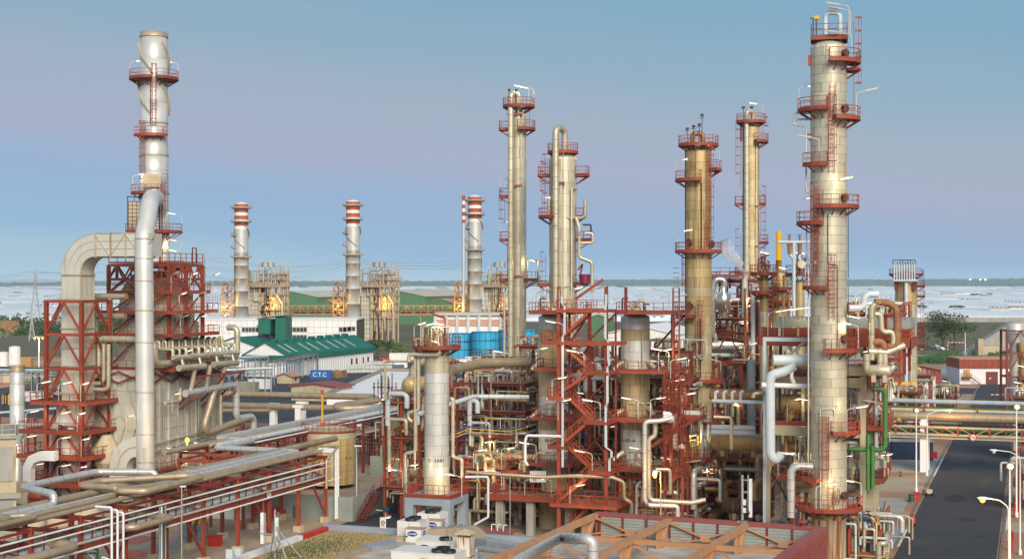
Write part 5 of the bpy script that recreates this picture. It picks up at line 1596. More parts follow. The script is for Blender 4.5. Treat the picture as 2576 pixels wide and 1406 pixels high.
path=[Vector((.0,0,4.6))]+path+[path[-1]+Vector((0,0,-4.2))]
path=[p+Vector((0,0,3.4))for p in path]
D=BX
wp=[Vector((D.x*p.x,D.y*p.x,p.z))for p in path]
m=MB();sweep_rect(m,wp,1.7,2.6,AX,[1.15,1.1]+[1]*10);m.build('breeching','clad_grey',t)
m=MB();w2=[p-AX*.9 for p in wp];m.tube(w2,.06,6);m.build('breeching_rib','pipe_cream',t)
m=MB();
for i in range(16):m.beam((-.25+.2,-1.32,3.2+i*.3),(.45,-1.32,3.2+i*.3),.05)
m.build('rung','grey_steel',t)
O4=G(205.5,1267)
DW=3.05
t=thing('square_duct','wide square grey duct with big elbow rising through the braced red tower','duct',O4,TH)
cx,cy=-2.9,3.15
zv=31.0
path=[Vector((cx,cy,10.2)),Vector((cx,cy,15)),Vector((cx,cy,zv))]
for i in range(1,9):
 a=radians(90*i/8);path.append(Vector((cx+3.8*(1-cos(a)),cy,zv+3.8*sin(a))))
path.append(Vector((cx+12.4,cy,zv+3.8)))
m=MB();sweep_rect(m,path,DW,DW,(0,-1,0));m.build('duct_shell','clad_silver' if False else 'clad_grey',t)
for zz in(14.5,18.4,20.9,23.5,27.2,30.8):
 m=MB();h_=DW/2+.10
 for a_,b_ in(((-1,-1),(1,-1)),((1,-1),(1,1)),((1,1),(-1,1)),((-1,1),(-1,-1))):m.beam((cx+a_[0]*h_,cy+a_[1]*h_,zz),(cx+b_[0]*h_,cy+b_[1]*h_,zz),.16,.18)
 m.build('stiffener','clad_cream',t)
for k in(-.5,-.17,.17,.5):
 m=MB();m.bx(cx+k*DW-.03,cy-DW/2-.07,11,cx+k*DW+.03,cy-DW/2-.003,zv);m.build('seam_rib','clad_cream',t)
 m=MB();m.bx(cx+DW/2+.003,cy+k*DW-.03,11,cx+DW/2+.07,cy+k*DW+.03,zv);m.build('seam_rib','clad_cream',t)
 m=MB();pts=[]
 for i in range(9):
  a=radians(90*i/8);rr=3.8-k*DW;pts.append((cx+3.8-rr*cos(a),cy-DW/2-.03,zv+rr*sin(a)))
 m.tube(pts+[(cx+12.3,cy-DW/2-.03,pts[-1][2])],.04,5);m.build('seam_rib','clad_cream',t)
for i,x in enumerate((1.0,3.4,5.8,8.2)):
 m=MB();h_=DW/2+.1;zc=zv+3.8
 for a_,b_ in(((-1,-1),(1,-1)),((1,-1),(1,1)),((1,1),(-1,1)),((-1,1),(-1,-1))):m.beam((cx+3.0+x,cy+a_[0]*h_,zc+a_[1]*h_),(cx+3.0+x,cy+b_[0]*h_,zc+b_[1]*h_),.16)
 m.build('stiffener','clad_cream',t)
 s_=1 if i%2 else-1
 MB().beam((cx+3.0+x,cy-DW/2-.08,zc-1.4*s_),(cx+5.2+x,cy-DW/2-.08,zc+1.4*s_),.14,.08).build('stay','clad_cream',t)
m=MB()
for i in range(17):m.beam((cx-1.65+i*.2,cy-DW/2-.25,27.1),(cx-1.65+i*.2,cy-DW/2-.05,27.6),.05)
m.build('bolt_row','clad_cream',t)
t=thing('braced_tower','red braced steel tower with platforms round the square duct at left','tower',O4,TH)
w_,d_=5.7,6.3
C4=[(0,0),(-w_,0),(-w_,d_),(0,d_)]
Z4=[27.2,22.7,18.1,13.4,9.45,6.1,2.4,0]
for x,y in C4:MB().hcol((x,y,0),27.4,.5).build('column','red',t)
for a_,b_ in zip(C4,C4[1:]+C4[:1]):
 a_,b_=Vector((*a_,0)),Vector((*b_,0));c_=(a_+b_)/2
 for zz in Z4[:-1]:beam_part(a_+Vector((0,0,zz)),b_+Vector((0,0,zz)),.3,.4,tt=t)
 for z1_,z0_ in zip(Z4,Z4[1:]):
  top=c_+Vector((0,0,z1_-.2))
  for e in(a_,b_):beam_part(top,e+Vector((0,0,z0_+.2)),.24,nm='brace',tt=t)
for zz,(x0,y0,x1,y1)in((13.4,(-w_-1.6,-1.3,1.5,d_)),(9.45,(-w_-3.2,-1.6,1.2,d_)),(6.1,(-w_-3.6,-1.6,1.8,d_+3.5)),(2.4,(-w_-2.4,-1.6,1.4,d_+1.2))):
 pl=MB().bx(x0,y0,zz+.2,x1,y1,zz+.3).build('platform','maroon',t)
 m=MB();e_=[(x0,y1),(x0,y0),(x1,y0),(x1,y1)]
 for a_,b_ in zip(e_,e_[1:]):m.beam((*a_,zz+.1),(*b_,zz+.1),.12,.42)
 m.build('edge_beam','red',pl);MB().rail([(*e,zz+.3)for e in e_],w=.075,step=1.3,h=1.2).build('railing','red',pl)
 for k,(x,lit)in enumerate(((x0+1,'tube_white'),(-2.8,'tube_white'),(x1-.8,'tube_cool'))):lamp(t,(x,y0+.1,zz+.3),80 if k<2 else 60,h=2.3,lit=lit,L=1.7)
m=MB();m.ladder((.6,-1.7,0),9.4,-pi/2,False);m.build('ladder','red',t)
t2_=thing('hopper_vessel','white faceted hopper and drum inside lower braced red tower','vessel',O4+Vector((0,0,0)),TH)
m=MB();m.lathe([(.4,1),(.9,2.5),(1.55,4.6),(1.55,8.0),(.8,9.6),(.5,10.2)],12,c=(-3.4,2.6),smooth=False);m.build('hopper','white',t2_)
m=MB();m.lathe([(.6,3.2),(1.9,5.2),(1.9,6.8),(.7,8.9)],10,c=(.9,4.3),smooth=False);m.build('hopper','concrete_cream',t2_)
m=MB();m.lathe([(1.3,7.0),(1.3,10.8),(.6,11.5)],12,c=(-7.0,3.2),smooth=False);m.lathe([(.8,2.5),(.8,6.9)],12,c=(-6.9,3.2));m.build('drum','white',t2_)
m=MB();m.bx(-4.6,1.8,0,-2.2,3.6,1.9);m.bx(-5.2,1.5,10.4,-2.2,4.0,13.3);m.build('square_casing','white',t2_)
Y=214.0;X=(43-1288)/F*Y
t=thing('flue_stack','thin silver stack with flared dark crown at the left edge','stack',(X,Y,0),-atan2(X,Y))
z=lambda v:ZV(v,Y)
pr=[(24,1240,1150),(24,1150,1115),(36,1093,1062),(36,1062,1018),(36,1018,966),(36,966,934)]
for d,a,b in pr:MB().lathe([(d/2/F*Y,z(a)),(d/2/F*Y,z(b)-.08),(d/2/F*Y*.98,z(b)-.07),(d/2/F*Y*.98,z(b))],24).build('shell_ring','clad_silver',t)
MB().lathe([(.70,z(1115)),(1.05,z(1093))],24).build('cone','clad_silver',t)
MB().lathe([(1.1,z(934)),(1.12,z(928)),(.95,z(927)),(1.2,z(921)),(1.15,z(919))],24).build('crown','pipe_tan',t)
Y=171.0
t=thing('concrete_building','cream concrete building with recessed panels at the bottom left edge','building',P(41,706,Y)-Vector((0,0,H)),radians(19))
hz=ZV(1102,Y)
MB().bx(-22,0,0,0,14,hz).build('wall','concrete_cream',t)
for x0,x1,z0,z1 in((-22,-1.2,6.6,10.6),):
 for i in range(5):
  a0=-4.4*(i+1)+.5;MB().bx(a0,-.16,z0,a0+3.6,-.003,z1).build('panel','concrete',t)
MB().bx(-22.2,-.5,4.6,.5,0,5.2).bx(-22,-.3,hz,.3,14,hz+.35).build('ledge','concrete',t)
MB().bx(-22,-.12,.4,-.4,-.003,4.4).build('stained_base','concrete_grey',t)
MB().rail([(-22,.2,hz+.35),(-.1,.2,hz+.35),(-.1,13,hz+.35)],h=1.3).build('railing','pipe_cream',t)
p=G(80,1277)
t=thing('blower_fan','cream scroll fan with red motor beside the concrete building','fan',p,-.2)
m=MB();m.lathe([(1.5,-.6),(1.5,.6)],24,axis=((-1.3,.4,2.0),(.35,-1,0)));m.bx(-2.7,-.2,2.0,-1.3,1.0,3.3);m.build('scroll','concrete_cream',t)
m=MB();m.lathe([(.55,-.9),(.55,.5),(.3,.8)],14,axis=((.7,-.2,1.6),(1,-.2,0)));m.bx(-.1,-.9,.25,1.7,.5,1.1);m.build('motor','red',t);MB().bx(-3,-1.2,0,2.2,1.6,.3).build('plinth','concrete',t)
MB().bx(-1.7,-.35,2.1,-1.0,-.30,2.8).build('louvre','yellow',t)
m=MB();sweep_rect(m,[(-1.0,1,3.2),(-1.0,1,5.2),(-.4,1,6.3),(.8,1,6.8),(3,1,6.8)],1.1,1.2,(0,1,0));m.build('outlet_duct','white',t)
for i,(u,v)in enumerate(((72,1296),(143,1285),(212,1282))):
 p=G(u,v+32);t=thing('storage_tank',('squat cream domed tank with a hatch near the blower fan','squat cream domed tank between fan and braced tower foot','squat cream domed tank at the foot of braced red tower')[i],'tank',p,0)
 MB().lathe([(2.0,0),(2.0,1.6),(1.4,2.1),(.3,2.35)],24).build('shell','concrete_cream',t);MB().lathe([(.4,2.3),(.4,2.5)],12).build('hatch','dark',t)
 for k in range(5):MB().beam((2.02*cos(k*1.2),2.02*sin(k*1.2),1.5),(1.5*cos(k*1.2),1.5*sin(k*1.2),2.25),.06).build('lifting_eye','dark',t)
for i,(v0,v1,r,mt,z0)in enumerate(((1040,1012,.22,'pale_blue',7.0),(1078,1050,.4,'pipe_silver',6.0),(1092,1068,.3,'pipe_cream',5.4),(1152,1152,.55,'pipe_tan',4))):
 a,b=G(-30,v0,z0),G(330,v1,z0)
 pipe(('pale blue pipe','silver pipe','cream pipe','fat tan pipe')[i]+' running behind the flared thin stack at left',[a,b],r,mt)
t=thing('pipe_rack','red steel pipe rack behind the flared thin stack carrying pale pipes','pipe rack',G(-20,1075,5),radians(5))
for i in range(8):
 x=i*6
 for y in(0,5):MB().hcol((x,y,0-5),1.8,.35).build('post','maroon',t)
 MB().beam((x,0,.1-.5),(x,5,.1-.5),.3).build('beam','maroon',t)
MB().beam((0,0,0),(42,0,0),.25,.35).build('beam','maroon',t)
# == main pipe rack, lower left
O1=Vector((-23.2,181.5,0))
def r1(x,y,z):return O1+BX*x+AX*y+Vector((0,0,z))
t=thing('pipe_rack','long red steel pipe rack crossing the lower left towards the cream tank','pipe rack',O1,TH)
rack=t;RW=6.2;LR=92
nb=13
for i in range(nb+1):
 y=-LR*i/nb
 for x in(0,-RW):
  MB().hcol((x,y,.7),8.3,.36).build('column','red',t)
  MB().bx(x-.5,y-.5,0,x+.5,y+.5,.7).build('footing','concrete_cream',t)
 for zz in(5.4,6.8,8.1):MB().beam((.2,y,zz),(-RW-.2,y,zz),.3,.36).build('cross_beam','maroon',t)
 if i<nb:
  y2=-LR*(i+1)/nb
  for x in(0,-RW):
   MB().beam((x,y-.2,5.4),(x,y2+.2,5.4),.22,.4).build('beam','red',t);MB().beam((x,y-.2,8.1),(x,y2+.2,8.1),.18,.22).build('beam','maroon',t)
  if i%2==0:
   ym=(y+y2)/2
   MB().beam((0,y,1.0),(0,ym,5.2),.22).build('brace','red',t);MB().beam((-RW,y2,1.0),(-RW,ym,5.2),.22).build('brace','red',t)
   MB().beam((0,y,5.6),(0,y2,7.9),.18).build('brace','red',t)
  for k in range(1,4):MB().beam((0,y+(y2-y)*k/4,5.6),(0,y+(y2-y)*k/4,7.9),.10).build('stanchion','maroon',t)
Z9=8.3
def rp(label,pts,r,mat,bands=2.0,**k):return pipe(label,[r1(*p)for p in pts],r,mat,bands,**k)
rp('big tan pipe farthest back along the top of the red pipe rack',[(-5.6,-LR,Z9+.5),(-5.6,-.5,Z9+.5),(-5.6,14,Z9+.5)],.40,'pipe_tan',n=14)
rp('big silver pipe with raised zigzag loop along top of the red pipe rack',[(-4.5,-LR,Z9+.5),(-4.5,-47.5,Z9+.5),(-4.5,-47.5,Z9+1.5),(-10.4,-44.5,Z9+1.5),(-10.4,-32.5,Z9+1.5),(-4.5,-30.5,Z9+1.5),(-4.5,-30.5,Z9+.5),(-4.5,-1.2,Z9+.5),(-14.5,-1.2,Z9+.5)],.37,'pipe_silver',n=16,bend=.9)
rp('silver pipe beside the big one turning left at the end of the red rack',[(-3.5,-LR,Z9+.4),(-3.5,-36,Z9+.4),(-3.5,-.2,Z9+.4),(-15.5,-.2,Z9+.4)],.27,'pipe_silver',n=12,bend=.8)
rp('tan pipe with double flat loop above the middle of the red rack',[(-2.7,-LR,Z9+.4),(-2.7,-40,Z9+.4),(-2.7,-40,Z9+1.2),(-7.2,-40,Z9+1.2),(-7.2,-36.5,Z9+1.2),(-1.0,-30,Z9+1.2),(1.0,-30,Z9+1.2),(1.0,-40.5,Z9+1.1),(-2.0,-41.5,Z9+1.1),(-2.0,-29,Z9+.4),(-2.0,3,Z9+.4)],.33,'pipe_tan',n=12,bend=.7)
rp('tan pipe nearest the front edge along the top of red rack',[(-1.1,-LR,Z9+.35),(-1.1,-.5,Z9+.35),(-1.1,5,Z9+.35),(-1.1,5,4)],.24,'pipe_tan',n=12)
rp('thin white pipe outermost on the front side of red rack at upper level',[(.35,-LR,7.5),(.35,2.5,7.5)],.10,'white',n=8,bands=0)
rp('thin white pipe on the front side of red rack at middle level',[(.42,-LR,6.9),(.42,-37,6.9),(.42,2.5,6.9)],.09,'white',n=8,bands=0)
rp('thin silver pipe along the lower front edge of the red rack',[(.42,-LR,5.9),(.42,3,5.9)],.13,'pipe_silver',n=8,bands=0)
rp('thin white pipe below the beam along front of red rack',[(.45,-LR,5.15),(.45,3.2,5.15)],.10,'white',n=8,bands=0)
rp('dark green pipe inside the red rack',[(-.6,-LR,6.9+.35),(-.6,-.5,6.9+.35)],.17,'dark_green',n=8,bands=0)
rp('pale cream pipe inside the lower tier of the red rack',[(-.7,-LR,5.95),(-.7,-1,5.95)],.30,'pale_blue',n=10)
rp('brown pipe inside lower tier at the back of red rack',[(-4.4,-LR,5.9),(-4.4,-1,5.9)],.34,'pipe_brown',n=10)
rp('cream pipe inside the lower tier of red rack behind pale one',[(-2.4,-LR,5.85),(-2.4,-1,5.85)],.24,'pipe_cream',n=10)
rp('fat tan flat loop left end above red rack',[(-4.9,-66,Z9+.9),(-9,-66,Z9+.9),(-9,-57.5,Z9+.9),(-1.4,-57.5,Z9+.9),(-1.4,-62,Z9+.9),(-7.6,-64,Z9+.9)],.36,'pipe_tan',n=12,bend=.8)
rp('tan pipe loop next to the left end loop above red rack',[(-8,-63,Z9+.8),(-1.8,-55.2,Z9+.8),(-.4,-55.2,Z9+.8),(-.4,-64,Z9+.8)],.26,'pipe_tan',n=12,bend=.8)
rp('fat tan loop below the rack edge lit orange at the left frame edge',[(1.2,-86,6.3),(1.2,-63,6.3),(2.4,-59,6.3),(2.4,-53.2,6.3),(-3.5,-53.2,6.3)],.42,'pipe_tan',n=14,bend=1.0)
rp('tan loop hanging on the front of red rack under the double loop',[(-3,-37.2,6.4),(2.0,-37.2,6.4),(2.0,-44,6.4),(-3,-44,6.4)],.34,'pipe_tan',n=12,bend=.9)
for i,x in enumerate((.9,1.2,1.5)):
 rp(('first','second','third')[i]+' of three white risers dropping from the front of the red rack',[(-1,-46+i*.5,8.6-i*.3),(x,-46+i*.5,8.6-i*.3),(x,-46+i*.5,.3)],.12,'white',n=8,bands=0)
for i in range(4):
 rp(('first','second','third','fourth')[i]+' thin conduit dropping down a column in middle of red rack',[(.6,-37.5+i*.35,7.4),(.6,-37.5+i*.35,.3)],.08,('grey_blue','white','dark_green','grey_steel')[i],n=6,bands=0)
L=bpy.data.lights.new('sodium_light','POINT');L.energy=1500;L.color=(1,.42,.06);L.shadow_soft_size=.4
lo=bpy.data.objects.new('sodium_light',L);COL.objects.link(lo);lo.location=r1(3.4,-72,7.6)
pl_=MB().lathe([(.45,0),(.45,.04)],20,axis=((.2,-14.6,5.4),(1,0,0))).build('sign_plate','logo_white',t);text_obj('lettering','4,2',.42,'ink',pl_,(.245,-14.6,5.4),(pi/2,0,pi/2),bold=.01)
for i in range(4):
 rp(('first','second','third','fourth')[i]+' white conduit running down the end column of red rack',[(-2,.9+.3*i,8.6+.1*i),(.9,.9+.3*i,8.6+.1*i),(.9,.9+.3*i,.3)],.09,'white',n=6,bands=0)
rp('cream pipe looping down from the end of the red rack',[(-1.5,2.6,9.2),(.5,2.6,9.2),(1.4,-2.5,8.0),(1.4,-2.5,4.6)],.15,'pipe_cream',n=8,bands=0)
O3=r1(-20.2,-1.0,0)
t=thing('pipe_rack','red steel pipe rack running back behind the cream tank with silver pipes','pipe rack',O3,TH)
for i in range(13):
 y=i*6.4
 for x in(0,4.5):MB().hcol((x,y,0),8.1,.32).build('column','maroon',t)
 for zz in(5.6,8.0):MB().beam((-.3,y,zz),(4.8,y,zz),.3).build('cross_beam','maroon',t)
 if i<12:
  for x in(0,4.5):MB().beam((x,y,8.0),(x,y+6.2,8.0),.25,.35).build('beam','maroon',t)
def r3(x,y,z):return O3+BX*x+AX*y+Vector((0,0,z))
def rq(label,pts,r,mat,bands=2.0,**k):return pipe(label,[r3(*p)for p in pts],r,mat,bands,**k)
rq('silver pipe zigzagging back from rack end towards the steel structure',[(5.7,-.2,Z9+.5),(5.7,9,Z9+.5),(-.6,9.6,Z9+.5),(-.6,76,Z9+.5)],.36,'pipe_silver',n=14,bend=.9)
rq('silver pipe inside the zigzag running back behind cream tank',[(4.9,.8,Z9+.4),(4.9,10.5,Z9+.4),(.6,11,Z9+.4),(.6,76,Z9+.4)],.24,'pipe_silver',n=12,bend=.8)
rq('tan pipe on the rack behind the cream tank',[(1.5,-6,Z9+.4),(1.5,76,Z9+.4)],.34,'pipe_tan',n=12)
rq('cream pipe on the rack behind the cream tank',[(2.6,3,Z9+.4),(2.6,76,Z9+.4)],.26,'pipe_cream',n=12)
rq('pale blue pipe on the rack behind the cream tank',[(3.8,3,Z9+.4),(3.8,76,Z9+.4)],.34,'pale_blue',n=12)
rq('thin white pipe on the edge of the rack behind cream tank',[(4.7,3,8.3),(4.7,76,8.3)],.12,'white',n=8,bands=0)
rq('fat tan pipe in the lower tier of rack behind cream tank',[(3.2,12,6.2),(3.2,76,6.2)],.40,'pipe_tan',n=12)
rq('cream pipe in the lower tier of rack behind cream tank',[(4.2,16,6.1),(4.2,76,6.1)],.22,'pipe_cream',n=12)
t=thing('pipe_rack','low red steel frame holding tan pipe loops left of the rack corner','pipe rack',r1(-16,-8,0),TH)
for x in(0,4.5,9):
 for y in(0,6):MB().hcol((x,y,0),8.2,.3).build('column','red',t)
for zz in(5.0,8.0):
 for y in(0,6):MB().beam((-.2,y,zz),(9.2,y,zz),.28,.35).build('beam','red',t)
 for x in(0,4.5,9):MB().beam((x,0,zz),(x,6,zz),.28).build('beam','red',t)
for i,(x,y,z_,r)in enumerate(((-17.5,-3.5,6.6,.42),(-16.2,-4.8,6.2,.36),(-11.2,-2.6,6.7,.34))):
 rp(('outer','inner','pale')[i]+' tan pipe bend stacked under the silver pipes at rack corner',[(-4,y-2.2,z_),(x,y-2.2,z_),(x,y+2.4,z_),(-2,y+2.4,z_)],r,'pipe_tan' if i<2 else 'pale_blue',n=12,bend=1.1)
Y=213.0;X=(828-1288)/F*Y
t=thing('storage_tank','squat cream rust streaked tank with pink railing round its roof','tank',(X,Y,0),-atan2(X,Y))
rT=67/F*Y;zt=ZV(1082,Y);zb=.6
MB().lathe([(rT-.03,zb),(rT-.03,zt)],40).build('shell','joint',t)
cs=8
pm('tank_cream',(0.56,0.44,0.20),(0.48,0.36,0.16),nscale=.4,rough=.5,var=.06,c3=(0.30,0.155,0.045),s3=(1.5,1.5,.05),t3=(.46,.66))
for i in range(cs):
 a,b=zb+(zt-zb)*i/cs,zb+(zt-zb)*(i+1)/cs
 MB().lathe([(rT,a),(rT,b-.03)],48).build('shell_course','tank_cream' if i<cs-1 else 'concrete_cream',t)
MB().lathe([(rT+.1,zt),(rT*.6,zt+.5),(.2,zt+.75)],40).build('roof','concrete_cream',t)
m=MB();m.rail([ap(a,rT+.1,zt)for a in range(0,360,12)],closed=True,h=1.15,step=1.2,w=.09);m.build('railing','magenta_pale' if 'magenta_pale' in MATS else 'red',t)
MB().lathe([(rT+.02,zt-.02),(rT+.2,zt-.02),(rT+.2,zt+.12),(rT+.02,zt+.12)],40,cap0=False,cap1=False).build('rim','maroon_clad',t)
ppipe(t,[(-1.0,0,zt+.6),(-1.0,0,zt+5.4)],.16,'yellow',bands=0);MB().box((-1.0,0,zt+5.6),(.5,.5,.6)).box((-.9,0,zt+.9),(.8,.8,.5)).build('vent','red',t)
m=MB()
st=MB()
for i in range(30):
 a=-175+i*4.2;zz=zb+(zt-zb)*i/29
 p,q=ap(a,rT+.06,zz),ap(a,rT+.95,zz);m.beam(p,q,.32,.05)
 st.beam(ap(a,rT+.95,zz),ap(a,rT+.95,zz+1.1),.05)
 if i:st.beam(ap(a-4.2,rT+.95,zz-(zt-zb)/29+1.1),ap(a,rT+.95,zz+1.1),.07);m.beam(ap(a-4.2,rT+.95,zz-(zt-zb)/29),ap(a,rT+.95,zz),.06,.2)
s_=m.build('spiral_stair','maroon_clad',t);st.build('handrail','maroon_clad',s_)
wrap_text(t,rT,'F-41',.5,4.4,48)
t=thing('bund_wall','grey concrete bund wall round the foot of the cream tank','wall',r1(2.6,1.5,0),TH)
for(x0,y0,x1,y1)in((-16,0,0,.4),(0,0,.4,40),(-16,40,.4,40.4)):MB().bx(x0,y0,0,x1,y1,3.0).build('wall','concrete_grey',t)
t=thing('access_stair','dark red steel stair climbing the end of grey bund wall','stair',r1(3.6,6.5,0),TH)
m=MB();rl=MB()
for s_ in(0,1):m.beam((s_,0,3.0),(s_,-5,0),.08,.3);rl.rail([(s_,0,3.0),(s_,-5,0)],h=1.0,toe=False)
m.build('stringer','maroon',t);rl.build('handrail','maroon',t)
for i in range(12):MB().box((.5,-5*(i+.5)/12,3*(1-(i+.5)/12)),(.9,.3,.06)).build('tread','maroon',t)
p=G(897,1293)
t=thing('street_lamp','straight grey lamp post with flat white head beside the cream tank','street lamp',p,0)
h_=ZV(1122,p.y);MB().lathe([(.36,0),(.36,1.4),(.12,1.5),(.09,h_)],12).build('pole','grey_steel',t);MB().box((.2,0,h_+.05),(.95,.4,.16)).build('lamp_head','white',t)
p=G(457,1500);p=P(457,706,148)-Vector((0,0,H))
t=thing('street_lamp','thin straight lamp post with flat head in front of the red pipe rack','street lamp',p,0)
h_=ZV(1224,148);MB().lathe([(.10,0),(.07,h_)],10).build('pole','pipe_cream',t);MB().box((.15,0,h_+.05),(.6,.3,.12)).build('lamp_head','white',t)
container('white shipping container lettered in red under the pipe rack',560,1304,'white',6.1,TH,text=('LEAVING',.9,.6,1.7),tmat='red_paint')
p=G(690,1305)
t=thing('fire_equipment_box','red steel fire equipment box on the ground under the rack','fire box',p,TH);MB().bx(-1.1,0,0,1.1,1.0,1.15).build('cabinet','red_paint',t)
MB().tube([(-.5,.4,1.15),(-.5,.4,1.6),(.3,.4,1.6),(.3,.4,1.15)],.05,6).build('handle','red_paint',t);MB().box((.6,-.02,.75),(.3,.03,.35)).build('notice','logo_white',t)
t=thing('gas_bottle_rack','dark gas bottles standing in a frame behind the red fire box','gas bottles',p+BX*2.0+AX*1.5,TH)
for i in range(3):MB().lathe([(.15,0),(.15,1.4),(.07,1.6),(.05,1.75)],10,c=(i*.4,0)).build('gas_bottle','dark_green',t)
MB().bx(-.25,-.2,.8,1.05,.2,.86).build('frame','grey_steel',t)
p=G(545,1389)
t=thing('fire_equipment_box','small red steel box at the bottom between rack columns','fire box',P(536,1386,165)*1-Vector((0,0,ZV(1386,165))),TH);MB().bx(-.7,0,0,.7,.9,1.1).build('cabinet','red_paint',t);MB().bx(-.78,-.08,1.1,.78,.98,1.2).build('lid','red_paint',t)
for i,(u,v)in enumerate(((661,1368),(1496,1272),(981,1277))):
 pass
def hydrant(label,p,hgt=1.6):
 t=thing('fire_hydrant',label,'hydrant',p,0)
 m=MB();m.lathe([(.2,0),(.2,.15),(.11,.2),(.11,hgt*.8),(.17,hgt*.85),(.12,hgt),(.03,hgt+.08)],12);m.build('barrel','red_paint',t)
 for s_ in(-1,1):MB().tube([(0,0,hgt*.6),(s_*.38,0,hgt*.6)],.1,8).build('outlet','red_paint',t)
hydrant('tall red fire hydrant on pale gravel left of the grey concrete table',G(965,1270),2.2)
hydrant('red fire hydrant with monitor beside the red rack column at the painted patch',G(662,1362),2.4)
pipe('red firewater riser pipe clipped to rack column',[G(662,1365),G(662,1365)+Vector((0,0,6)),G(662,1365)+Vector((-1.0,0,6.2))],.12,'red_paint',0)
pipe('red firewater pipe along the bund wall top',[r1(3.2,8,3.2),r1(3.2,38,3.2)],.1,'red_paint',0);pipe('red firewater pipe dropping to gravel beside bund wall',[r1(6,13,.4),r1(6,13,3.2),r1(3.4,13,3.2)],.1,'red_paint',0)
for i,(u,v)in enumerate(((468,1335),)):
 p=G(468,1352)
 t=thing('drum_cage','dark drums with yellow caps in a cage beside the thin lamp post','drums',p,TH)
 for k in range(6):MB().lathe([(.42,0),(.42,1.7)],14,c=((k%3)*.95,(k//3)*.95)).build('drum','grey_blue',t);MB().lathe([(.3,1.7),(.34,1.95),(.1,2.05)],12,c=((k%3)*.95,(k//3)*.95)).build('cap','yellow',t)
 m=MB()
 for zz in(.3,1.3):m.beam((-.6,-.6,zz),(2.5,-.6,zz),.06);m.beam((2.5,-.6,zz),(2.5,1.5,zz),.06)
 for x in(-.6,.5,1.5,2.5):m.beam((x,-.6,0),(x,-.6,1.5),.06)
 m.build('cage','grey_steel',t)
q_=random.Random(9)
for i,(u,v)in enumerate(((395,1400),(365,1415),(300,1430),(240,1440))):
 p=r1(-2+i*.5,-47-i*7,0)
 t=thing('pump_skid',('upright silver filter pair under the red rack','horizontal tan drum under red rack left of filters','cream pump skid under red rack','brown drum skid under red rack at far left')[i],'pump skid',p,TH)
 if i==0:
  for k in range(3):MB().lathe([(.2,.6),(.42,.9),(.42,3.4),(.2,3.7)],14,c=(k*1.1,0)).build('filter','pipe_silver',t);ppipe(t,[(k*1.1,-.3,.7),(k*1.1,-.8,.4),(k*1.1+1,-.8,.4)],.14,'pipe_tan',bands=0)
 else:MB().lathe([(.2,0),(.9,.4),(.9,3.6),(.2,4.0)],18,axis=((-1,0,1.6),(1,.3,0))).build('drum',('','clad_tan','pipe_cream','pipe_brown')[i],t)
 MB().bx(-1.4,-1.2,0,3.2,1.2,.4).build('plinth','concrete_cream',t)
 for k in range(6):x=q_.uniform(-1,3);ppipe(t,[(x,1.0,.4),(x,1.0,3+q_.random()*2),(x+q_.uniform(-2,2),1.0,3.4+q_.random()*1.6)],.09,('white','pipe_tan','dark_green')[k%3],bands=0,n=6)
def bp(label,pts,r,mat,**k):return pipe(label,[P(u,v,Y)for u,v,Y in pts],r,mat,**k)
bp('fat tan pipe crossing behind the cream tank, upper of two',[(540,990,318),(938,998,300),(952,1006,296),(840,1021,284),(860,1028,282),(960,1024,284)],.66,'pipe_tan',n=16,bend=1.6)
bp('fat tan pipe crossing behind the cream tank, lower of two',[(560,1018,300),(872,1027,288)],.62,'pipe_tan',n=16)
bp('thinner tan pipe below the fat pair behind the boiler',[(560,1032,296),(680,1032,292)],.4,'pipe_tan')
for i,(u,Y)in enumerate(((688,296),(760,300),(752,292),(905,290))):
 x,_,zz=P(u,1040,Y);t=thing('pipe_support','white concrete pipe support column under the fat tan pipes','support column',(x,Y,0),TH,'white support columns under the fat pipes')
 MB().bx(-.6,-.6,0,.6,.6,4.6).build('column','white_wall',t);MB().bx(-1.1,-.7,4.6,1.1,.7,5.2).build('cap_beam','white_wall',t)
for i in range(9):
 u,Y=(600,265,1)[0]+i*42,262-(i%3)*12
 x,_,_z=P(u,1100,Y)
 t=thing('valve_manifold',('red valve manifold','rusty valve manifold','grey valve manifold')[i%3]+' of small pipes behind the cream tank, '+('leftmost','second from left','third from left','fourth from left','middle one','fourth from right','third from right','second from right','rightmost')[i],'valve manifold',(x,Y,0),TH)
 for k in range(9):m=MB();m.tube([(k*.45,0,.3),(k*.45,0,2.6+(k%3)*.3),(k*.45,4,2.6+(k%3)*.3)],.10,6);valve(m,(k*.45,0,1.5),.2);m.build('pipe',('red','maroon','pipe_tan','dark_green')[(k+i)%4],t)
 for x in(-.5,4.2):
  for y in(0,4):MB().beam((x,y,0),(x,y,3.4),.2).build('post','maroon',t)
 for zz in(2.2,3.4):MB().beam((-.5,0,zz),(4.2,0,zz),.2).build('beam','maroon',t);MB().beam((-.5,4,zz),(4.2,4,zz),.2).build('beam','maroon',t)
p=r1(-10.5,8,10.6)
t=thing('street_lamp','sodium lamp glowing orange on a thin post right of the boiler','street lamp',P(471,706,190)-Vector((0,0,H)),0)
h_=ZV(1114,190);MB().lathe([(.1,0),(.07,h_)],8).build('pole','pipe_cream',t);MB().lathe([(.05,h_),(.30,h_+.25),(.26,h_+.6),(.05,h_+.75)],12).build('lamp_head','sodium',t)
L=bpy.data.lights.new('sodium_light','POINT');L.energy=700;L.color=(1,.5,.12);L.shadow_soft_size=.3
lo=bpy.data.objects.new('sodium_light',L);COL.objects.link(lo);lo.parent=t;lo.location=(0,-.6,h_+.3)
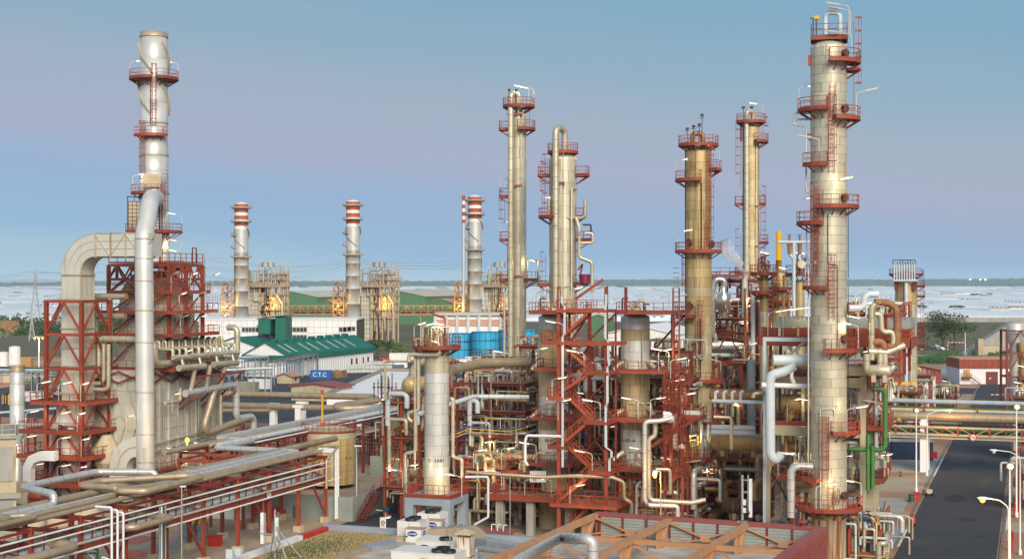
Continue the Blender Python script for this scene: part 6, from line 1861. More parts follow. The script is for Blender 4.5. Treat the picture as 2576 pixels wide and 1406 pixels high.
# == process units
def unit(label,u0,u1,Y,dy,vlv,seed=1,npipe=40,cat='process unit',colm='red',deck=True,nves=2,rails=True,pmats=None,nx=None,pr=(.07,.22),name='process_unit',lamps=2,vtop=None,brace=.5,zbase=0.0):
 """open steel frame full of pipes: u0..u1 front edge at depth Y, dy deep, decks at rows vlv"""
 q=random.Random(seed)
 X0,X1=(u0-1288)/F*Y,(u1-1288)/F*Y
 W_=(X1-X0)/cos(TH)
 t=thing(name,label,cat,(X0,Y,0),TH)
 lv=[ZV(v,Y)for v in vlv]
 nx=nx or max(1,round(W_/5));ny=max(1,round(dy/5))
 zt=ZV(vtop,Y)if vtop else lv[0]
 xs=[W_*i/nx for i in range(nx+1)];ys=[dy*i/ny for i in range(ny+1)]
 for x in xs:
  for y in ys:MB().hcol((x,y,zbase),zt,.34).build('column',colm,t)
 for zz in lv:
  for y in ys:MB().beam((0,y,zz-.2),(W_,y,zz-.2),.24,.36).build('beam',colm,t)
  for x in xs:MB().beam((x,0,zz-.2),(x,dy,zz-.2),.24,.36).build('beam',colm,t)
  if deck:
   keep=q.random()
   x0,x1=(0,W_)if keep<.55 else((0,W_*.6)if keep<.8 else(W_*.35,W_))
   pl=MB().bx(x0-.3,-.5,zz-.02,x1+.3,dy,zz+.06).build('deck','grating',t)
   if rails:MB().rail([(x0-.3,dy*.5,zz+.06),(x0-.3,-.5,zz+.06),(x1+.3,-.5,zz+.06),(x1+.3,dy*.5,zz+.06)],w=.065,step=1.3).build('railing',colm,pl)
 zz_=sorted(lv+[zbase])
 for i in range(nx):
  for a,b in zip(zz_,zz_[1:]):
   if q.random()<brace:
    if q.random()<.5:MB().beam((xs[i],0,a),(xs[i+1],0,b-.3),.18).build('brace',colm,t)
    else:MB().beam((xs[i+1],0,a),(xs[i],0,b-.3),.18).build('brace',colm,t)
 pmats=pmats or['pipe_cream','pipe_cream','pipe_tan','pipe_silver','pipe_brown','pale_blue','clad_ochre']
 zm=max(lv)
 for k in range(int(npipe*1.8)):
  r=q.uniform(*pr)if q.random()<.8 else q.uniform(pr[1],pr[1]*1.9)
  x,y=q.uniform(-.3,W_+.3),q.uniform(-.9,dy)
  s=q.random()
  z0=q.uniform(zbase+.3,zm)
  if s<.38:
   z1=min(zm+1.2,z0+q.uniform(2,7));x1=x+q.choice((-1,1))*q.uniform(.6,3)
   pts=[(x,y,z0),(x,y,z1),(x1,y,z1),(x1,y,z1-q.uniform(.8,2.5))]
  elif s<.72:
   z0=q.choice(lv)-q.uniform(.5,1.2)if q.random()<.7 else z0
   x1=min(W_+.5,x+q.uniform(2,8));y1=q.uniform(-.6,dy)
   pts=[(x,y,z0-q.uniform(.5,2)),(x,y,z0),(x1,y,z0),(x1,y1,z0)]
  else:
   z1=min(zm+.8,z0+q.uniform(3,9));pts=[(x,y,z0),(x,y,z1)]if q.random()<.6 else[(x,y,z0),(x,y,z1),(x,y+q.uniform(1,4),z1)]
  pts=[(a,b,max(zbase+.15,c))for a,b,c in pts]
  MB().tube(pts,r,8 if r<.16 else 11,bands=0 if r<.12 else 1.6).build('pipe',q.choice(pmats),t)
 for k in range(nves):
  zb=q.choice([zbase]+lv[1:]if len(lv)>1 else[zbase]);x=q.uniform(.15,.8)*W_;y=q.uniform(.5,dy*.8);r=q.uniform(.5,1.0)
  if q.random()<.55:
   L_=q.uniform(2.2,4.5);MB().lathe([(r*.3,-.45),(r*.8,-.3),(r,0),(r,L_),(r*.8,L_+.3),(r*.3,L_+.45)],18,axis=((x-L_/2,y,zb+r+.5),(1,0,0))).build('exchanger',q.choice(['clad_tan','clad_cream','clad_ochre','maroon','pipe_brown']),t)
   for s in(-.3,.3):MB().box((x+s*L_,y,zb+.3),(.3,r*1.4,.7)).build('saddle','concrete_cream',t)
  else:
   h_=q.uniform(1.6,3.6);MB().lathe([(r*.3,.3),(r,.7),(r,h_),(r*.7,h_+.35),(r*.2,h_+.5)],18,c=(x,y)).build('drum',q.choice(['clad_tan','clad_cream','clad_grey']),t).location=(0,0,zb)
 for k in range(max(4,npipe//4)):
  m=MB();valve(m,(q.uniform(0,W_),q.uniform(-.8,.5),q.choice([zbase]+lv)+q.uniform(.6,1.4)),q.uniform(.16,.3));m.build('valve',q.choice(['red','dark','pipe_tan','blue','yellow'])if q.random()<.6 else 'red',t)
 for k in range(lamps):
  lamp(t,(q.uniform(.1,.9)*W_,-.5,q.choice(lv)+.05),q.choice((-70,70,60,-60)),h=q.uniform(1.7,2.4),lit=q.choice(('tube_white','tube_white','tube_white',None)))
 return t
def reactor(label,u,Y,text,seed,bands):
 zt=lambda v:ZV(v,Y)
 def mat(f):
  v=1300-f*(1300-800)
  for a,b,m_ in bands:
   if a<=v<b:return m_
  return 'clad_ochre'
 t,r=tower('reactor',label,'reactor',u,Y,73,800,1300,mat,rowh=1.35,npan=6,domeh=.30,seed=seed,dmat='clad_silver')
 MB().cyl((0,0),r*.97,0,zt(1300),28).build('skirt','concrete_cream',t)
 wrap_text(t,r,text,.5,zt(1104),0 if seed==41 else-32,step=.27)
 for a,v in((52,905),(50,1020),(-60,910),(-62,1030),(-60,1135)):
  q=ap(a,1)
  m=MB();o=ap(a,r-.1,zt(v));m.tube([o,o+q*.7+Vector((0,0,-.35)),o+q*1.35+Vector((0,0,-.95))],.30,10);m.build('nozzle','clad_cream',t)
  m=MB();m.tube([o+q*1.35+Vector((0,0,-.95)),o+q*1.75+Vector((0,0,-1.35))],.36,10);m.build('flange','dark_brown',t)
 for a in(-28,6,30):
  for v0,v1 in((1040,1010),(1170,1130)):
   q=ap(a,r+.25)
   ppipe(t,[(q.x,q.y,zt(v0)),(q.x,q.y,zt(v1)),(q.x+.9,q.y-.02,zt(v1)),(q.x+.9,q.y-.02,zt(v0))],.11,'pipe_cream',bands=0)
 ppipe(t,[ap(25,r+.2,zt(1300)),ap(25,r+.2,zt(835))],.09,'pipe_cream',bands=0)
 m=MB();m.beam(ap(60,r*.8,zt(770)),ap(60,r*.8,zt(815)),.18);m.beam(ap(-60,r*.8,zt(770)),ap(-60,r*.8,zt(815)),.18);m.build('lug','maroon',t)
 for i in range(9):
  a=i*40;m=MB();p=ap(a,r*(.3+.6*((i*5)%3)/2),zt(787));hh=.7+(i%4)*.35
  m.tube([p,p+Vector((0,0,hh)),p+Vector((.7 if i%2 else-.7,0,hh))],.10,6);valve(m,p+Vector((0,0,hh*.6)),.18);m.build('top_valve',('pipe_cream','dark','pipe_tan')[i%3],t)
 return t,r
W1,T1_,O1_='clad_silver','clad_ochre','clad_ochre'
ra,rr_=reactor('left silver and tan banded reactor marked D-301B behind the red stairs',1391,178,'D-301-B',41,[(800,823,W1),(823,985,T1_),(985,1062,W1),(1062,1088,T1_),(1088,1178,W1)])
rb_,rr_=reactor('right silver and tan banded reactor marked D-301A beside the red stairs',1598,174.5,'D-301-A',42,[(800,820,W1),(820,862,T1_),(862,935,W1),(935,1088,T1_),(1088,1180,W1)])
YS2=168.0
xo=(1474-1288)/F*YS2
st=thing('stair_tower','red zigzag steel stair tower between the two banded reactors','stair tower',(xo,YS2,0),TH)
def lx(u):return(u-1474)/F*YS2/.955
def lz(v,x=0):return H-(v-706)/F*(YS2+x*sin(TH))
def lp(u,v):x=lx(u);return Vector((x,0,lz(v,x)))
for u,y in((1415,-1.4),(1533,-1.4),(1415,2.6),(1533,2.6)):
 MB().hcol((lx(u),y,0),lz(720 if y<0 else 779),.36 if y<0 else .2).build('column','red' if y<0 else 'maroon',st)
flights=[((1488,788),(1408,863)),((1414,864),(1491,934)),((1488,940),(1396,1000)),((1430,998),(1492,1057)),((1483,1063),(1417,1120)),((1430,1121),(1492,1182)),((1495,1187),(1402,1267)),((1486,1270),(1432,1322))]
tread=MB().box((0,0,0),(.28,1.0,.05)).build('tread','stair_red',st)
first=True
for i,(a,b)in enumerate(flights):
 y=-1.1 if i%2==0 else .2
 p,q=lp(*a),lp(*b);p.y=q.y=y
 fl=MB().beam(p+Vector((0,-.55,0)),q+Vector((0,-.55,0)),.10,.34).beam(p+Vector((0,.55,0)),q+Vector((0,.55,0)),.10,.34).build('stair_flight','stair_red',st)
 rl=MB()
 for s in(-.55,.55):rl.rail([p+Vector((0,s,.1)),q+Vector((0,s,.1))],h=1.05,toe=False,step=1.1,w=.065)
 rl.build('handrail','stair_red',fl)
 n=max(6,int(abs(p.z-q.z)/.24))
 for k in range(n):
  c=p.lerp(q,(k+.5)/n)
  if first:tread.location=c;tread.parent=fl;first=False
  else:link('tread',tread.data,fl,None,c)
def deck(t,x0,y0,x1,y1,z,sides='lrf',mat='red',fl='grating',depth=.34,name='landing'):
 pl=MB().bx(x0,y0,z-.06,x1,y1,z+.02).build(name,fl,t)
 P4={'f':((x0,y0),(x1,y0)),'r':((x1,y0),(x1,y1)),'b':((x1,y1),(x0,y1)),'l':((x0,y1),(x0,y0))}
 e=MB();r_=MB()
 for k in 'frbl':
  a,b=P4[k];e.beam((*a,z-depth/2+.04),(*b,z-depth/2+.04),.12,depth)
  if k in sides:r_.rail([(*a,z+.03),(*b,z+.03)],w=.07,step=1.2)
 e.build('edge_beam',mat,pl)
 if r_.v:r_.build('railing',mat,pl)
 return pl
for(u0,u1,v,s)in((1412,1536,779,'f'),(1373,1560,860,'fl'),(1480,1540,935,'f'),(1390,1428,998,'fl'),(1480,1537,1058,'fr'),(1390,1432,1119,'fl'),(1490,1543,1183,'fr'),(1395,1560,1266,'f')):
 x0,x1=lx(u0),lx(u1);deck(st,x0,-1.75,x1,2.5,lz(v,(x0+x1)/2),s)
for(a,b)in(((1470,855),(1532,792)),((1532,905),(1500,862)),((1420,930),(1470,870)),((1420,1052),(1530,945)),((1530,1055),(1480,1000)),((1420,1178),(1530,1066)),((1530,1178),(1450,1066)),((1460,1000),(1420,940))):
 p,q=lp(*a),lp(*b);p.y=q.y=2.4;MB().beam(p,q,.17).build('brace','maroon',st)
p,q=lp(1455,752),lp(1524,703);p.y=q.y=-1.2;MB().beam(p,q,.28).build('davit','red',st)
MB().beam(lp(1573,790),lp(1573,722),.3).build('davit','maroon',st)
for pts in(((1425,745),(1425,762),(1432,770),(1432,838),(1427,845),(1427,1170)),((1535,740),(1535,760),(1533,775),(1533,850),(1540,858),(1540,900),(1543,915),(1538,922),(1538,1010),(1534,1018),(1534,1120),(1548,1130),(1548,1145),(1543,1150),(1543,1180))):
 m=MB();L_=[lp(*k)for k in pts]
 for a,b in zip(L_,L_[1:]):
  a,b=a.copy(),b.copy();a.y=b.y=-1.75;m.beam(a,b,.26,.10)
 m.build('cable_tray','pale_blue',st)
for(u,v,d,lit)in((1418,775,60,None),(1445,778,60,'tube_white'),(1428,862,-70,'tube_white'),(1500,778,60,None),(1480,935,-75,'tube_white'),(1520,1058,-70,'tube_cool'),(1400,1000,70,'tube_white'),(1500,1185,-80,'tube_white'),(1415,1055,60,'tube_white'),(1445,1266,70,'tube_white')):
 lamp(st,lp(u,v)+Vector((0,-1.7,.05)),d,h=2.1,lit=lit)
rsn=thing('reactor_platforms','red platforms and columns ringing the two banded reactors','platforms',(xo,YS2,0),TH)
ya_=4.2
for(u0,u1,vs)in((1311,1422,(786,930,1056,1172)),(1535,1674,(786,936,1060,1186))):
 x0,x1=lx(u0),lx(u1)
 for i,v in enumerate(vs):
  e=(0,14,8,0)[i]if u0<1400 else(0,2,30,28)[i]
  deck(rsn,x0+(e*.045 if u0<1400 else 0),ya_-1.6,x1-(0 if u0<1400 else e*.045),ya_+7.5,lz(v,x0),'flr',depth=.30,name='platform')
 for u in((1327,1413)if u0<1400 else(1540,1632)):
  for y in(ya_+7,):MB().hcol((lx(u),y,0),lz(786),.40).build('column','maroon',rsn)
 for a,b in zip((786,930,1056,1172),(930,1056,1172,1290)):
  MB().beam((x0+.6,ya_+7.2,lz(b)),(x1-.6,ya_+7.2,lz(a)-.5),.22).build('brace','maroon',rsn)
deck(rsn,lx(1220),1.0,lx(1565),9.5,lz(1262),'flr',depth=.5,name='platform')
for u in(1240,1320,1420,1530):
 for y in(2,8.5):MB().bx(lx(u)-.45,y-.45,0,lx(u)+.45,y+.45,lz(1262)-.5).build('concrete_pier','concrete',rsn)
for(u,v,d,lit)in((1330,784,70,None),(1330,930,60,'tube_white'),(1345,1056,60,'tube_white'),(1330,1172,-60,'tube_white'),(1665,784,-70,None),(1665,936,-75,'tube_white'),(1620,1058,70,'tube_white'),(1640,936,60,'tube_white'),(1610,1186,-60,'tube_white'),(1400,930,70,'tube_white'),(1300,1262,60,None),(1370,1262,-60,'tube_white'),(1590,1060,-60,'tube_white')):
 lamp(rsn,lp(u,v)+Vector((0,ya_-1.7,.05)),d,h=2.1,lit=lit)
lt=thing('ladder_tower','tall narrow red ladder frame right of the right reactor','ladder tower',(xo,YS2,0),TH)
x0,x1=lx(1673),lx(1688)
for x in(x0,x1):MB().beam((x,3,0),(x,3,lz(724)),.16).build('post','red',lt)
for i in range(34):MB().beam((x0,3,lz(940)+i*.55-6),(x1,3,lz(940)+i*.55-6),.08).build('rung','red',lt)
pt=thing('platform_tower','small red platform tower with caged ladder between right reactor and tan column','platform tower',(xo,YS2,0),TH)
for(u0,u1,v)in((1655,1705,1012),(1660,1712,958),(1690,1745,1046),(1662,1700,1190),(1655,1700,1075)):
 x0,x1=lx(u0),lx(u1);deck(pt,x0,2.0,x1,5,lz(v),'flr',name='platform')
for u in(1658,1700):
 for y in(2.2,4.8):MB().hcol((lx(u),y,0),lz(940),.3).build('column','red',pt)
for(a,b)in(((1660,1120),(1700,1050)),((1620,1130),(1740,1052)),((1660,1240),(1700,1180))):p,q=lp(*a),lp(*b);p.y=q.y=1.9;MB().beam(p,q,.26,.4).build('brace','red',pt)
for u in(1664,1684,1704):m=MB();m.ladder((lx(u),1.8,lz(1190)),lz(950),-pi/2,True,z_cage=lz(1180));m.build('caged_ladder','red',pt)
for(u,v,d)in((1668,1010,70),(1672,956,75),(1700,1044,60)):lamp(pt,lp(u,v)+Vector((0,2,.05)),d,h=2.0)
unit('red steel unit crowded with pipes behind the silver D-3001 vessel',1135,1320,196,14,(928,985,1050,1112),3,95,nves=6,lamps=6,vtop=905)
unit('lower red steel pipe deck right of the grey concrete table',1165,1340,178,12,(1175,1225),5,70,nves=5,lamps=4,pr=(.08,.26),pmats=['pipe_cream','pipe_tan','pipe_brown','clad_ochre','pipe_tan'])
unit('ochre and red column frame left of the silver D-3001 vessel',968,1056,184,9,(1012,1100,1222),8,46,nves=3,lamps=3,nx=2)
unit('red steel pipe structure behind the left reactor',1310,1420,192,10,(870,960,1050),11,70,nves=4,lamps=3,brace=.2,nx=2)
unit('dense pipe structure between the reactors behind the stairs',1424,1556,188,14,(930,1030,1120),13,120,nves=6,lamps=4,pr=(.09,.24),vtop=870,colm='maroon',brace=.15,nx=2)
unit('red steel pipe structure behind the right reactor',1560,1720,190,16,(960,1030,1110,1190),17,90,nves=5,lamps=5)
unit('low pipe deck at the foot of right reactor and tan column',1560,1740,172,10,(1195,1262),19,60,nves=6,lamps=3,deck=False,pmats=['pipe_cream','pipe_silver','pipe_tan','pipe_brown'])
unit('red steel exchanger structure right of the tan column at mid height',1792,1930,196,18,(912,985,1050,1110),23,80,nves=6,lamps=5,pmats=['pale_blue','pipe_cream','pipe_tan','pipe_brown','clad_ochre','white'])
unit('lower pipe and pump bay right of the tan column',1780,1930,176,14,(1150,1230),29,80,nves=7,lamps=4,deck=True,pr=(.1,.3),pmats=['pipe_brown','pipe_tan','clad_ochre','pipe_cream','dark'])
unit('upper red valve structure left of the slim yellowed column',1793,1875,205,10,(705,760,800,850),31,34,nves=2,lamps=3)
unit('red drum platform structure right of the slim yellowed column',1880,1935,206,10,(742,800,860),37,30,nves=1,lamps=2)
unit('distant red pipe unit between silver column and stairs',1190,1330,232,18,(905,960,1000),43,50,nves=4,lamps=2,colm='maroon')
unit('distant maroon pipe unit behind the right reactor',1600,1730,240,18,(940,985),47,40,nves=3,lamps=3,colm='maroon')
unit('pipe racks and pumps in the bay under the reactor platform',1160,1440,190,10,(1205,),53,60,nves=7,lamps=4,deck=False,pr=(.1,.32),pmats=['pipe_brown','pipe_tan','clad_ochre','dark_green','pipe_cream'])
unit('fine pipework bank between right reactor and tan column',1628,1735,181,6,(880,950,1020,1090),101,60,nves=2,lamps=2,colm='maroon',brace=.1,nx=2,pr=(.06,.16),rails=False)
unit('fine pipework bank between the silver vessel and left reactor',1150,1318,186,5,(960,1030,1090,1150),103,70,nves=3,lamps=2,colm='maroon',brace=.1,nx=2,pr=(.06,.18),rails=False)
unit('ground level pump bay behind the red roof screen',1440,1800,186,10,(1215,),59,80,nves=9,lamps=5,deck=False,pr=(.1,.32),pmats=['pipe_brown','pipe_tan','clad_ochre','pipe_silver','pipe_cream'])
def wp(label,pts,r,mat='pipe_cream',**k):return pipe(label,[P(*p)for p in pts],r,mat,**k)
wp('big tan pipe arching from silver vessel to the slim column at mid height',[(1128,932,170),(1205,915,180),(1230,912,182),(1330,911,184)],.60,'pipe_tan',n=18,bend=2)
wp('tan pipe with an S bend right of the silver vessel',[(1215,968,186),(1230,970,186),(1242,1000,184),(1330,1004,182)],.42,'pipe_tan',n=14,bend=1.0)
wp('long white pipe kinked upward right of the silver vessel',[(1126,1018,172),(1190,997,176),(1205,997,177),(1330,998,178)],.27,'pale_blue',n=12)
wp('tan pipe looping under the valve skid right of silver vessel',[(1195,960,186),(1195,945,186),(1240,945,186),(1240,968,186)],.2,'pipe_cream')
wp('grey pipe bending down and right below slim silver column',[(1242,880,196),(1242,950,196),(1250,958,196),(1310,957,196)],.26,'grey_steel')
wp('bundle of thin blue and yellow lines, upper one',[(1130,1092,172),(1180,1072,176),(1280,1080,178),(1320,1070,180)],.06,'blue',bands=0,n=6)
wp('bundle of thin blue and yellow lines, yellow one',[(1130,1098,172),(1180,1078,176),(1280,1085,178),(1320,1076,180)],.06,'yellow',bands=0,n=6)
wp('bundle of thin blue and yellow lines, lower tan one',[(1130,1105,172),(1180,1086,176),(1280,1092,178),(1320,1084,180)],.08,'pipe_tan',bands=0,n=6)
wp('cream pipe crossing right above lower pipe deck',[(1172,1186,165),(1240,1192,166),(1370,1200,166),(1450,1196,166),(1540,1200,166),(1570,1212,166),(1570,1255,166),(1590,1262,166),(1590,1300,166)],.22,'pipe_tan',bend=.6)
wp('white pipe stepping down behind grey concrete table',[(1170,1199,163),(1228,1199,163),(1228,1300,163),(1195,1318,160)],.14,'pale_blue',bands=0)
wp('white framed pipe square on the left reactor',[(1410,1097,164),(1325,1095,166),(1321,1110,166),(1321,1160,166),(1328,1170,166)],.16,'white',bands=0,bend=.3)
wp('outer silver pipe dropping in front of the right reactor',[(1690,1052,162),(1660,1058,162),(1622,1060,162),(1622,1255,162),(1630,1270,162),(1700,1272,162),(1705,1276,162),(1705,1312,162)],.26,'pipe_silver',n=12,bend=.5)
wp('inner silver pipe dropping in front of the right reactor',[(1648,1062,163),(1648,1095,163),(1632,1105,163),(1632,1248,163),(1640,1258,163),(1740,1264,163),(1775,1256,163)],.27,'pipe_cream',n=12,bend=.5)
wp('white U shaped pipe hanging beside the tan column',[(1668,1040,166),(1690,1042,166),(1690,1060,166),(1664,1050,165),(1690,1052,165)],.28,'white',bands=0,n=12,bend=.6)
wp('white pipe hooking down left of tan column',[(1765,1040,168),(1705,1038,168),(1697,1060,167),(1697,1130,167),(1718,1122,166)],.3,'white',bands=0,n=14,bend=.6)
wp('grey pipe bending at the base of right reactor',[(1612,1210,165),(1602,1222,165),(1602,1260,165),(1600,1300,165)],.18,'grey_steel',bands=0)
wp('cream pipe down the right flank of the right reactor',[(1650,1180,166),(1686,1180,166),(1686,1240,166)],.22)
wp('fat cream pipe with flange right of reactor foot',[(1660,1238,168),(1700,1238,168),(1712,1246,168),(1712,1262,168)],.30,'pipe_cream',bend=.6)
for i in range(3):
 wp(('upper','middle','lower')[i]+' of three brown pipes bending beside the small valve vessel',[(1772,1228+i*3,170+i),(1812+i*7,1230+i*2,170+i),(1812+i*7,1248+i*2,169+i),(1798+i*6,1258+i*2,168+i),(1835+i*7,1262+i*3,168+i),(1840+i*7,1306,168+i)],.25,'pipe_brown',bend=.5)
wp('big brown inclined pipe at the lower right of the tan column',[(1790,1300,172),(1822,1275,176)],.5,'pipe_brown',n=14)
for i in range(8):
 wp('white cooling line hanging in a row behind left reactor foot',[(1335+i*5.2,1184,172),(1335+i*5.2,1212,172)],.11,'white',bands=0,n=7,name='pipe',group='row of white hanging lines by left reactor foot')
Yv=174.0
tv,rv=tower('process_vessel','small cream vessel with valve crowned top in front of the tan column','vessel',1750,Yv,37,1158,1236,'clad_cream',rowh=1.3,npan=5,domeh=.5,seed=50)
z=lambda v:ZV(v,Yv)
MB().cyl((0,0),rv*.98,0,z(1236),24).build('skirt','clad_cream',tv)
platform(tv,rv*.4,z(1149),-180,180,1.7,lamps=[(-70,80,'tube_white')]);platform(tv,rv,z(1206),-20,140,1.7,lamps=[(100,-80,'tube_white')]);platform(tv,rv,z(1250),-120,30,1.2)
for i in range(11):
 m=MB();p=ap(i*33,.3+(i%3)*.5,z(1148));hh=.9+(i%4)*.55;m.tube([p,p+Vector((0,0,hh))],.12,7);valve(m,p+Vector((0,0,hh*.7)),.24);m.build('relief_valve',('yellow','clad_tan','pipe_silver','yellow')[i%4],tv)
for x in(.7,1.5):ppipe(tv,[(x,-.3,z(1148)),(x,-.3,z(1072)),(x+.05,-.3,z(1066))],.17,'white',bands=0)
m=MB();m.ladder((-.5,-rv-.2,z(1250)),z(1150),-pi/2,True,z_cage=z(1240));m.build('caged_ladder','red',tv)
Yb=182.0;c=P(1027,969,Yb)
t=thing('horizontal_drum','round ended golden drum on the red frame left of silver vessel','drum',c,TH)
r_=20/F*Yb
MB().lathe([(.12,-.55),(r_*.5,-.48),(r_*.85,-.25),(r_,0),(r_,5),(r_*.8,5.4),(.2,5.6)],28,axis=((0,0,0),(.2,1,0))).build('shell','clad_tan',t)
m=MB()
for k in range(14):a=k*pi/7;m.beam((cos(a)*.12,-.57,sin(a)*.12),(cos(a)*r_*.85,-.26,sin(a)*r_*.85),.03)
m.build('gore_seam','clad_cream',t)
ppipe(t,[(.3,.8,r_),(.3,.8,2.0),(.9,.8,2.6),(1.9,.8,3.0)],.42,'pipe_cream',bands=.5,bend=.9);ppipe(t,[(-3.0,-.4,-1.8),(-3.0,-.4,3.0),(.3,-.4,3.0)],.16,'pipe_cream',bands=0)
for k in range(9):m=MB();x=-4.4+k*.32;m.tube([(x,-.6+(k%3)*.5,-1.8),(x,-.6+(k%3)*.5,.3+(k%4)*.4)],.07,6);valve(m,(x,-.6+(k%3)*.5,-.3),.18);m.build('instrument',('dark','red','pipe_tan')[k%3],t)
for i,(u,v,Y,r,L_,mt,lab)in enumerate(((1035,1125,188,1.35,7,'pipe_brown','large rust brown drum behind the left frame'),(1230,1155,190,1.3,7,'clad_ochre','long ochre exchanger drum behind left reactor structure'),(1865,880,206,0,0,'',''))):
 if not r:continue
 t=thing('horizontal_drum',lab,'drum',P(u,v,Y),TH)
 MB().lathe([(.2,-.6),(r*.8,-.35),(r,0),(r,L_),(r*.8,L_+.35),(.2,L_+.6)],26,axis=((-L_/2*(i>0),0,0),(1,0,0)if i else(.1,1,0))).build('shell',mt,t)
 for s in(.2,.75):MB().box((L_*(s-.5)*(i>0),0 if i else L_*s,-r-.4),(.4 if i else 1.8,1.8 if i else .4,1.2)).build('saddle','concrete',t)
p=P(1662,706,158)-Vector((0,0,H))
t=thing('street_lamp','pinkish lamp post with a glowing orange head in front of right reactor','street lamp',p,0)
h_=ZV(1196,158);MB().tube([(0,0,0),(0,0,h_+.4),(-.5,0,h_+.55)],.07,8).build('pole','pipe_cream',t)
MB().lathe([(.08,h_+.62),(.32,h_+.55),(.30,h_+.1),(.12,h_-.05)],14,c=(-.62,0)).build('lamp_hood','white',t);MB().lathe([(.04,h_-.28),(.2,h_-.18),(.2,h_-.02)],12,c=(-.62,0)).build('lamp_bulb','sodium',t)
L=bpy.data.lights.new('sodium_light','POINT');L.energy=450;L.color=(1,.5,.12);L.shadow_soft_size=.3
lo=bpy.data.objects.new('sodium_light',L);COL.objects.link(lo);lo.parent=t;lo.location=(-.9,-.4,h_-.5)
# == works round the tall right column
Yc=206.0
c=P(1791,873,Yc)
t=thing('horizontal_drum','large mirror bright steel drum lying behind the red frame right of tan column','drum',c,radians(-6))
rc=33/F*Yc
pm('chrome',(0.72,0.70,0.66),(0.62,0.58,0.52),nscale=.6,rough=.22,metal=.85,var=.03)
MB().lathe([(rc,0),(rc,8.3)],40,axis=((0,0,0),(1,0,0)),cap0=True,cap1=False).lathe([(rc,8.3),(rc*.92,8.9),(rc*.6,9.5),(.1,9.8)],40,axis=((0,0,0),(1,0,0)),cap0=False).build('shell','chrome',t)
for x in(1.5,7):MB().box((x,0,-rc-1.2),(.7,2.6,2.6)).build('saddle','concrete',t)
for x in(2.4,4.6,6.8):m=MB();m.tube([(x,-rc*.3,rc*.9),(x,-rc*.3,rc+1)],.12,7);valve(m,(x,-rc*.3,rc+.8),.25);m.build('relief_valve','pipe_brown',t)
pipe('white pipe lying in front of the bright steel drum',[P(1790,893,200),P(1857,894,200)],.28,'pale_blue',bands=0,n=12)
for a,b in(((1830,840),(1797,890)),((1830,840),(1872,905))):
 pass
t=thing('brace_frame','red inverted V brace in front of the bright steel drum','frame',P(1830,706,200)-Vector((0,0,H)),TH)
def zz_(v,Y):return ZV(v,Y)
MB().beam((0,0,ZV(838,200)),(-2.0,0,ZV(905,200)),.2).build('brace','red',t);MB().beam((0,0,ZV(838,200)),(2.6,0,ZV(915,200)),.2).build('brace','red',t)
MB().beam((-2.3,0,ZV(837,200)),(4.3,0,ZV(839,200)),.25,.35).build('beam','maroon',t);MB().beam((4.0,0,0),(4.0,0,ZV(758,200)),.55,.4).build('column','maroon',t)
MB().beam((-2.3,0,0),(-2.3,0,ZV(837,200)),.3).build('column','maroon',t)
pipe('thin rusty brown post pipe rising right of the bright drum',[P(1875,1010,197),P(1874,725,197)],.19,'pipe_rust',bands=0)
pipe('pale blue standpipe rising beside rusty post',[P(1895,905,196),P(1893,712,196)],.30,'pale_blue',bands=0,n=14)
pipe('grey blue column pipe going down below the standpipe',[P(1889,1160,190),P(1889,905,190)],.55,'grey_blue',bands=0,n=8)
pipe('silver pipe with tight crook beside the tan column',[P(1800,855,198),P(1792,840,198),P(1795,715,198),P(1800,703,198),P(1822,703,198),P(1822,720,198)],.42,'chrome',bands=1.4,n=14,bend=.7)
t=thing('silencer','bright steel silencer drum beneath the silver crook','silencer',P(1819,706,198)-Vector((0,0,H)),0)
z=lambda v:ZV(v,198)
MB().lathe([(.5,z(720)),(.5,z(733)),(1.1,z(742)),(1.1,z(775)),(.6,z(780)),(.6,z(800))],20).build('shell','chrome',t)
t=thing('steam_vent','short steam vent pipe beside the slim yellowed column','vent',P(1873,706,203)-Vector((0,0,H)),0)
MB().cyl((0,0),.42,ZV(800,203),ZV(690,203),14).build('pipe','clad_grey',t);
m=MB();m.beam((-6,0,ZV(700,203)),(-2.5,0,ZV(700,203)),.1);
deck(t,-6.2,-1.4,-1.0,1.4,ZV(694,203),'flr',mat='maroon',name='platform');MB().beam((-1,0,ZV(720,203)),(-5,0,ZV(697,203)),.25).build('brace','red',t)
pm_=bpy.data.materials.new('steam');pm_.use_nodes=True;n_=pm_.node_tree;n_.nodes.clear()
o_=n_.nodes.new('ShaderNodeOutputMaterial');v_=n_.nodes.new('ShaderNodeVolumePrincipled');v_.inputs['Density'].default_value=.55;v_.inputs['Color'].default_value=(.97,.97,1,1)
tc_=n_.nodes.new('ShaderNodeTexCoord');nz_=n_.nodes.new('ShaderNodeTexNoise');nz_.inputs['Scale'].default_value=1.4;mr_=n_.nodes.new('ShaderNodeMapRange')
mr_.inputs['From Min'].default_value=.42;mr_.inputs['From Max'].default_value=.75;mr_.inputs['To Max'].default_value=3.5
n_.links.new(tc_.outputs['Object'],nz_.inputs['Vector']);n_.links.new(nz_.outputs['Fac'],mr_.inputs['Value']);n_.links.new(mr_.outputs[0],v_.inputs['Density']);n_.links.new(v_.outputs[0],o_.inputs['Volume'])
MATS['steam']=pm_
m=MB()
m.tube([(0,0,0),(-.2,0,.8),(-1.1,0,1.8),(-2.2,0,2.9),(-3.0,0,4.6)],.38,12,r2=1.1)
o=m.build('steam_plume','steam',None,None,P(1873,689,202));stuff(o)
def smalltower(label,u,Y,d,vt,vb,mats,npan,seed,dm=.5,nm='process_vessel'):
 t,r=tower(nm,label,'vessel',u,Y,d,vt,vb,mats,rowh=1.3,npan=npan,domeh=dm,seed=seed)
 MB().cyl((0,0),r*.97,0,ZV(vb,Y),20).build('skirt','clad_ochre',t)
 return t,r
Ya=186.0
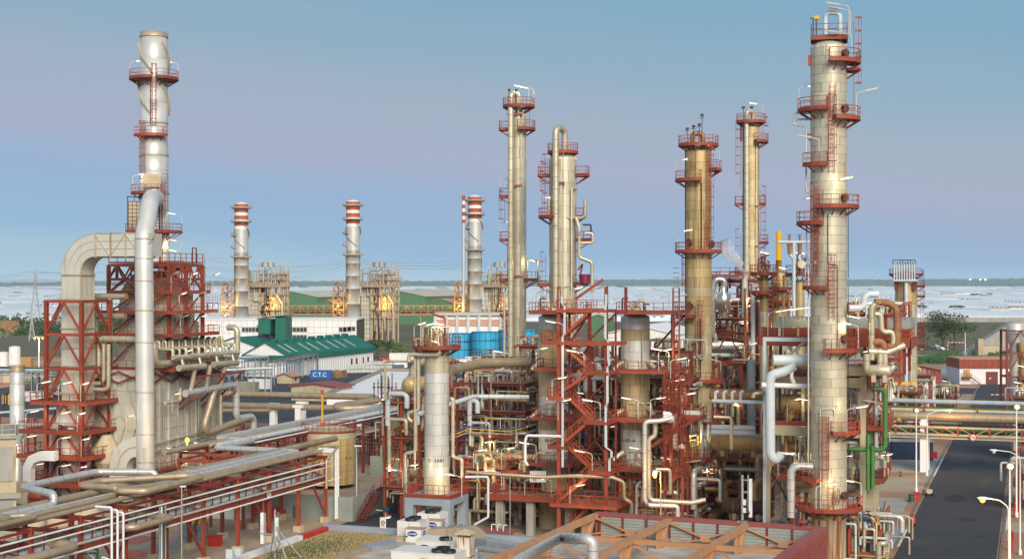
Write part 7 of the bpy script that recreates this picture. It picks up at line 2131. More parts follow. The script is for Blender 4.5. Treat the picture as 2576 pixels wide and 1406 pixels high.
ta,r_a=smalltower('narrow tan topped vessel with valve deck left of the yellow flue',1922,Ya,23,680,860,lambda f:'clad_tan' if f>.45 else 'clad_cream',5,61)
tb,r_b=smalltower('wide tan topped vessel below the yellow flue',1961,Ya+6,40,690,880,lambda f:'clad_tan' if f>.40 else 'clad_cream',6,62)
tcw,r_c=smalltower('slim golden vessel with dark valves left of the tall cream column',2012,Ya-6,24,712,880,lambda f:'clad_tan',5,63)
for t,r,Y,v in((ta,r_a,Ya,688),(tb,r_b,Ya+6,725),(tcw,r_c,Ya-6,690)):
 platform(t,r,ZV(v,Y),-180,180,1.1,mat='maroon',lamps=[(60,-70,'tube_white')])
 q=random.Random(int(v))
 for i in range(12):
  m=MB();p=ap(i*30,r*q.uniform(.2,1.3),ZV(v,Y));hh=q.uniform(.6,2.6);m.tube([p,p+Vector((0,0,hh)),p+Vector((q.uniform(-.8,.8),0,hh+.1))],.09,6);valve(m,p+Vector((0,0,hh*.6)),.22);m.build('valve',('red','pipe_brown','dark','pipe_tan','maroon')[i%5],t)
platform(ta,r_a,ZV(735,Ya),-100,100,1.0,mat='red');platform(tb,r_b,ZV(760,Ya),-100,100,1.0,mat='maroon')
m=MB();m.ladder((1.4,-1.6,ZV(780,Ya)),ZV(690,Ya),-pi/2,True,z_cage=ZV(775,Ya));m.build('caged_ladder','red',ta)
t=thing('yellow_flue','bright yellow flue pipe standing above the valve decks','flue',P(1959,706,194)-Vector((0,0,H)),0)
rr=7.2/F*194;MB().lathe([(rr,ZV(715,194)),(rr,ZV(655,194)),(rr*1.08,ZV(655,194)),(rr*1.08,ZV(653,194)),(rr,ZV(653,194)),(rr,ZV(581,194)),(rr*.9,ZV(581,194)),(rr*.9,ZV(600,194))],20).build('pipe','yellow',t)
t=thing('tee_header','pale blue T shaped header with wheel valves beside the yellow flue','pipe',P(1997,706,178)-Vector((0,0,H)),0)
z=lambda v:ZV(v,178);s=F/178
MB().tube([(0,0,3),(0,0,z(611))],4.6/s*1.0,14).build('riser','pale_blue',t);MB().tube([(-41/s,0,z(609)),(41/s,0,z(609))],3.8/s,12).build('header','pale_blue',t)
for x in(-11,15):
 m=MB();m.tube([(x/s,0,z(609)),(x/s,0,z(592))],.14,8);m.lathe([(.36,z(591)),(.36,z(590))],14,c=(x/s,0));m.build('wheel_valve','pipe_brown',t)
 MB().tube([(x/s,0,z(612)),(x/s,0,z(640))],.3,10,r2=.2).build('relief_valve','pipe_rust',t);ppipe(t,[(x/s,0,z(640)),(x/s+(.5 if x<0 else-.1),0,z(650)),((.1 if x<0 else 1.0),0,z(662)),((.1 if x<0 else 1.0),0,z(675))],.18,'pale_blue',bands=0)
MB().lathe([(.5,-.2),(.5,.2)],16,axis=((17/s,-.5,z(665)),(0,1,0))).build('dial','pipe_cream',t)
for u in(1934,1948):
 pipe('brown riser pipe with angled top right of the slim column, '+('left one' if u<1940 else 'right one'),[P(u-2+39,830,178),P(u-2+39,748,178),P(u+4+39,738,178)],.18,'pipe_rust',bands=0,bend=.1)
OF=Vector(((1931-1288)/F*153,153,0))
t=thing('process_structure','cream concrete frame with red decks carrying vessels behind the tall column','process structure',OF,TH)
frm=t
def fl(u,Y0=153.0):return(u-1931)/F*Y0/.93
WF=9.8;DF=13.0
lvz=(9.2,14.9,20.0)
for x in(0,WF):
 for y in(0,DF/2,DF):MB().bx(x-.3,y-.35,0,x+.3,y+.35,20.2).build('column','concrete_cream',t)
for x in(WF/2,):
 for y in(DF/2,DF):MB().bx(x-.3,y-.3,0,x+.3,y+.3,20.2).build('column','concrete_cream',t)
for zz in lvz[1:]:
 MB().bx(.3,-.3,zz-1.0,WF-.3,.3,zz).build('beam','concrete_cream',t);MB().bx(.3,DF-.3,zz-.9,WF-.3,DF+.3,zz).build('beam','concrete_cream',t)
 for x in(0,WF):MB().bx(x-.28,.35,zz-.9,x+.28,DF-.35,zz).build('beam','concrete_cream',t)
for zz in lvz:
 deck(t,.4 if zz>15 else-.6,.4,WF+1.6,DF,zz+.25,'flr',name='deck')
for(x,a,b)in((WF,9.2,14),(WF,15,19),(0,9.2,14),(WF,2,8.4)):
 MB().beam((x,.4,a),(x,DF/2-.4,b),.28).build('brace','concrete_cream',t);MB().beam((x,DF/2-.4,a),(x,.4,b),.28).build('brace','concrete_cream',t)
for(p,q_)in(((WF+2.2,1,19.8),(WF+.2,1,16.4)),((WF+.2,1,19.8),(WF+2.2,1,16.4)),((WF+.2,1,12.2),(WF+2.0,1,14.4))):MB().beam(p,q_,.2,.3).build('brace','red',t)
deck(t,WF+.4,-.2,WF+2.4,7,15.0,'flr',name='deck');deck(t,WF+.4,-.2,WF+2.0,7,5.0,'fr',name='deck');deck(t,WF+.4,-.2,WF+2.0,7,9.6,'fr',name='deck')
MB().bx(WF-2.6,-.35,20.25,WF+2.0,5,21.1).build('beam','concrete_cream',t)
for(x,y,zz,d,lit)in((2,.4,15.2,70,'tube_white'),(5,.4,15.2,-60,'tube_white'),(1,.4,9.5,70,'tube_white'),(3.5,.4,9.5,-70,'tube_cool'),(7,.4,9.5,60,'tube_white'),(WF+1,0,9.8,70,'tube_white'),(WF+2,0,15.2,-60,None),(9,.4,20.3,70,'tube_white')):lamp(t,(x,y,zz),d,h=2.2,lit=lit)
q_=random.Random(77)
for k in range(150):
 x,y=q_.uniform(-.2,WF+2),q_.uniform(-.4,DF);z0=q_.choice((.3,1,2,5,9.6,10.5,12,15.3,17));r=q_.uniform(.06,.24);s=q_.random()
 if s<.45:pts=[(x,y,z0),(x,y,z0+q_.uniform(1.5,5.5)),(x+q_.uniform(-2.5,2.5),y,z0+q_.uniform(1.5,5.5))]
 elif s<.8:x1=min(WF+2,x+q_.uniform(2,6));zz=z0+q_.uniform(.6,3);pts=[(x,y,z0),(x,y,zz),(x1,y,zz),(x1,y,zz-1)]
 else:pts=[(x,y,z0),(x,y,z0+q_.uniform(3,7))]
 MB().tube(pts,r,8,bands=0 if r<.12 else 1.5).build('pipe',q_.choice(('pipe_cream','pipe_tan','clad_ochre','pale_blue','white','dark','pipe_brown','grey_steel')),t)
for k in range(40):m=MB();valve(m,(q_.uniform(0,WF+4),q_.uniform(-.2,3),q_.choice(lvz+(0,1))+.9),q_.uniform(.15,.3));m.build('valve',q_.choice(('red','dark','pipe_tan','yellow','blue')),t)
def hdrum(label,p,d,r,L_,mat,band=None,n=30):
 t=thing('horizontal_drum',label,'drum',p,atan2(d[1],d[0]))
 MB().lathe([(.15,-r*.5),(r*.55,-r*.4),(r*.88,-r*.2),(r,0),(r,L_),(r*.88,L_+r*.2),(r*.55,L_+r*.4),(.15,L_+r*.5)],n,axis=((0,0,0),(1,0,0))).build('shell',mat,t)
 for k in range(int(L_/1.6)):MB().ring(Vector((.8+k*1.6,0,0)),Vector((1,0,0)),Vector((0,0,1)),r*1.025,.08,n).build('band',band or mat,t)
 for x in(L_*.2,L_*.8):MB().box((x,0,-r-.25),(.4,r*1.6,.7)).build('saddle','concrete_cream',t)
 return t
hdrum('golden horizontal vessel on the concrete frame left of the tall column',OF+BX*.9+AX*3+Vector((0,0,16.9)),BX,1.05,5.4,'clad_tan','pipe_brown')
hdrum('cream horizontal vessel end on under the concrete frame, left of tall column',OF+BX*3.4+AX*1.2+Vector((0,0,11.2-1.4)),AX,1.45,6,'clad_cream')
hdrum('round cream vessel end behind braces right of tall column',OF+BX*(WF-1.6)+AX*1.4+Vector((0,0,11.2-1.4)),AX,1.7,6,'clad_cream')
hdrum('ochre exchanger on red saddles low behind the white hooked pipe',OF+BX*1.5+AX*5+Vector((0,0,12.2)),BX,.7,5,'pipe_brown')
t=thing('air_cooler','long grey finned air cooler on a red deck behind the tall column','air cooler',OF+Vector((0,0,0))+AX*2.0-BX*.3,TH)
xa_,xb_=-.9,14.6;z0=23.6;WFc=xb_
MB().bx(xa_,0,z0,xb_,8,z0+.25).build('deck','grating',t)
m=MB();m.bx(xa_,-.25,z0-.5,xb_,-.1,z0+.5);m.bx(xb_+.1,-.25,z0-.5,xb_+.25,8,z0+.5);m.bx(xa_-.25,-.25,z0-.5,xa_-.1,8,z0+.5);m.build('fascia','red',t)
for i in range(8):MB().bx(xa_+.2+i*1.95,.5,z0+.3,xa_+1.9+i*1.95,.62,z0+1.35).build('fan_panel','red',t)
MB().bx(xa_+1.6,.9,z0+1.45,xb_,7.6,z0+2.35).build('tube_bundle','concrete_grey',t)
for i in range(30):MB().bx(xa_+1.7+i*.46,.9,z0+2.36,xa_+1.95+i*.46,7.6,z0+2.5).build('slat','grey_steel',t)
MB().rail([(xa_,4,z0+.3),(xa_,-.15,z0+.3),(xb_,-.15,z0+.3),(xb_,6,z0+.3)],w=.07).build('railing','red',t)
for x in(.2,5,10,14):
 for y in(.5,7):MB().beam((x,y,20.3),(x,y,z0),.3).build('column','maroon',t)
lamp(t,(0,-.1,z0+.3),80,h=2.6,L=2.2);lamp(t,(1.6,-.1,z0+.3),80,h=2.8,L=2.2);lamp(t,(10.5,-.1,z0+.3),-80,h=2.0,L=1.8)
t=thing('pipe_gantry','pale grey steel goalpost frame carrying the white pipe left of tall column','gantry',OF+AX*-.9-BX*.2,TH)
MB().bx(-.1,-.2,0,.22,.2,ZV(858,152)).build('post','pale_blue',t);MB().bx(-.1,-.2,ZV(858,152),6,.2,ZV(853,152)+.2).build('beam','pale_blue',t)
MB().beam((2.0,0,ZV(905,152)),(4.2,0,ZV(858,152)),.3).build('brace','concrete_cream',t);MB().beam((4.2,0,ZV(905,152)),(5.8,0,ZV(870,152)),.3).build('brace','concrete_cream',t)
wp('fat white header pipe left of the tall column',[(1944,906,149),(2036,906,149)],.56,'pale_blue',bands=0,n=18)
wp('fat white pipe dropping with an S bend from white header',[(1996,906,149),(1990,925,149),(1972,934,149),(1940,943,149),(1937,960,149),(1938,1140,149),(1948,1158,149),(1962,1146,150)],.50,'pale_blue',bands=0,n=16,bend=.9)
wp('thin white pipe dropping beside the S bend',[(2002,925,149),(1992,932,149),(1991,950,149),(1997,962,149),(1997,972,149)],.2,'white',bands=0)
wp('white pipe running left under the header to tall column',[(1916,968,149),(2040,972,149)],.27,'white',bands=0,n=12)
wp('cream pipe framing the yellow lit vessel on concrete frame',[(1895,1000,151),(1895,990,151),(1950,986,151)],.2,'pipe_cream',bands=0)
wp('pale pipe across the bay left of the concrete frame',[(1792,1008,160),(1945,1013,156)],.22,'pale_blue',bands=0)
wp('cream pipe bending down in left bay',[(1795,1048,160),(1840,1050,160),(1841,1130,160)],.2,'pipe_cream',bands=0)
for i,(v,r)in enumerate(((1074,.32),(1087,.34))):wp(('upper','lower')[i]+' of two pale pipes in bay left of concrete frame',[(1790,v,168),(1900,v+3,166)],r,'pale_blue',bands=0,n=12)
for i in range(4):wp(('first','second','third','fourth')[i]+' white gooseneck on the exchanger bank left of concrete frame',[(1800+i*21,1012,164),(1800+i*21,985,164),(1808+i*21,985,164)],.17,'white',bands=0,n=8)
hdrum('dark rusty exchanger bank behind white goosenecks',P(1792,993,170),BX,.75,6,'pipe_brown','pipe_rust')
hdrum('golden exchanger shell glowing in the bay left of concrete frame',P(1795,1110,172),BX,1.0,6,'clad_tan','pipe_tan')
hdrum('dark pump barrel low in bay left of concrete frame',P(1830,1270,168),BX,.9,4.5,'dark_brown','pipe_brown')
wp('brown bent duct right of the pump barrel',[(1925,1208,158),(1906,1212,158),(1900,1225,158),(1901,1258,158)],.42,'pipe_brown',n=14,bend=.9)
wp('black framed pipe arch in left bay',[(1818,1280,164),(1818,1172,164),(1885,1172,164)],.12,'dark',bands=0)
wp('bright green pipe bending down the right edge of concrete frame',[(2196,978,147),(2227,978,147),(2227,1132,147),(2135,1129,148)],.24,'green_pipe',bands=0,n=14,bend=.6)
wp('fat green riser nearest the concrete column',[(2184,1232,147.3),(2184,1092,147.3)],.25,'green_pipe',bands=0,n=14);wp('second fat green riser with narrowed top',[(2195,1228,147),(2195,1130,147),(2192,1120,147)],.21,'green_pipe',bands=0,n=14)
wp('thin green line beneath the bend',[(2214,1155,147),(2228,1155,147),(2228,1140,147)],.08,'green_pipe',bands=0)
YK=170.0
kt=unit('tangled red pipe frame at the right end of the air cooler',2136,2262,YK,9,(790,850),71,30,nves=2,lamps=3,vtop=760,pr=(.08,.16),zbase=ZV(900,YK))
kt2=unit('lower red frame under the cream pipe loops at right',2172,2252,164,9,(955,1010,1075),73,44,nves=3,lamps=3,vtop=930,colm='concrete_cream',zbase=0,nx=1,brace=0)if False else None
for lab,pts,r,mt in(('cream pipe rising with hooked top in the right hand knot',[(2193,905),(2193,768),(2212,762),(2238,762)],.30,'pipe_cream'),('rusty brown pipe arching down the right hand knot',[(2200,760),(2236,762),(2256,778),(2257,860),(2248,872),(2232,872)],.36,'pipe_rust'),('rusty pipe curl beneath the red deck at right',[(2194,862),(2215,858),(2226,872),(2226,880)],.36,'pipe_rust'),('cream pipe stepping down in the middle of right hand knot',[(2200,790),(2216,790),(2218,838),(2245,832),(2248,855),(2246,875),(2228,884)],.28,'pipe_cream'),('long cream pipe sloping right from knot to far column',[(2185,884),(2232,886),(2275,868)],.34,'pipe_cream'),('cream loop with drum at the bottom of right hand knot',[(2180,890),(2180,932),(2195,940),(2232,938),(2250,920)],.34,'pipe_cream'),('cream vertical pair left in right hand knot',[(2214,940),(2214,885)],.3,'pipe_cream'),('cream vertical pair right in right hand knot',[(2226,940),(2226,885)],.3,'pipe_cream'),('white pipe with elbow above air cooler right end',[(2136,775),(2172,775),(2176,740),(2210,740)],.34,'pale_blue'),('thin cream pipe loop on the right hand knot',[(2195,835),(2197,770),(2222,770),(2222,778)],.14,'pipe_cream')):
 pipe(lab,[P(u,v,144)for u,v in pts],r,mt,bands=1.3,n=12,bend=.6)
hdrum('short cream drum at the bottom of the right hand pipe knot',P(2189,931,144),BX,.55,1.8,'pipe_cream')
t=thing('crane_beam','yellow crane runway beam behind the red frame at right','beam',P(2215,967,282),0)
MB().bx(0,0,-.5,7.0,.5,.5).build('girder','yellow',t);
for x in(.4,6.6):MB().bx(x-.15,.1,-9.5,x+.15,.4,-.51).build('post','red',t)
unit('maroon pump shelter below the yellow crane beam',2205,2300,268,8,(985,1020),79,26,nves=2,lamps=2,colm='maroon')
t=thing('pipe_stand','red steel stand holding the knotted cream and rusty pipes at right','pipe stand',P(2186,706,146.5)-Vector((0,0,H)),TH)
for x in(0,1.5,2.9):
 for y in(0,2):MB().hcol((x,y,19.6),ZV(792,146),.2).build('column','red',t)
for v in(795,860,905,945):
 for y in(0,2):MB().beam((-.2,y,ZV(v,146)),(3.2,y,ZV(v,146)),.2,.26).build('beam','red',t)
 for x in(0,1.5,2.9):MB().beam((x,0,ZV(v,146)),(x,2,ZV(v,146)),.16).build('beam','red',t)
MB().beam((1.5,0,ZV(905,146)),(2.9,0,ZV(860,146)),.14).build('brace','red',t)
unit('small pipes and red stands at the foot of tall column',2138,2208,146,4,(1330,1385),83,60,nves=1,lamps=1,pr=(.05,.15),deck=False,nx=1,brace=.2)
MB_=MB().beam(P(2130,1285,146),P(2168,1325,146),.25,.4);tag(MB_.build('steel_bracket','pale_blue'),'pale grey steel strut beside the tall column skirt','strut')
# == road side things at right
def round_sign(label,p,rad,text,dcol='logo_white',pole=0.0,rot=0.0):
 t=thing('road_sign',label,'road sign',p,rot)
 MB().lathe([(rad,0),(rad,.05)],28,axis=((0,0,0),(0,1,0))).build('rim','red_paint',t);MB().lathe([(rad*.74,-.02),(rad*.74,-.004)],28,axis=((0,0,0),(0,1,0))).build('face',dcol,t)
 text_obj('lettering',text,rad*.9,'ink',t,(0,-.03,0),(pi/2,0,0),bold=.012)
 if pole:MB().tube([(0,.09,rad*.6),(0,.09,-pole)],.035,8).build('pole','grey_steel',t)
 return t
YB=229.0
B0=P(2324,706,YB)-Vector((0,0,H))
def bz(v):return ZV(v,YB)
t=thing('pipe_bridge','long steel truss pipe bridge crossing over the right hand road','pipe bridge',B0,TH)
x0,x1=-9,24
for y in(0,4.5):
 MB().beam((x0,y,bz(1073)),(x1,y,bz(1073)),.22,.3).build('chord','tan_steel',t);MB().beam((x0,y,bz(1092)),(x1,y,bz(1092)),.22,.34).build('chord','pipe_cream',t)
 for i in range(14):
  x=x0+(x1-x0)*i/14;xn=x0+(x1-x0)*(i+1)/14
  MB().beam((x,y,bz(1092)),(x,y,bz(1073)),.15 if i%2 else .3).build('post','red',t)
  if i<7:MB().beam((x,y,bz(1073)),(xn,y,bz(1092)),.13).build('brace','orange_steel',t)
  else:MB().beam((x,y,bz(1092)),(xn,y,bz(1073)),.13).build('brace','orange_steel',t)
for y in(.6,4.0):MB().bx(-.6,y-.45,0,.6,y+.45,bz(1062)).build('concrete_column','white_wall',t)
for y in(.6,4.0):MB().bx(19.6,y-.45,0,20.6,y+.45,bz(1062)).build('concrete_column','white_wall',t)
MB().bx(-.5,.2,bz(1062),.5,4.5,bz(1055)).build('cap_beam','white_wall',t)
def brp(lab,y,v,r,mt,bands=2.0,x0=-9,x1=24):
 o=B0+BX*x0+AX*y;e=B0+BX*x1+AX*y;z_=bz(v);pipe(lab,[Vector((o.x,o.y,z_)),Vector((e.x,e.y,z_))],r,mt,bands,n=14)
brp('fat tan insulated pipe on top of the road bridge',1.2,1049,.74,'pipe_tan',1.9);brp('long pale blue pipe highest on the road bridge',3.2,1013,.38,'slate_pipe',5);brp('green and yellow lined pipe on the road bridge, green one',2.2,1028,.16,'dark_green',0)
brp('green and yellow lined pipe on the road bridge, yellow one',1.9,1031,.12,'yellow',0);brp('white pipe under the yellow line on road bridge',1.6,1034,.2,'slate_pipe',0)
brp('dark green pipe inside the truss of road bridge',2.6,1083,.5,'dark_green',4);brp('tan pipe slung under the truss of road bridge',.3,1098,.22,'pipe_tan',2);brp('thin white pipe lowest on the road bridge',0,1101,.10,'pipe_cream',0)
for y in(1,3):
 for x in(-8,0,8,16,23):MB().beam((x,y+.2,bz(1060)),(x,y+.2,bz(1015)),.16).build('stanchion','maroon',t)
round_sign('round red rimmed height limit sign hanging on the road bridge',B0+BX*7.4-AX*.35+Vector((0,0,bz(1095))),.55,'4,6')
round_sign('round red rimmed speed sign 30 at the right edge below the bridge',P(2564,1120,226),.52,'30','concrete_cream',pole=2.4)
t=thing('site_cabin','dark navy cabin with pale roof beside the road bridge column','cabin',G(2292,1156)+Vector((0,0,0)),TH*.3)
MB().bx(-3.0,0,0,3.6,3,3.0).build('wall','navy',t);MB().bx(-3.2,-.15,3.0,3.8,3.15,3.15).build('roof','galv',t)
for i in range(9):MB().bx(-2.9+i*.72,-.06,.2,-2.6+i*.72,-.003,2.9).build('corrugation','navy',t)
t=thing('site_cabin','long navy cabin with grey roof behind the first navy cabin','cabin',G(2255,1148)+AX*5,TH*.3)
MB().bx(-4.5,0,0,4.5,3,2.9).build('wall','navy',t);m=MB();m.add([(-4.7,-.2,2.9),(4.7,-.2,2.9),(4.7,3.2,3.4),(-4.7,3.2,3.4),(-4.7,-.2,2.8),(4.7,-.2,2.8),(4.7,3.2,3.3),(-4.7,3.2,3.3)],[(0,1,2,3),(7,6,5,4),(0,4,5,1),(1,5,6,2),(2,6,7,3),(3,7,4,0)]);m.build('roof','galv',t)
t=thing('fire_hose_box','small red hose box on a stand beside the navy cabin','hose box',G(2350,1160),0);MB().bx(-.5,0,.5,.5,.5,1.6).build('cabinet','red_paint',t);MB().bx(-.06,.2,0,.06,.3,.49).build('leg','grey_steel',t)
def street_lamp(label,p,h_,arm,lit,mast=.1,dirx=1.0,L_=1.9):
 t=thing('street_lamp',label,'street lamp',p,0)
 d=1 if arm>0 else-1
 MB().lathe([(.2,0),(.2,.5),(mast,.6),(mast*.7,h_-1.0)],12).build('pole','white',t)
 MB().tube([(0,0,h_-1.02),(d*.12,0,h_-.55),(d*abs(arm)*.45,0,h_-.05),(d*abs(arm),0,h_+.12)],.055,8,bend=.6).build('arm','white',t)
 e=Vector((d*abs(arm),0,h_+.12))
 m=MB();vs=[]
 for k,(w,zz,x)in enumerate(((.10,.06,-.05),(.20,.12,.35),(.17,.10,.75),(.06,.02,1.0))):
  for a in range(8):th=a*pi/4;vs.append((e.x+d*x,w*cos(th),e.z+.05*x+zz*sin(th)))
 fs=[(i*8+a,i*8+(a+1)%8,(i+1)*8+(a+1)%8,(i+1)*8+a)for i in range(3)for a in range(8)]+[tuple(range(8)),tuple(range(24,32))]
 m.add(vs,fs,True);m.build('lamp_head','white',t)
 MB().lathe([(.05,-.34),(.22,-.22),(.25,0)],12,c=(e.x+d*.5,0)).build('lamp_lens','sodium' if lit else 'lens_glass',t).location=(0,0,e.z-.04)
 if lit:
  L=bpy.data.lights.new('sodium_light','POINT');L.energy=700;L.color=(1,.5,.12);L.shadow_soft_size=.2
  lo=bpy.data.objects.new('sodium_light',L);COL.objects.link(lo);lo.parent=t;lo.location=(e.x+d*.5,0,e.z-.45)
 return t
street_lamp('white curved street lamp lit orange in front of the road bridge',G(2332,1196),10.0,3.0,True)
street_lamp('white street lamp with unlit curved arm at right edge over the road',P(2566,706,160)-Vector((0,0,H)),ZV(1135,160),-2.4,False)
street_lamp('nearest curved street lamp glowing orange over the road at right',P(2538,706,122)-Vector((0,0,H)),ZV(1256,122),-1.7,True)
def flood_pole(label,p,h_,lit,col=(1,.85,.4)):
 t=thing('floodlight_pole',label,'floodlight pole',p,0)
 MB().lathe([(.22,0),(.22,.6),(.13,.7),(.09,h_)],12).build('pole','white',t);m=MB();m.box((0,0,h_+.25),(.8,.4,.5));m.beam((-.5,0,h_+.02),(.5,0,h_+.02),.1);m.build('housing','pipe_brown',t)
 MB().lathe([(.30,-.04),(.30,0)],14,axis=((0,-.22,h_+.25),(0,1,-.3))).build('lamp_lens','tube_white' if lit else 'lens_glass',t)
flood_pole('tall white floodlight pole on the pavement left of road',G(2305,1238),ZV(1036,G(2305,1238).y),False)
flood_pole('tall white floodlight pole lit at the right edge by the bridge',G(2557,1300),ZV(1028,G(2557,1300).y),True)
flood_pole('nearest white floodlight pole lit yellow at right edge',P(2540,706,150)-Vector((0,0,H)),ZV(1178,150),True)
for i,(u,v,mt)in enumerate(((2293,1262,'dark_green'),(2301,1260,'red_paint'),(2306,1257,'red_paint'))):
 p=G(u,v);o=MB().lathe([(.38,0),(.40,.04),(.38,.08),(.38,.5),(.40,.54),(.38,.58),(.38,1.0),(.40,1.04),(.38,1.08),(.36,1.06)],18).build('oil_drum',mt,None,None,p);tag(o,('dark green oil drum with white notice by the road','red oil drum next to the green one','second red oil drum half hidden behind the first')[i],'oil drum')
t=thing('hand_cart','small yellow and cream hand cart on the road edge','cart',G(2333,1246),.3)
MB().bx(-.5,-.5,.35,.5,.5,.9).build('tub','concrete_cream',t);MB().tube([(-.4,0,.9),(-1.2,0,1.3)],.05,6).build('handle','yellow',t)
for x in(-.45,.45):MB().lathe([(.25,-.06),(.25,.06)],12,axis=((x,-.5,.25),(1,0,0))).build('wheel','black_rubber',t)
t=thing('extinguisher_cart','red wheeled extinguisher cart standing on the road edge','extinguisher cart',G(2297,1322),.2)
MB().lathe([(.28,.25),(.28,1.1),(.12,1.3),(.06,1.4)],14).build('cylinder','red_paint',t);MB().tube([(-.25,.3,.2),(-.25,.3,1.5),(.25,.3,1.5),(.25,.3,.2)],.04,6).build('frame','red',t)
for x in(-.35,.35):MB().lathe([(.25,-.05),(.25,.05)],12,axis=((x,.2,.25),(1,0,0))).build('wheel','black_rubber',t)
hydrant('red hydrant on soil at the right edge nearest the eye',G(2548,1385),2.2);hydrant('red hydrant behind lamp pole at the right edge',G(2553,1300),1.8);hydrant('red hydrant at right edge farther along',G(2570,1240),2.2)
YR=285.0
t=thing('lattice_frame','tall maroon steel frame round a white vessel at the right edge','frame',P(2533,706,YR)-Vector((0,0,H)),TH*.3)
s=F/YR
for x in(0,5.2):
 for y in(0,5):MB().hcol((x,y,0),ZV(830,YR),.42).build('column','maroon',t)
zl=[ZV(v,YR)for v in(832,888,948,1010)]
for zz in zl:
 for y in(0,5):MB().beam((0,y,zz),(5.2,y,zz),.3).build('beam','maroon',t)
 for x in(0,5.2):MB().beam((x,0,zz),(x,5,zz),.3).build('beam','maroon',t)
for a,b in zip(zl,zl[1:]):
 MB().beam((0,0,b),(2.6,0,a),.24).build('brace','maroon',t);MB().beam((5.2,0,b),(2.6,0,a),.24).build('brace','maroon',t)
deck(t,2,-1.5,6,0,ZV(950,YR),'flr',mat='maroon',name='platform')
MB().lathe([(1.1,ZV(1000,YR)),(1.1,ZV(868,YR)),(1.65,ZV(858,YR)),(1.65,ZV(815,YR)),(1.5,ZV(814,YR))],24,c=(2.2,2.5)).build('vessel','clad_silver',t)
MB().lathe([(.55,1),(.55,ZV(895,YR)),(.95,ZV(893,YR)),(.95,ZV(862,YR))],18,c=(3.2,.8)).build('flue','clad_tan',t)
lamp(t,(4,-1.4,ZV(950,YR)),-70,h=2,L=2);lamp(t,(1,-.3,ZV(1010,YR)),70,h=2,L=2.4)
unit('maroon pipe stand at the right edge beyond the road',2552,2620,245,10,(1000,1060,1110),91,30,nves=2,lamps=2,colm='maroon',nx=2)
unit('low maroon pipe stand right of the near road edge',2560,2640,190,10,(1190,1240),93,26,nves=2,lamps=1,colm='maroon',nx=1,deck=False)
Yb=424.0;o=P(2414,706,Yb)-Vector((0,0,H));s=F/Yb
t=thing('workshop','white workshop with broad red fascia and maroon roller doors','workshop',o,0)
Lw=190/s;zf=ZV(926,Yb);zt=ZV(903,Yb)
MB().bx(0,0,0,Lw,12,zf).build('wall','white_wall',t);MB().bx(-.2,-.35,zf,Lw,12.2,zt).build('fascia','red',t)
for i in range(46):MB().bx(-.1+i*.47,-.43,zf+.05,.1+i*.47,-.353,zt-.05).build('fascia_rib','red',t)
MB().bx(-.2,-.3,zt,Lw,12.2,zt+.25).build('roof','pink_roof',t)
for u in(2480,2531):
 d_=MB().bx((u-2414)/s,-.12,0,(u-2414+30)/s,-.003,3.6).build('door','maroon',t);MB().bx((u-2414+8)/s,-.15,1.5,(u-2414+13)/s,-.125,1.8).build('notice','logo_white',d_)
MB().bx(9/s,-.1,2.2,26/s,-.003,4.2).build('window','yellow_steel',t);MB().bx(17/s,-.12,2.2,18/s,-.103,4.2).build('mullion','maroon',t)
deck(t,.6,-1.5,3.0,-.1,2.0,'flr',mat='maroon',name='landing');m=MB();m.beam((3.0,-1.4,2.0),(5.6,-1.4,0),.12,.3);m.rail([(3,-1.4,2),(5.6,-1.4,0)],h=1,toe=False);m.build('stair','maroon',t)
t=thing('concrete_ramp','sloping pale concrete wedge wall behind the red fascia workshop','ramp',P(2405,706,560)-Vector((0,0,H)),0)
m=MB();m.prism([(0,0),(26,0),(26,6),(0,6)],0,.2);m.add([(0,0,.2),(30,0,.2),(30,0,15),(22,0,14.2),(0,5,.2),(30,5,.2),(30,5,15),(22,5,14.2)],[(0,1,2,3),(7,6,5,4),(0,3,7,4),(3,2,6,7)]);m.build('wall','concrete',t);MB().bx(8,-8,0,14,-1,5.2).build('block','concrete_cream',t);MB().bx(6,-8,0,8,-4,8).build('pier','pipe_tan',t)
vt_,r_,z_=vtank('white storage tank with stair behind the yellow crane beam',2318,945,66,330,'white',roof='white',hoops=3)
m=MB();m.rail([ap(a,r_,z_)for a in range(-90,91,15)],w=.08);m.build('railing','maroon',vt_);m=MB();m.beam(ap(-20,r_+.7,z_),ap(60,r_+1.4,0),.15,.4);m.rail([ap(-20,r_+.7,z_),ap(60,r_+1.4,0)],h=1.1,toe=False);m.build('stair','maroon',vt_)
gable_hall('small red brick hut with brown roof left of the white workshop',2362,930,395,9,7,.9,'maroon_clad','pipe_brown','hut')
hdrum('white tank with yellow end left of the workshop',G(2378,958)+Vector((0,0,2.3)),Vector((.85,.5,0)),1.9,5,'white');
wt_=bpy.data.objects['horizontal_drum']if False else None
unit('low grey pump bay left of the workshop',2345,2400,345,8,(985,1000),97,24,nves=3,lamps=1,colm='maroon',deck=False,pmats=['grey_steel','dark','pipe_tan'])
unit('red roofed pipe walk left of the white tank',2235,2330,310,6,(942,),99,20,nves=1,lamps=2,colm='red')
t=thing('height_barrier','red and white striped height barrier frame on the dirt track','barrier',G(2384,890),0)
hb=ZV(862,G(2384,890).y);wb=45/F*G(2384,890).y
for i in range(6):
 for x in(0,wb):MB().bx(x-.15,-.15,hb*i/6,x+.15,.15,hb*(i+1)/6).build('post_stripe','red_paint' if i%2 else 'logo_white',t)
for i in range(10):MB().bx(wb*i/10,-.12,hb,wb*(i+1)/10,.12,hb+.3).build('bar_stripe','red_paint' if i%2 else 'logo_white',t)
t=thing('light_pole','tall white pole right of the striped height barrier','pole',G(2428,905),0);MB().cyl((0,0),.16,0,ZV(836,G(2428,905).y),8).build('pole','white',t)
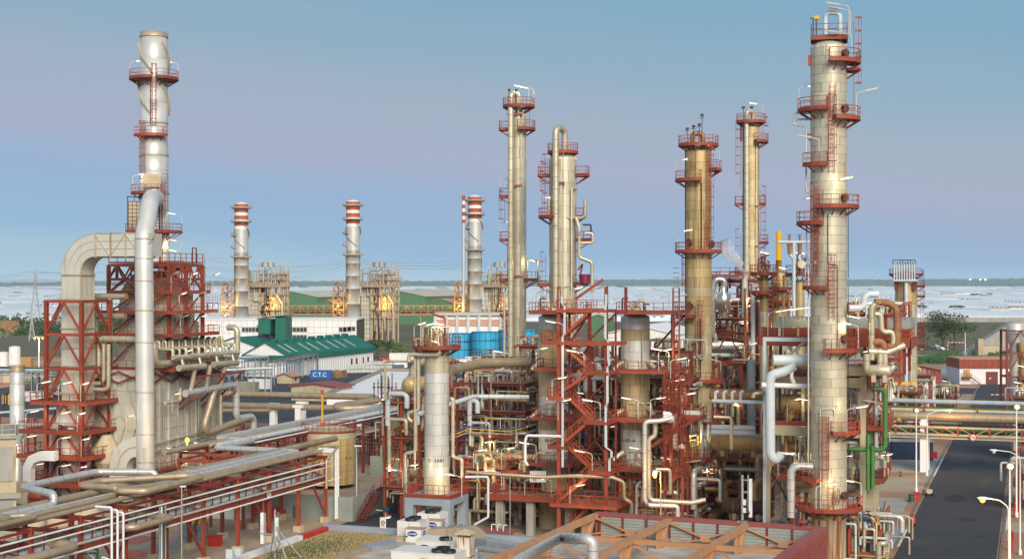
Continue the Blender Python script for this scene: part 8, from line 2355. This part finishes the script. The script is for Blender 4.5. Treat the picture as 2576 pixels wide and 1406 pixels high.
tree('large loose grey green tree beyond the dirt track at right',G(2372,876),20,19,'leaf_mid',1500,1,trunk=.18,lobes=14,leaf=.045)
tree('broad dark tree right of the loose grey green one',G(2402,882),18,20,'leaf_dark',1500,2,trunk=.15,lobes=14,leaf=.045)
tree('wispy pale tree left of the large ones at right',G(2334,868),13,13,'leaf_mid',600,3,trunk=.2,lobes=9,leaf=.05)
m=MB();q=random.Random(8)
for i in range(300):
 u=q.uniform(2308,2576);v=q.uniform(905,916)
 bush(m,G(u,v),2.2,3.0+1.0*sin(u/22),34,.34)
o=m.build('hedge','leaf_hedge');stuff(o)
tree('green bushy tree behind the middle tanks right of stairs',G(1680,925),9,14,'leaf_hedge',1100,4,trunk=.12,lobes=12,leaf=.05);tree('second green bushy tree beside right reactor',G(1650,905),7,10,'leaf_dark',700,1,trunk=.12,lobes=10,leaf=.055)
tree('green bushy tree directly left of tan column',G(1704,930),9,12,'leaf_hedge',1000,0,trunk=.12,lobes=12,leaf=.05)
gable_hall('white gabled warehouse seen between right reactor and tan column',1700,842,520,26,40,3.0,'white_wall','white_wall','warehouse')
gable_hall('small green hut behind the stairs',1530,800,640,9,10,1.5,'green_clad','cream_roof','hut')
t=thing('perimeter_wall','long grey perimeter wall at the edge of the plastic fields','wall',(120,1058,0),0)
for i in range(70):MB().bx(i*8,0,0,i*8+7.8,.4,3.4).build('panel','concrete',t)
t=thing('barrier_tape','red and white barrier tape strung across the road end','tape',G(2493,1002),0)
for i in range(12):MB().bx(i*.62,0,.9,i*.62+.6,.03,1.08).build('stripe','tape_red' if i%2 else 'logo_white',t)
for x in(0,7.4):MB().cyl((x,0),.04,0,1.1,8).build('post','red_paint',t)
# == foreground roofs
OA=Vector((-16.3,129,0));ZR=8.0
def fa(x,y,z):return OA+BX*x+AX*y+Vector((0,0,z))
t=thing('flat_roof_building','low building with gravel roof and blue grey parapet at the bottom','building',OA,TH)
MB().bx(0,-50,0,24,0,ZR).build('wall','concrete_cream',t)
MB().bx(.4,-50,ZR,7.8,-.4,ZR+.05).build('gravel_surface','roof_gravel',t);MB().bx(7.8,-50,ZR,23.8,-.4,ZR+.06).build('roof_membrane','roof_dirty',t)
MB().bx(-.2,-.4,ZR-.5,24,0,ZR+.55).build('parapet','grey_blue',t);
for i in range(14):MB().bx(-.25,-.4-1.2*(i+1)*2,ZR-.5,.3,-.4-2.4*i,ZR+.4).build('parapet_stripe','red_paint' if i<2 else 'logo_white',t)
m=MB();m.bx(7.5,-40,ZR+.06,7.95,-2.5,ZR+.4);m.bx(7.95,-2.95,ZR+.06,11,-2.5,ZR+.4);m.build('kerb_coping','duct_tan',t)
rng=random.Random(4);m=MB()
for i in range(2600):
 p=(rng.uniform(.6,7.4),rng.uniform(-34,-.6),ZR+.05);s=rng.uniform(.05,.12);m.box((p[0],p[1],p[2]+s*.3),(s,s*.8,s*.7),rng.random()*3)
stuff(m.build('loose_gravel','roof_gravel',t))
m=MB();bush_q=random.Random(6)
for i in range(1500):
 x,y=bush_q.gauss(3.0,1.4),bush_q.gauss(-9,3);
 if .6<x<7:m.add([(x-.05,y,ZR+.05),(x+.05,y,ZR+.05),(x+bush_q.uniform(-.1,.1),y,ZR+.1+bush_q.random()*.14)],[(0,1,2)])
stuff(m.build('weeds','leaf_mid',t))
def logo(t,x,y,z,w,rz=0.0):
 """blue oval badge with white lettering standing 2 cm off a panel; faces local -y turned by rz"""
 d=Vector((sin(rz),-cos(rz),0));ax=Vector((cos(rz),sin(rz),0))
 vs,fs=[],[]
 n=28
 for k in range(n):a=2*pi*k/n;vs.append(Vector((x,y,z))+ax*(w/2*cos(a))+Vector((0,0,w*.25*sin(a)))+d*.012)
 for k in range(n):vs.append(vs[k]-d*.010)
 fs=[tuple(range(n))]+[(k,n+k,n+(k+1)%n,(k+1)%n)for k in range(n)]
 b=MB().add([tuple(v)for v in vs],fs).build('badge','logo_blue',t)
 text_obj('lettering','Carrier',w*.28,'logo_white',b,Vector((x,y,z))+d*.016,(pi/2,0,rz),extrude=.003,bold=.006)
def fan(t,x,y,z,r=.5):
 f=MB().lathe([(r,0),(r*1.04,.22),(r*.9,.22)],24,c=(x,y),cap0=False,cap1=False).build('fan_shroud','black_rubber',t);f.location=(0,0,z)
 m=MB()
 for k in range(6):a=k*pi/3;m.beam((x,y,.16),(x+r*.95*cos(a),y+r*.95*sin(a),.16),.05,.03)
 for rr in(.25,.5,.75):m.ring(Vector((x,y,.18)),Vector((0,0,1)),Vector((1,0,0)),r*rr,.03,20)
 m.build('fan_grille','black_rubber',t).location=(0,0,z);MB().lathe([(r*.95,.02),(r*.95,.05)],24,c=(x,y)).build('fan_disc','dark',t).location=(0,0,z)
def rooftop_unit(label,u,v,Y,w,d,h,low=True,fans=2,w2=1.5):
 p=P(u,v,Y)
 t=thing('rooftop_air_unit',label,'air conditioner',p,TH)
 MB().bx(0,0,0,w,d,h).build('cabinet','unit_white',t)
 for zz in(h*.34,h*.67):MB().bx(-.008,-.012,zz-.012,w+.008,d,zz+.012).build('panel_seam','grey_steel',t)
 MB().bx(w*.48,-.016,.05,w*.50,-.002,h*.95).build('panel_seam','grey_steel',t)
 for k in range(fans):fan(t,w*.5,d*(.28+.46*k),h,min(w,d)*.27)
 for k in range(3):MB().bx(w*(.6+.1*k),-.02,h*.42,w*(.64+.1*k),-.003,h*.46).build('vent_slot','dark',t)
 if low:
  x0,y0=w*.55,-.95
  MB().bx(x0,y0,0,x0+w2,-.03,h*.74).build('plenum','unit_white',t);MB().bx(x0-.04,y0-.05,h*.74,x0+w2+.05,-.02,h*.78).build('plenum_lid','duct_tan',t)
  logo(t,x0+w2*.42,y0-.002,h*.52,w2*.6);logo(t,x0+w2+.002,y0+.52,h*.56,.7,pi/2)
  MB().bx(x0+.06,y0-.02,h*.34,x0+.2,y0-.003,h*.42).build('switch','dark',t)
  for x in(x0+.01,x0+w2-.05):MB().bx(x,y0-.015,.02,x+.03,y0-.003,h*.72).build('edge_trim','grey_steel',t)
 return t
rooftop_unit('white rooftop air unit with two black fans, front left of the upper pair',999,1361,124,2.15,1.9,1.75)
rooftop_unit('white rooftop air unit with two black fans, rear right of the upper pair',1049,1336,127.5,2.15,1.9,1.6)
def flat_unit(label,u,v,Y,w,d,h,fans,lg):
 p=P(u,v,Y);t=thing('rooftop_air_unit',label,'air conditioner',p,TH)
 MB().bx(0,0,0,w,d,h).build('cabinet','unit_white',t);MB().bx(-.04,-.04,h,w*.62,d+.04,h+.06).build('lid','unit_white',t);MB().bx(w*.62+.03,-.04,h,w+.04,d+.04,h+.06).build('lid','unit_white',t)
 if lg:logo(t,w*.22,-.002,h*.55,1.0)
 for k in range(6):MB().bx(w*.48+.1*k,-.02,h*.3,w*.48+.05+.1*k,-.003,h*.7).build('vent_slot','dark',t)
 for k in range(fans):fan(t,w*(.70+.17*(k%2)),d*(.25+.4*(k//2)),h+.06,.52)
 return t
flat_unit('long low white rooftop air unit with oval badge behind the rusty capped flue',1046,1397,117,3.4,2.2,1.25,1,True)
flat_unit('long low white rooftop air unit with four black fans at the bottom edge',984,1425,112,5.2,2.6,1.2,3,False)
p=P(1146,1412,113)
t=thing('rooftop_flue','square white roof flue with rust streaks under its tan cap','flue',p,TH)
pm('rust_streak',(0.70,0.68,0.62),(0.60,0.55,0.46),nscale=1,rough=.7,var=0,c3=(0.24,0.09,0.03),s3=(5,5,.35),t3=(.48,.62))
MB().bx(0,0,-.5,1.15,1.15,1.9).build('shaft','rust_streak',t);MB().bx(.12,.12,1.9,1.03,1.03,2.1).build('throat','pipe_rust',t);m=MB();m.add([(-.1,-.1,2.1),(1.25,-.1,2.1),(1.25,1.25,2.1),(-.1,1.25,2.1),(-.1,-.1,2.2),(1.25,-.1,2.2),(1.25,1.25,2.2),(-.1,1.25,2.2),(.57,.57,2.5)],[(3,2,1,0),(0,1,5,4),(1,2,6,5),(2,3,7,6),(3,0,4,7),(4,5,8),(5,6,8),(6,7,8),(7,4,8)]);m.build('cap','concrete_cream',t)
MB().bx(-.03,-.03,.35,1.18,1.18,.42).build('strap','pipe_rust',t)
o0=P(1084,1362,121)
t=thing('air_duct','tan curved rectangular roof duct right of the air units','duct',o0,TH)
m=MB();sweep_rect(m,[(0,0,.65),(1.6,.4,.75),(3.0,.4,.9)]+[(3.0+1.3*sin(a),.4,-.25+1.15*cos(a))for a in(radians(x)for x in(10,30,50,70,90))]+[(4.3,.4,-1.0)],1.5,1.0,(0,1,0));m.build('duct_shell','duct_tan',t)
for x in(1.6,2.3,3.0):m=MB();m.bx(x-.04,-.42,.2,x+.04,1.22,1.46);m.build('flange','galv',t)
def rect_duct(label,a,b,Y,w,h,mat='galv',z0=ZR+.3):
 p,q=P(a[0],a[1],Y[0]),P(b[0],b[1],Y[1]);d=q-p
 t=thing('air_duct',label,'duct',p,atan2(d.y,d.x));L_=Vector((d.x,d.y,0)).length;n=max(2,int(L_/1.2))
 for i in range(n):
  a0,a1=L_*i/n,L_*(i+1)/n
  MB().bx(a0+.02,0,0,a1-.02,w,h).build('duct_section',mat,t);MB().bx(a1-.03,-.05,-.03,a1+.03,w+.05,h+.05).build('flange',mat,t)
  MB().beam((a0+.05,-.02,.03),(a1-.05,-.02,h-.05),.03,.02).build('crease',mat,t);MB().beam((a0+.05,-.02,h-.05),(a1-.05,-.02,.03),.03,.02).build('crease',mat,t)
 return t
rect_duct('silver insulated rectangular duct along the roof back edge',(1196,1376),(1352,1392),(119,114),1.2,.75)
rect_duct('lower silver rectangular duct in the roof pit left of the air units',(935,1402),(1000,1388),(118,120),1.2,.9)
rect_duct('silver rectangular duct at the bottom edge under round pipe',(1210,1424),(1330,1436),(112,109),1.4,.7)
pipe('pale silver round roof pipe with an elbow right of rusty flue',[P(1196,1420,115),P(1196,1384,115),P(1206,1379,115),P(1330,1394,111),P(1345,1400,109)],.23,'galv',bands=.8,n=16,bend=.4)
pipe('big bright silver spiral duct rising over the orange roof frame',[P(1270,1428,86),P(1405,1353,96),P(1413,1352,96),P(1478,1355,93),P(1491,1363,93),P(1493,1450,93)],.34,'pipe_silver',bands=.55,n=22,bend=.8)
p=P(1206,1361,124)
t=thing('access_hatch','white and grey roof box with a lid under the round roof pipe','box',P(1262,1420,112),TH);MB().bx(0,0,0,2.2,1.4,.8).build('cabinet','unit_white',t);MB().bx(-.05,-.05,.8,2.25,1.45,.88).build('lid','pale_blue',t)
t=thing('kiosk','small kiosk with flat red roof behind the roof ducts','kiosk',P(1203,706,140)-Vector((0,0,H)),TH)
zk=ZV(1336,140);MB().bx(.3,.3,0,2.6,2.6,zk-.3).build('wall','grey_blue',t);MB().bx(0,0,zk-.3,2.9,3.0,zk-.1).build('roof','maroon_clad',t);MB().bx(.25,-.05,zk-.8,2.7,.29,zk-.3).build('sign_band','yellow',t)
for k in range(3):MB().tube([(.8+k*.6,1.5,zk-.1),(.8+k*.6,1.5,zk+.5),(1.2+k*.6,1.5,zk+.5)],.06,6).build('vent_pipe','white',t)
for(u,v0,v1,Y,r,mt,lab)in((1241,1410,1389,0,0,'',''),(1283,1412,1200,114,.035,'grey_steel','thin grey whip mast left of the silver spiral duct'),(1132,1412,1340,113,.045,'pipe_cream','thin cream post left of rusty capped flue')):
 if Y:pipe(lab,[P(u,v0,Y),P(u,v1,Y)],r,mt,bands=0,n=6)
t=thing('telecom_mast','grey roof mast with tall white panel antennas and stay legs','antenna mast',fa(2.2,-13.5,ZR),TH)
MB().lathe([(.10,0),(.08,3.9)],10).build('pole','galv',t);MB().bx(-1.25,-.1,1.15,-1.0,.12,4.0-.4).build('antenna','logo_white',t);MB().bx(.12,-.2,1.3,.34,0,3.3).build('antenna','logo_white',t)
MB().tube([(-.85,0,0),(-.85,0,3.6)],.04,8).build('pole','galv',t)
for(x,y)in((1.6,-.9),(1.9,.9),(-1.0,1.0)):MB().tube([(0,0,2.6),(x,y,0)],.05,8).build('stay','galv',t)
MB().box((.3,-.1,1.6),(.3,.25,.5)).box((.32,-.1,2.4),(.25,.22,.4)).build('radio_box','grey_steel',t);MB().tube([(.2,0,2.3),(.4,.1,1.2),(0,-.2,.4),(-.4,-.4,.1)],.03,6).build('cable','black_rubber',t)
MB().bx(-1.3,-.1,1.9,.1,0,2.0).build('cross_arm','galv',t)
t=thing('junction_box','pale grey junction boxes on a short post at the roof edge','junction box',fa(.5,-17.5,ZR),TH);MB().box((0,0,1.0),(.55,.3,.7)).box((.7,.1,1.2),(.5,.3,.55)).build('cabinet','pale_blue',t);MB().bx(-.05,.15,0,.05,.25,1.4).build('post','galv',t)
t=thing('warning_sign','white warning sign with dark ring symbol on the blue parapet','sign',fa(5.6,-.5,ZR+.55),TH)
MB().bx(-.28,-.03,.0,.28,.0,.95).build('board','logo_white',t);MB().lathe([(.19,0),(.19,.012),(.12,.012),(.12,0)],20,axis=((0,-.03,.5),(0,-1,0)),cap0=False,cap1=False).build('ring_symbol','ink',t);MB().lathe([(.06,0),(.06,.01)],12,axis=((0,-.03,.5),(0,-1,0))).build('dot_symbol','red_paint',t)
for x in(-.18,.18):MB().add([(x-.07,-.034,.78),(x+.07,-.034,.78),(x,-.034,.9)],[(0,1,2)]).build('triangle_symbol','yellow',t)
for k in range(2):MB().bx(-.2,-.036,.12+k*.1,.2,-.031,.16+k*.1).build('text_line','tape_red',t)
t=thing('security_camera','dark camera on a short post behind the warning sign','camera',fa(5.7,-.2,ZR+.5),TH);MB().tube([(0,0,0),(0,0,1.5)],.05,8).build('post','galv',t);MB().box((.1,-.1,1.65),(.5,.35,.3)).build('housing','navy',t);MB().tube([(-.1,0,1.5),(-.9,0,1.55)],.06,8).build('bracket','grey_steel',t)
t=thing('lamp_stand','white lamp stand with lit tube at the right end of parapet','lamp',P(964,1345,128),0);lamp(t,(0,0,0),80,h=1.3,arm=.1,L=.6);MB().bx(-.2,-.1,0,-.1,.1,1.5).build('post','white',t)
t=thing('traffic_cone','red and white traffic cone beside the roof mast','traffic cone',G(713,1400),0);MB().lathe([(.28,.04),(.06,.75)],14).build('cone','red_paint',t);MB().lathe([(.20,.3),(.14,.5)],14,cap0=False,cap1=False).build('band','logo_white',t);MB().bx(-.3,-.3,0,.3,.3,.05).build('base','red_paint',t)
TS=radians(-23.5);OCr=Vector((22.9,106.6,0))
t=thing('screened_roof_building','maroon clad building with orange trusses over its sunken roof','building',OCr,TS)
LS=17.8;ZT=12.0;ZF=10.1;DS=34
MB().bx(-LS,-DS,0,0,0,ZF).build('roof_slab','roof_dirty',t)
MB().bx(-LS,-.28,ZF,-.45,0,ZT-.22).build('screen_wall','maroon_clad',t);MB().bx(-.45,-DS,0,0,0,ZT-.22).build('screen_wall','maroon_clad',t);MB().bx(-LS,0,0,0,.35,ZT-.22).build('screen_wall','maroon_clad',t)
m=MB();m.bx(-LS-.1,-.42,ZT-.22,-.72,.42,ZT);m.bx(-.72,-DS,ZT-.22,.15,.42,ZT);m.build('coping','maroon_clad',t)
for i in range(34):MB().bx(.003,-DS,.3+i*.33,.06,.3,.5+i*.33).build('cladding_rib','maroon_clad',t)
nb=9
for i in range(nb):
 x0,x1=-LS+.35+(LS-.9)*i/nb,-LS+.35+(LS-.9)*(i+1)/nb
 for k in range(7):MB().bx(x0+.14,-.36,ZF+.05+k*.235,x1-.02,-.29,ZF+.26+k*.235).build('louvre_slat','concrete_grey',t)
 MB().bx(x0,-.44,ZF,x0+.12,-.285,ZT-.24).build('post','maroon',t)
for i in range(3):
 x0,x1=-LS+LS*i/3+.3,-LS+LS*(i+1)/3-.3;xm=(x0+x1)/2
 for a,b in(((x0,ZT-.4),(xm,ZF+.55)),((x1,ZT-.4),(xm,ZF+.55)),((xm,ZF+.5),(x0+.6,ZF+.1)),((xm,ZF+.5),(x1-.6,ZF+.1))):MB().beam((a[0],-.56,a[1]),(b[0],-.56,b[1]),.14,.12).build('brace','orange_steel',t)
 MB().box((xm,-.62,ZF+.55),(.75,.06,.5)).build('gusset','orange_steel',t)
for i,x in enumerate((-LS,-LS*2/3,-LS/3)):
 x+=.1
 MB().bx(x-.22,-DS,ZT-.42,x+.22,-.44,ZT-.02).build('rafter','orange_steel',t)
 for k,y in enumerate((-2.4,-10.6,-19.2)):
  MB().beam((x,y,ZF),(x,y+1.2,ZT-.45),.34,.34).build('strut','orange_steel',t)
  MB().bx(x-.12,y-.9,ZF,x+.12,y-.7,ZT-.43).bx(x-.12,y-.3,ZF,x+.12,y-.12,ZT-.43).bx(x-.1,y-.7,ZF+.6,x+.1,y-.3,ZF+.7).bx(x-.1,y-.7,ZF+1.2,x+.1,y-.3,ZF+1.3).build('batten_post','orange_steel',t)
  for s_ in(-.17,.17):MB().lathe([(.04,0),(.04,.03)],6,c=(x+s_,y)).build('bolt','pipe_rust',t).location=(0,0,ZT-.02)
for y in(-9.4,-18):
 for i in range(3):
  x0,x1=-LS+LS*i/3+.35,-LS+LS*(i+1)/3-.15
  MB().bx(x0,y-.18,ZT-.46,x1,y+.18,ZT-.12).build('purlin','orange_steel',t);MB().beam((x0,y+.2,ZT-.5),(x0+2.4,y+4.0,ZT-.5),.12,.08).build('tie','orange_steel',t)
  MB().beam((x0,y,ZT-.5),(x0+2.0,y,ZF+.3),.16).build('brace','orange_steel',t)
MB().lathe([(.16,0),(.16,.25),(.42,.28),(.30,.42),(.05,.48)],16,c=(-1.7,-.1)).build('mushroom_vent','red',t).location=(0,0,ZT)
mm=P(1872,1330,109)
t=thing('telecom_mast','grey telecom mast with white panel antenna on the maroon coping','antenna mast',OCr+Vector((cos(TS),sin(TS),0))*-6.2+Vector((0,0,ZT)),TS)
MB().lathe([(.10,0),(.08,3.5)],10).build('pole','galv',t);MB().tube([(.42,.05,.7),(.42,.05,3.5)],.05,8).build('pole','galv',t);MB().bx(.52,-.12,.4,.74,.08,3.25).build('antenna','logo_white',t)
MB().box((.2,-.15,1.5),(.22,.18,.4)).box((.2,-.15,.9),(.22,.18,.35)).build('radio_box','logo_white',t);MB().bx(-.1,-.05,2.2,.5,.03,2.28).bx(-.1,-.05,3.1,.5,.03,3.18).build('cross_arm','galv',t)
MB().tube([(.3,-.1,1.4),(.6,-.2,.7),(.3,-.15,.2),(-.2,-.2,.05)],.03,6).build('cable','black_rubber',t);MB().bx(-.35,-.3,0,.35,.3,.06).build('base_plate','galv',t)
t=thing('yagi_antenna','thin dark antenna mast with small yagi on orange rafter','antenna',OCr+Vector((cos(TS),sin(TS),0))*-12.3+Vector((sin(-TS),cos(TS),0))*-4+Vector((0,0,ZT-.5)),TS)
MB().tube([(0,0,-1.4),(0,0,2.3)],.025,6).build('pole','dark',t);m=MB();m.beam((-.45,0,2.0),(.1,0,2.0),.03)
for k in range(5):m.beam((-.42+k*.12,0,1.8),(-.42+k*.12,0,2.2),.02)
m.build('yagi','dark',t)
t=thing('notice_board','red and white notice board at the foot of tall column skirt','sign',P(2139,1403,125),TH);MB().bx(-.5,0,-.7,.5,.05,.02).build('board','red_paint',t);MB().bx(-.5,-.012,-.2,.5,-.002,.0).build('header','logo_white',t);
for x in(-.4,.4):MB().bx(x-.03,.06,-12,x+.03,.1,0).build('post','grey_steel',t)
# == evening air
m=MB().bx(-9000,-60,-1.0,9000,8600,72)
hz_=m.build('haze','dark');hz_['kind']='stuff'
hm_=bpy.data.materials.new('haze');hm_.use_nodes=True;n_=hm_.node_tree;n_.nodes.clear()
o_=n_.nodes.new('ShaderNodeOutputMaterial');v_=n_.nodes.new('ShaderNodeVolumePrincipled')
v_.inputs['Density'].default_value=.000055;v_.inputs['Color'].default_value=(.72,.88,1,1)
n_.links.new(v_.outputs[0],o_.inputs['Volume'])
hz_.data.materials.clear();hz_.data.materials.append(hm_)
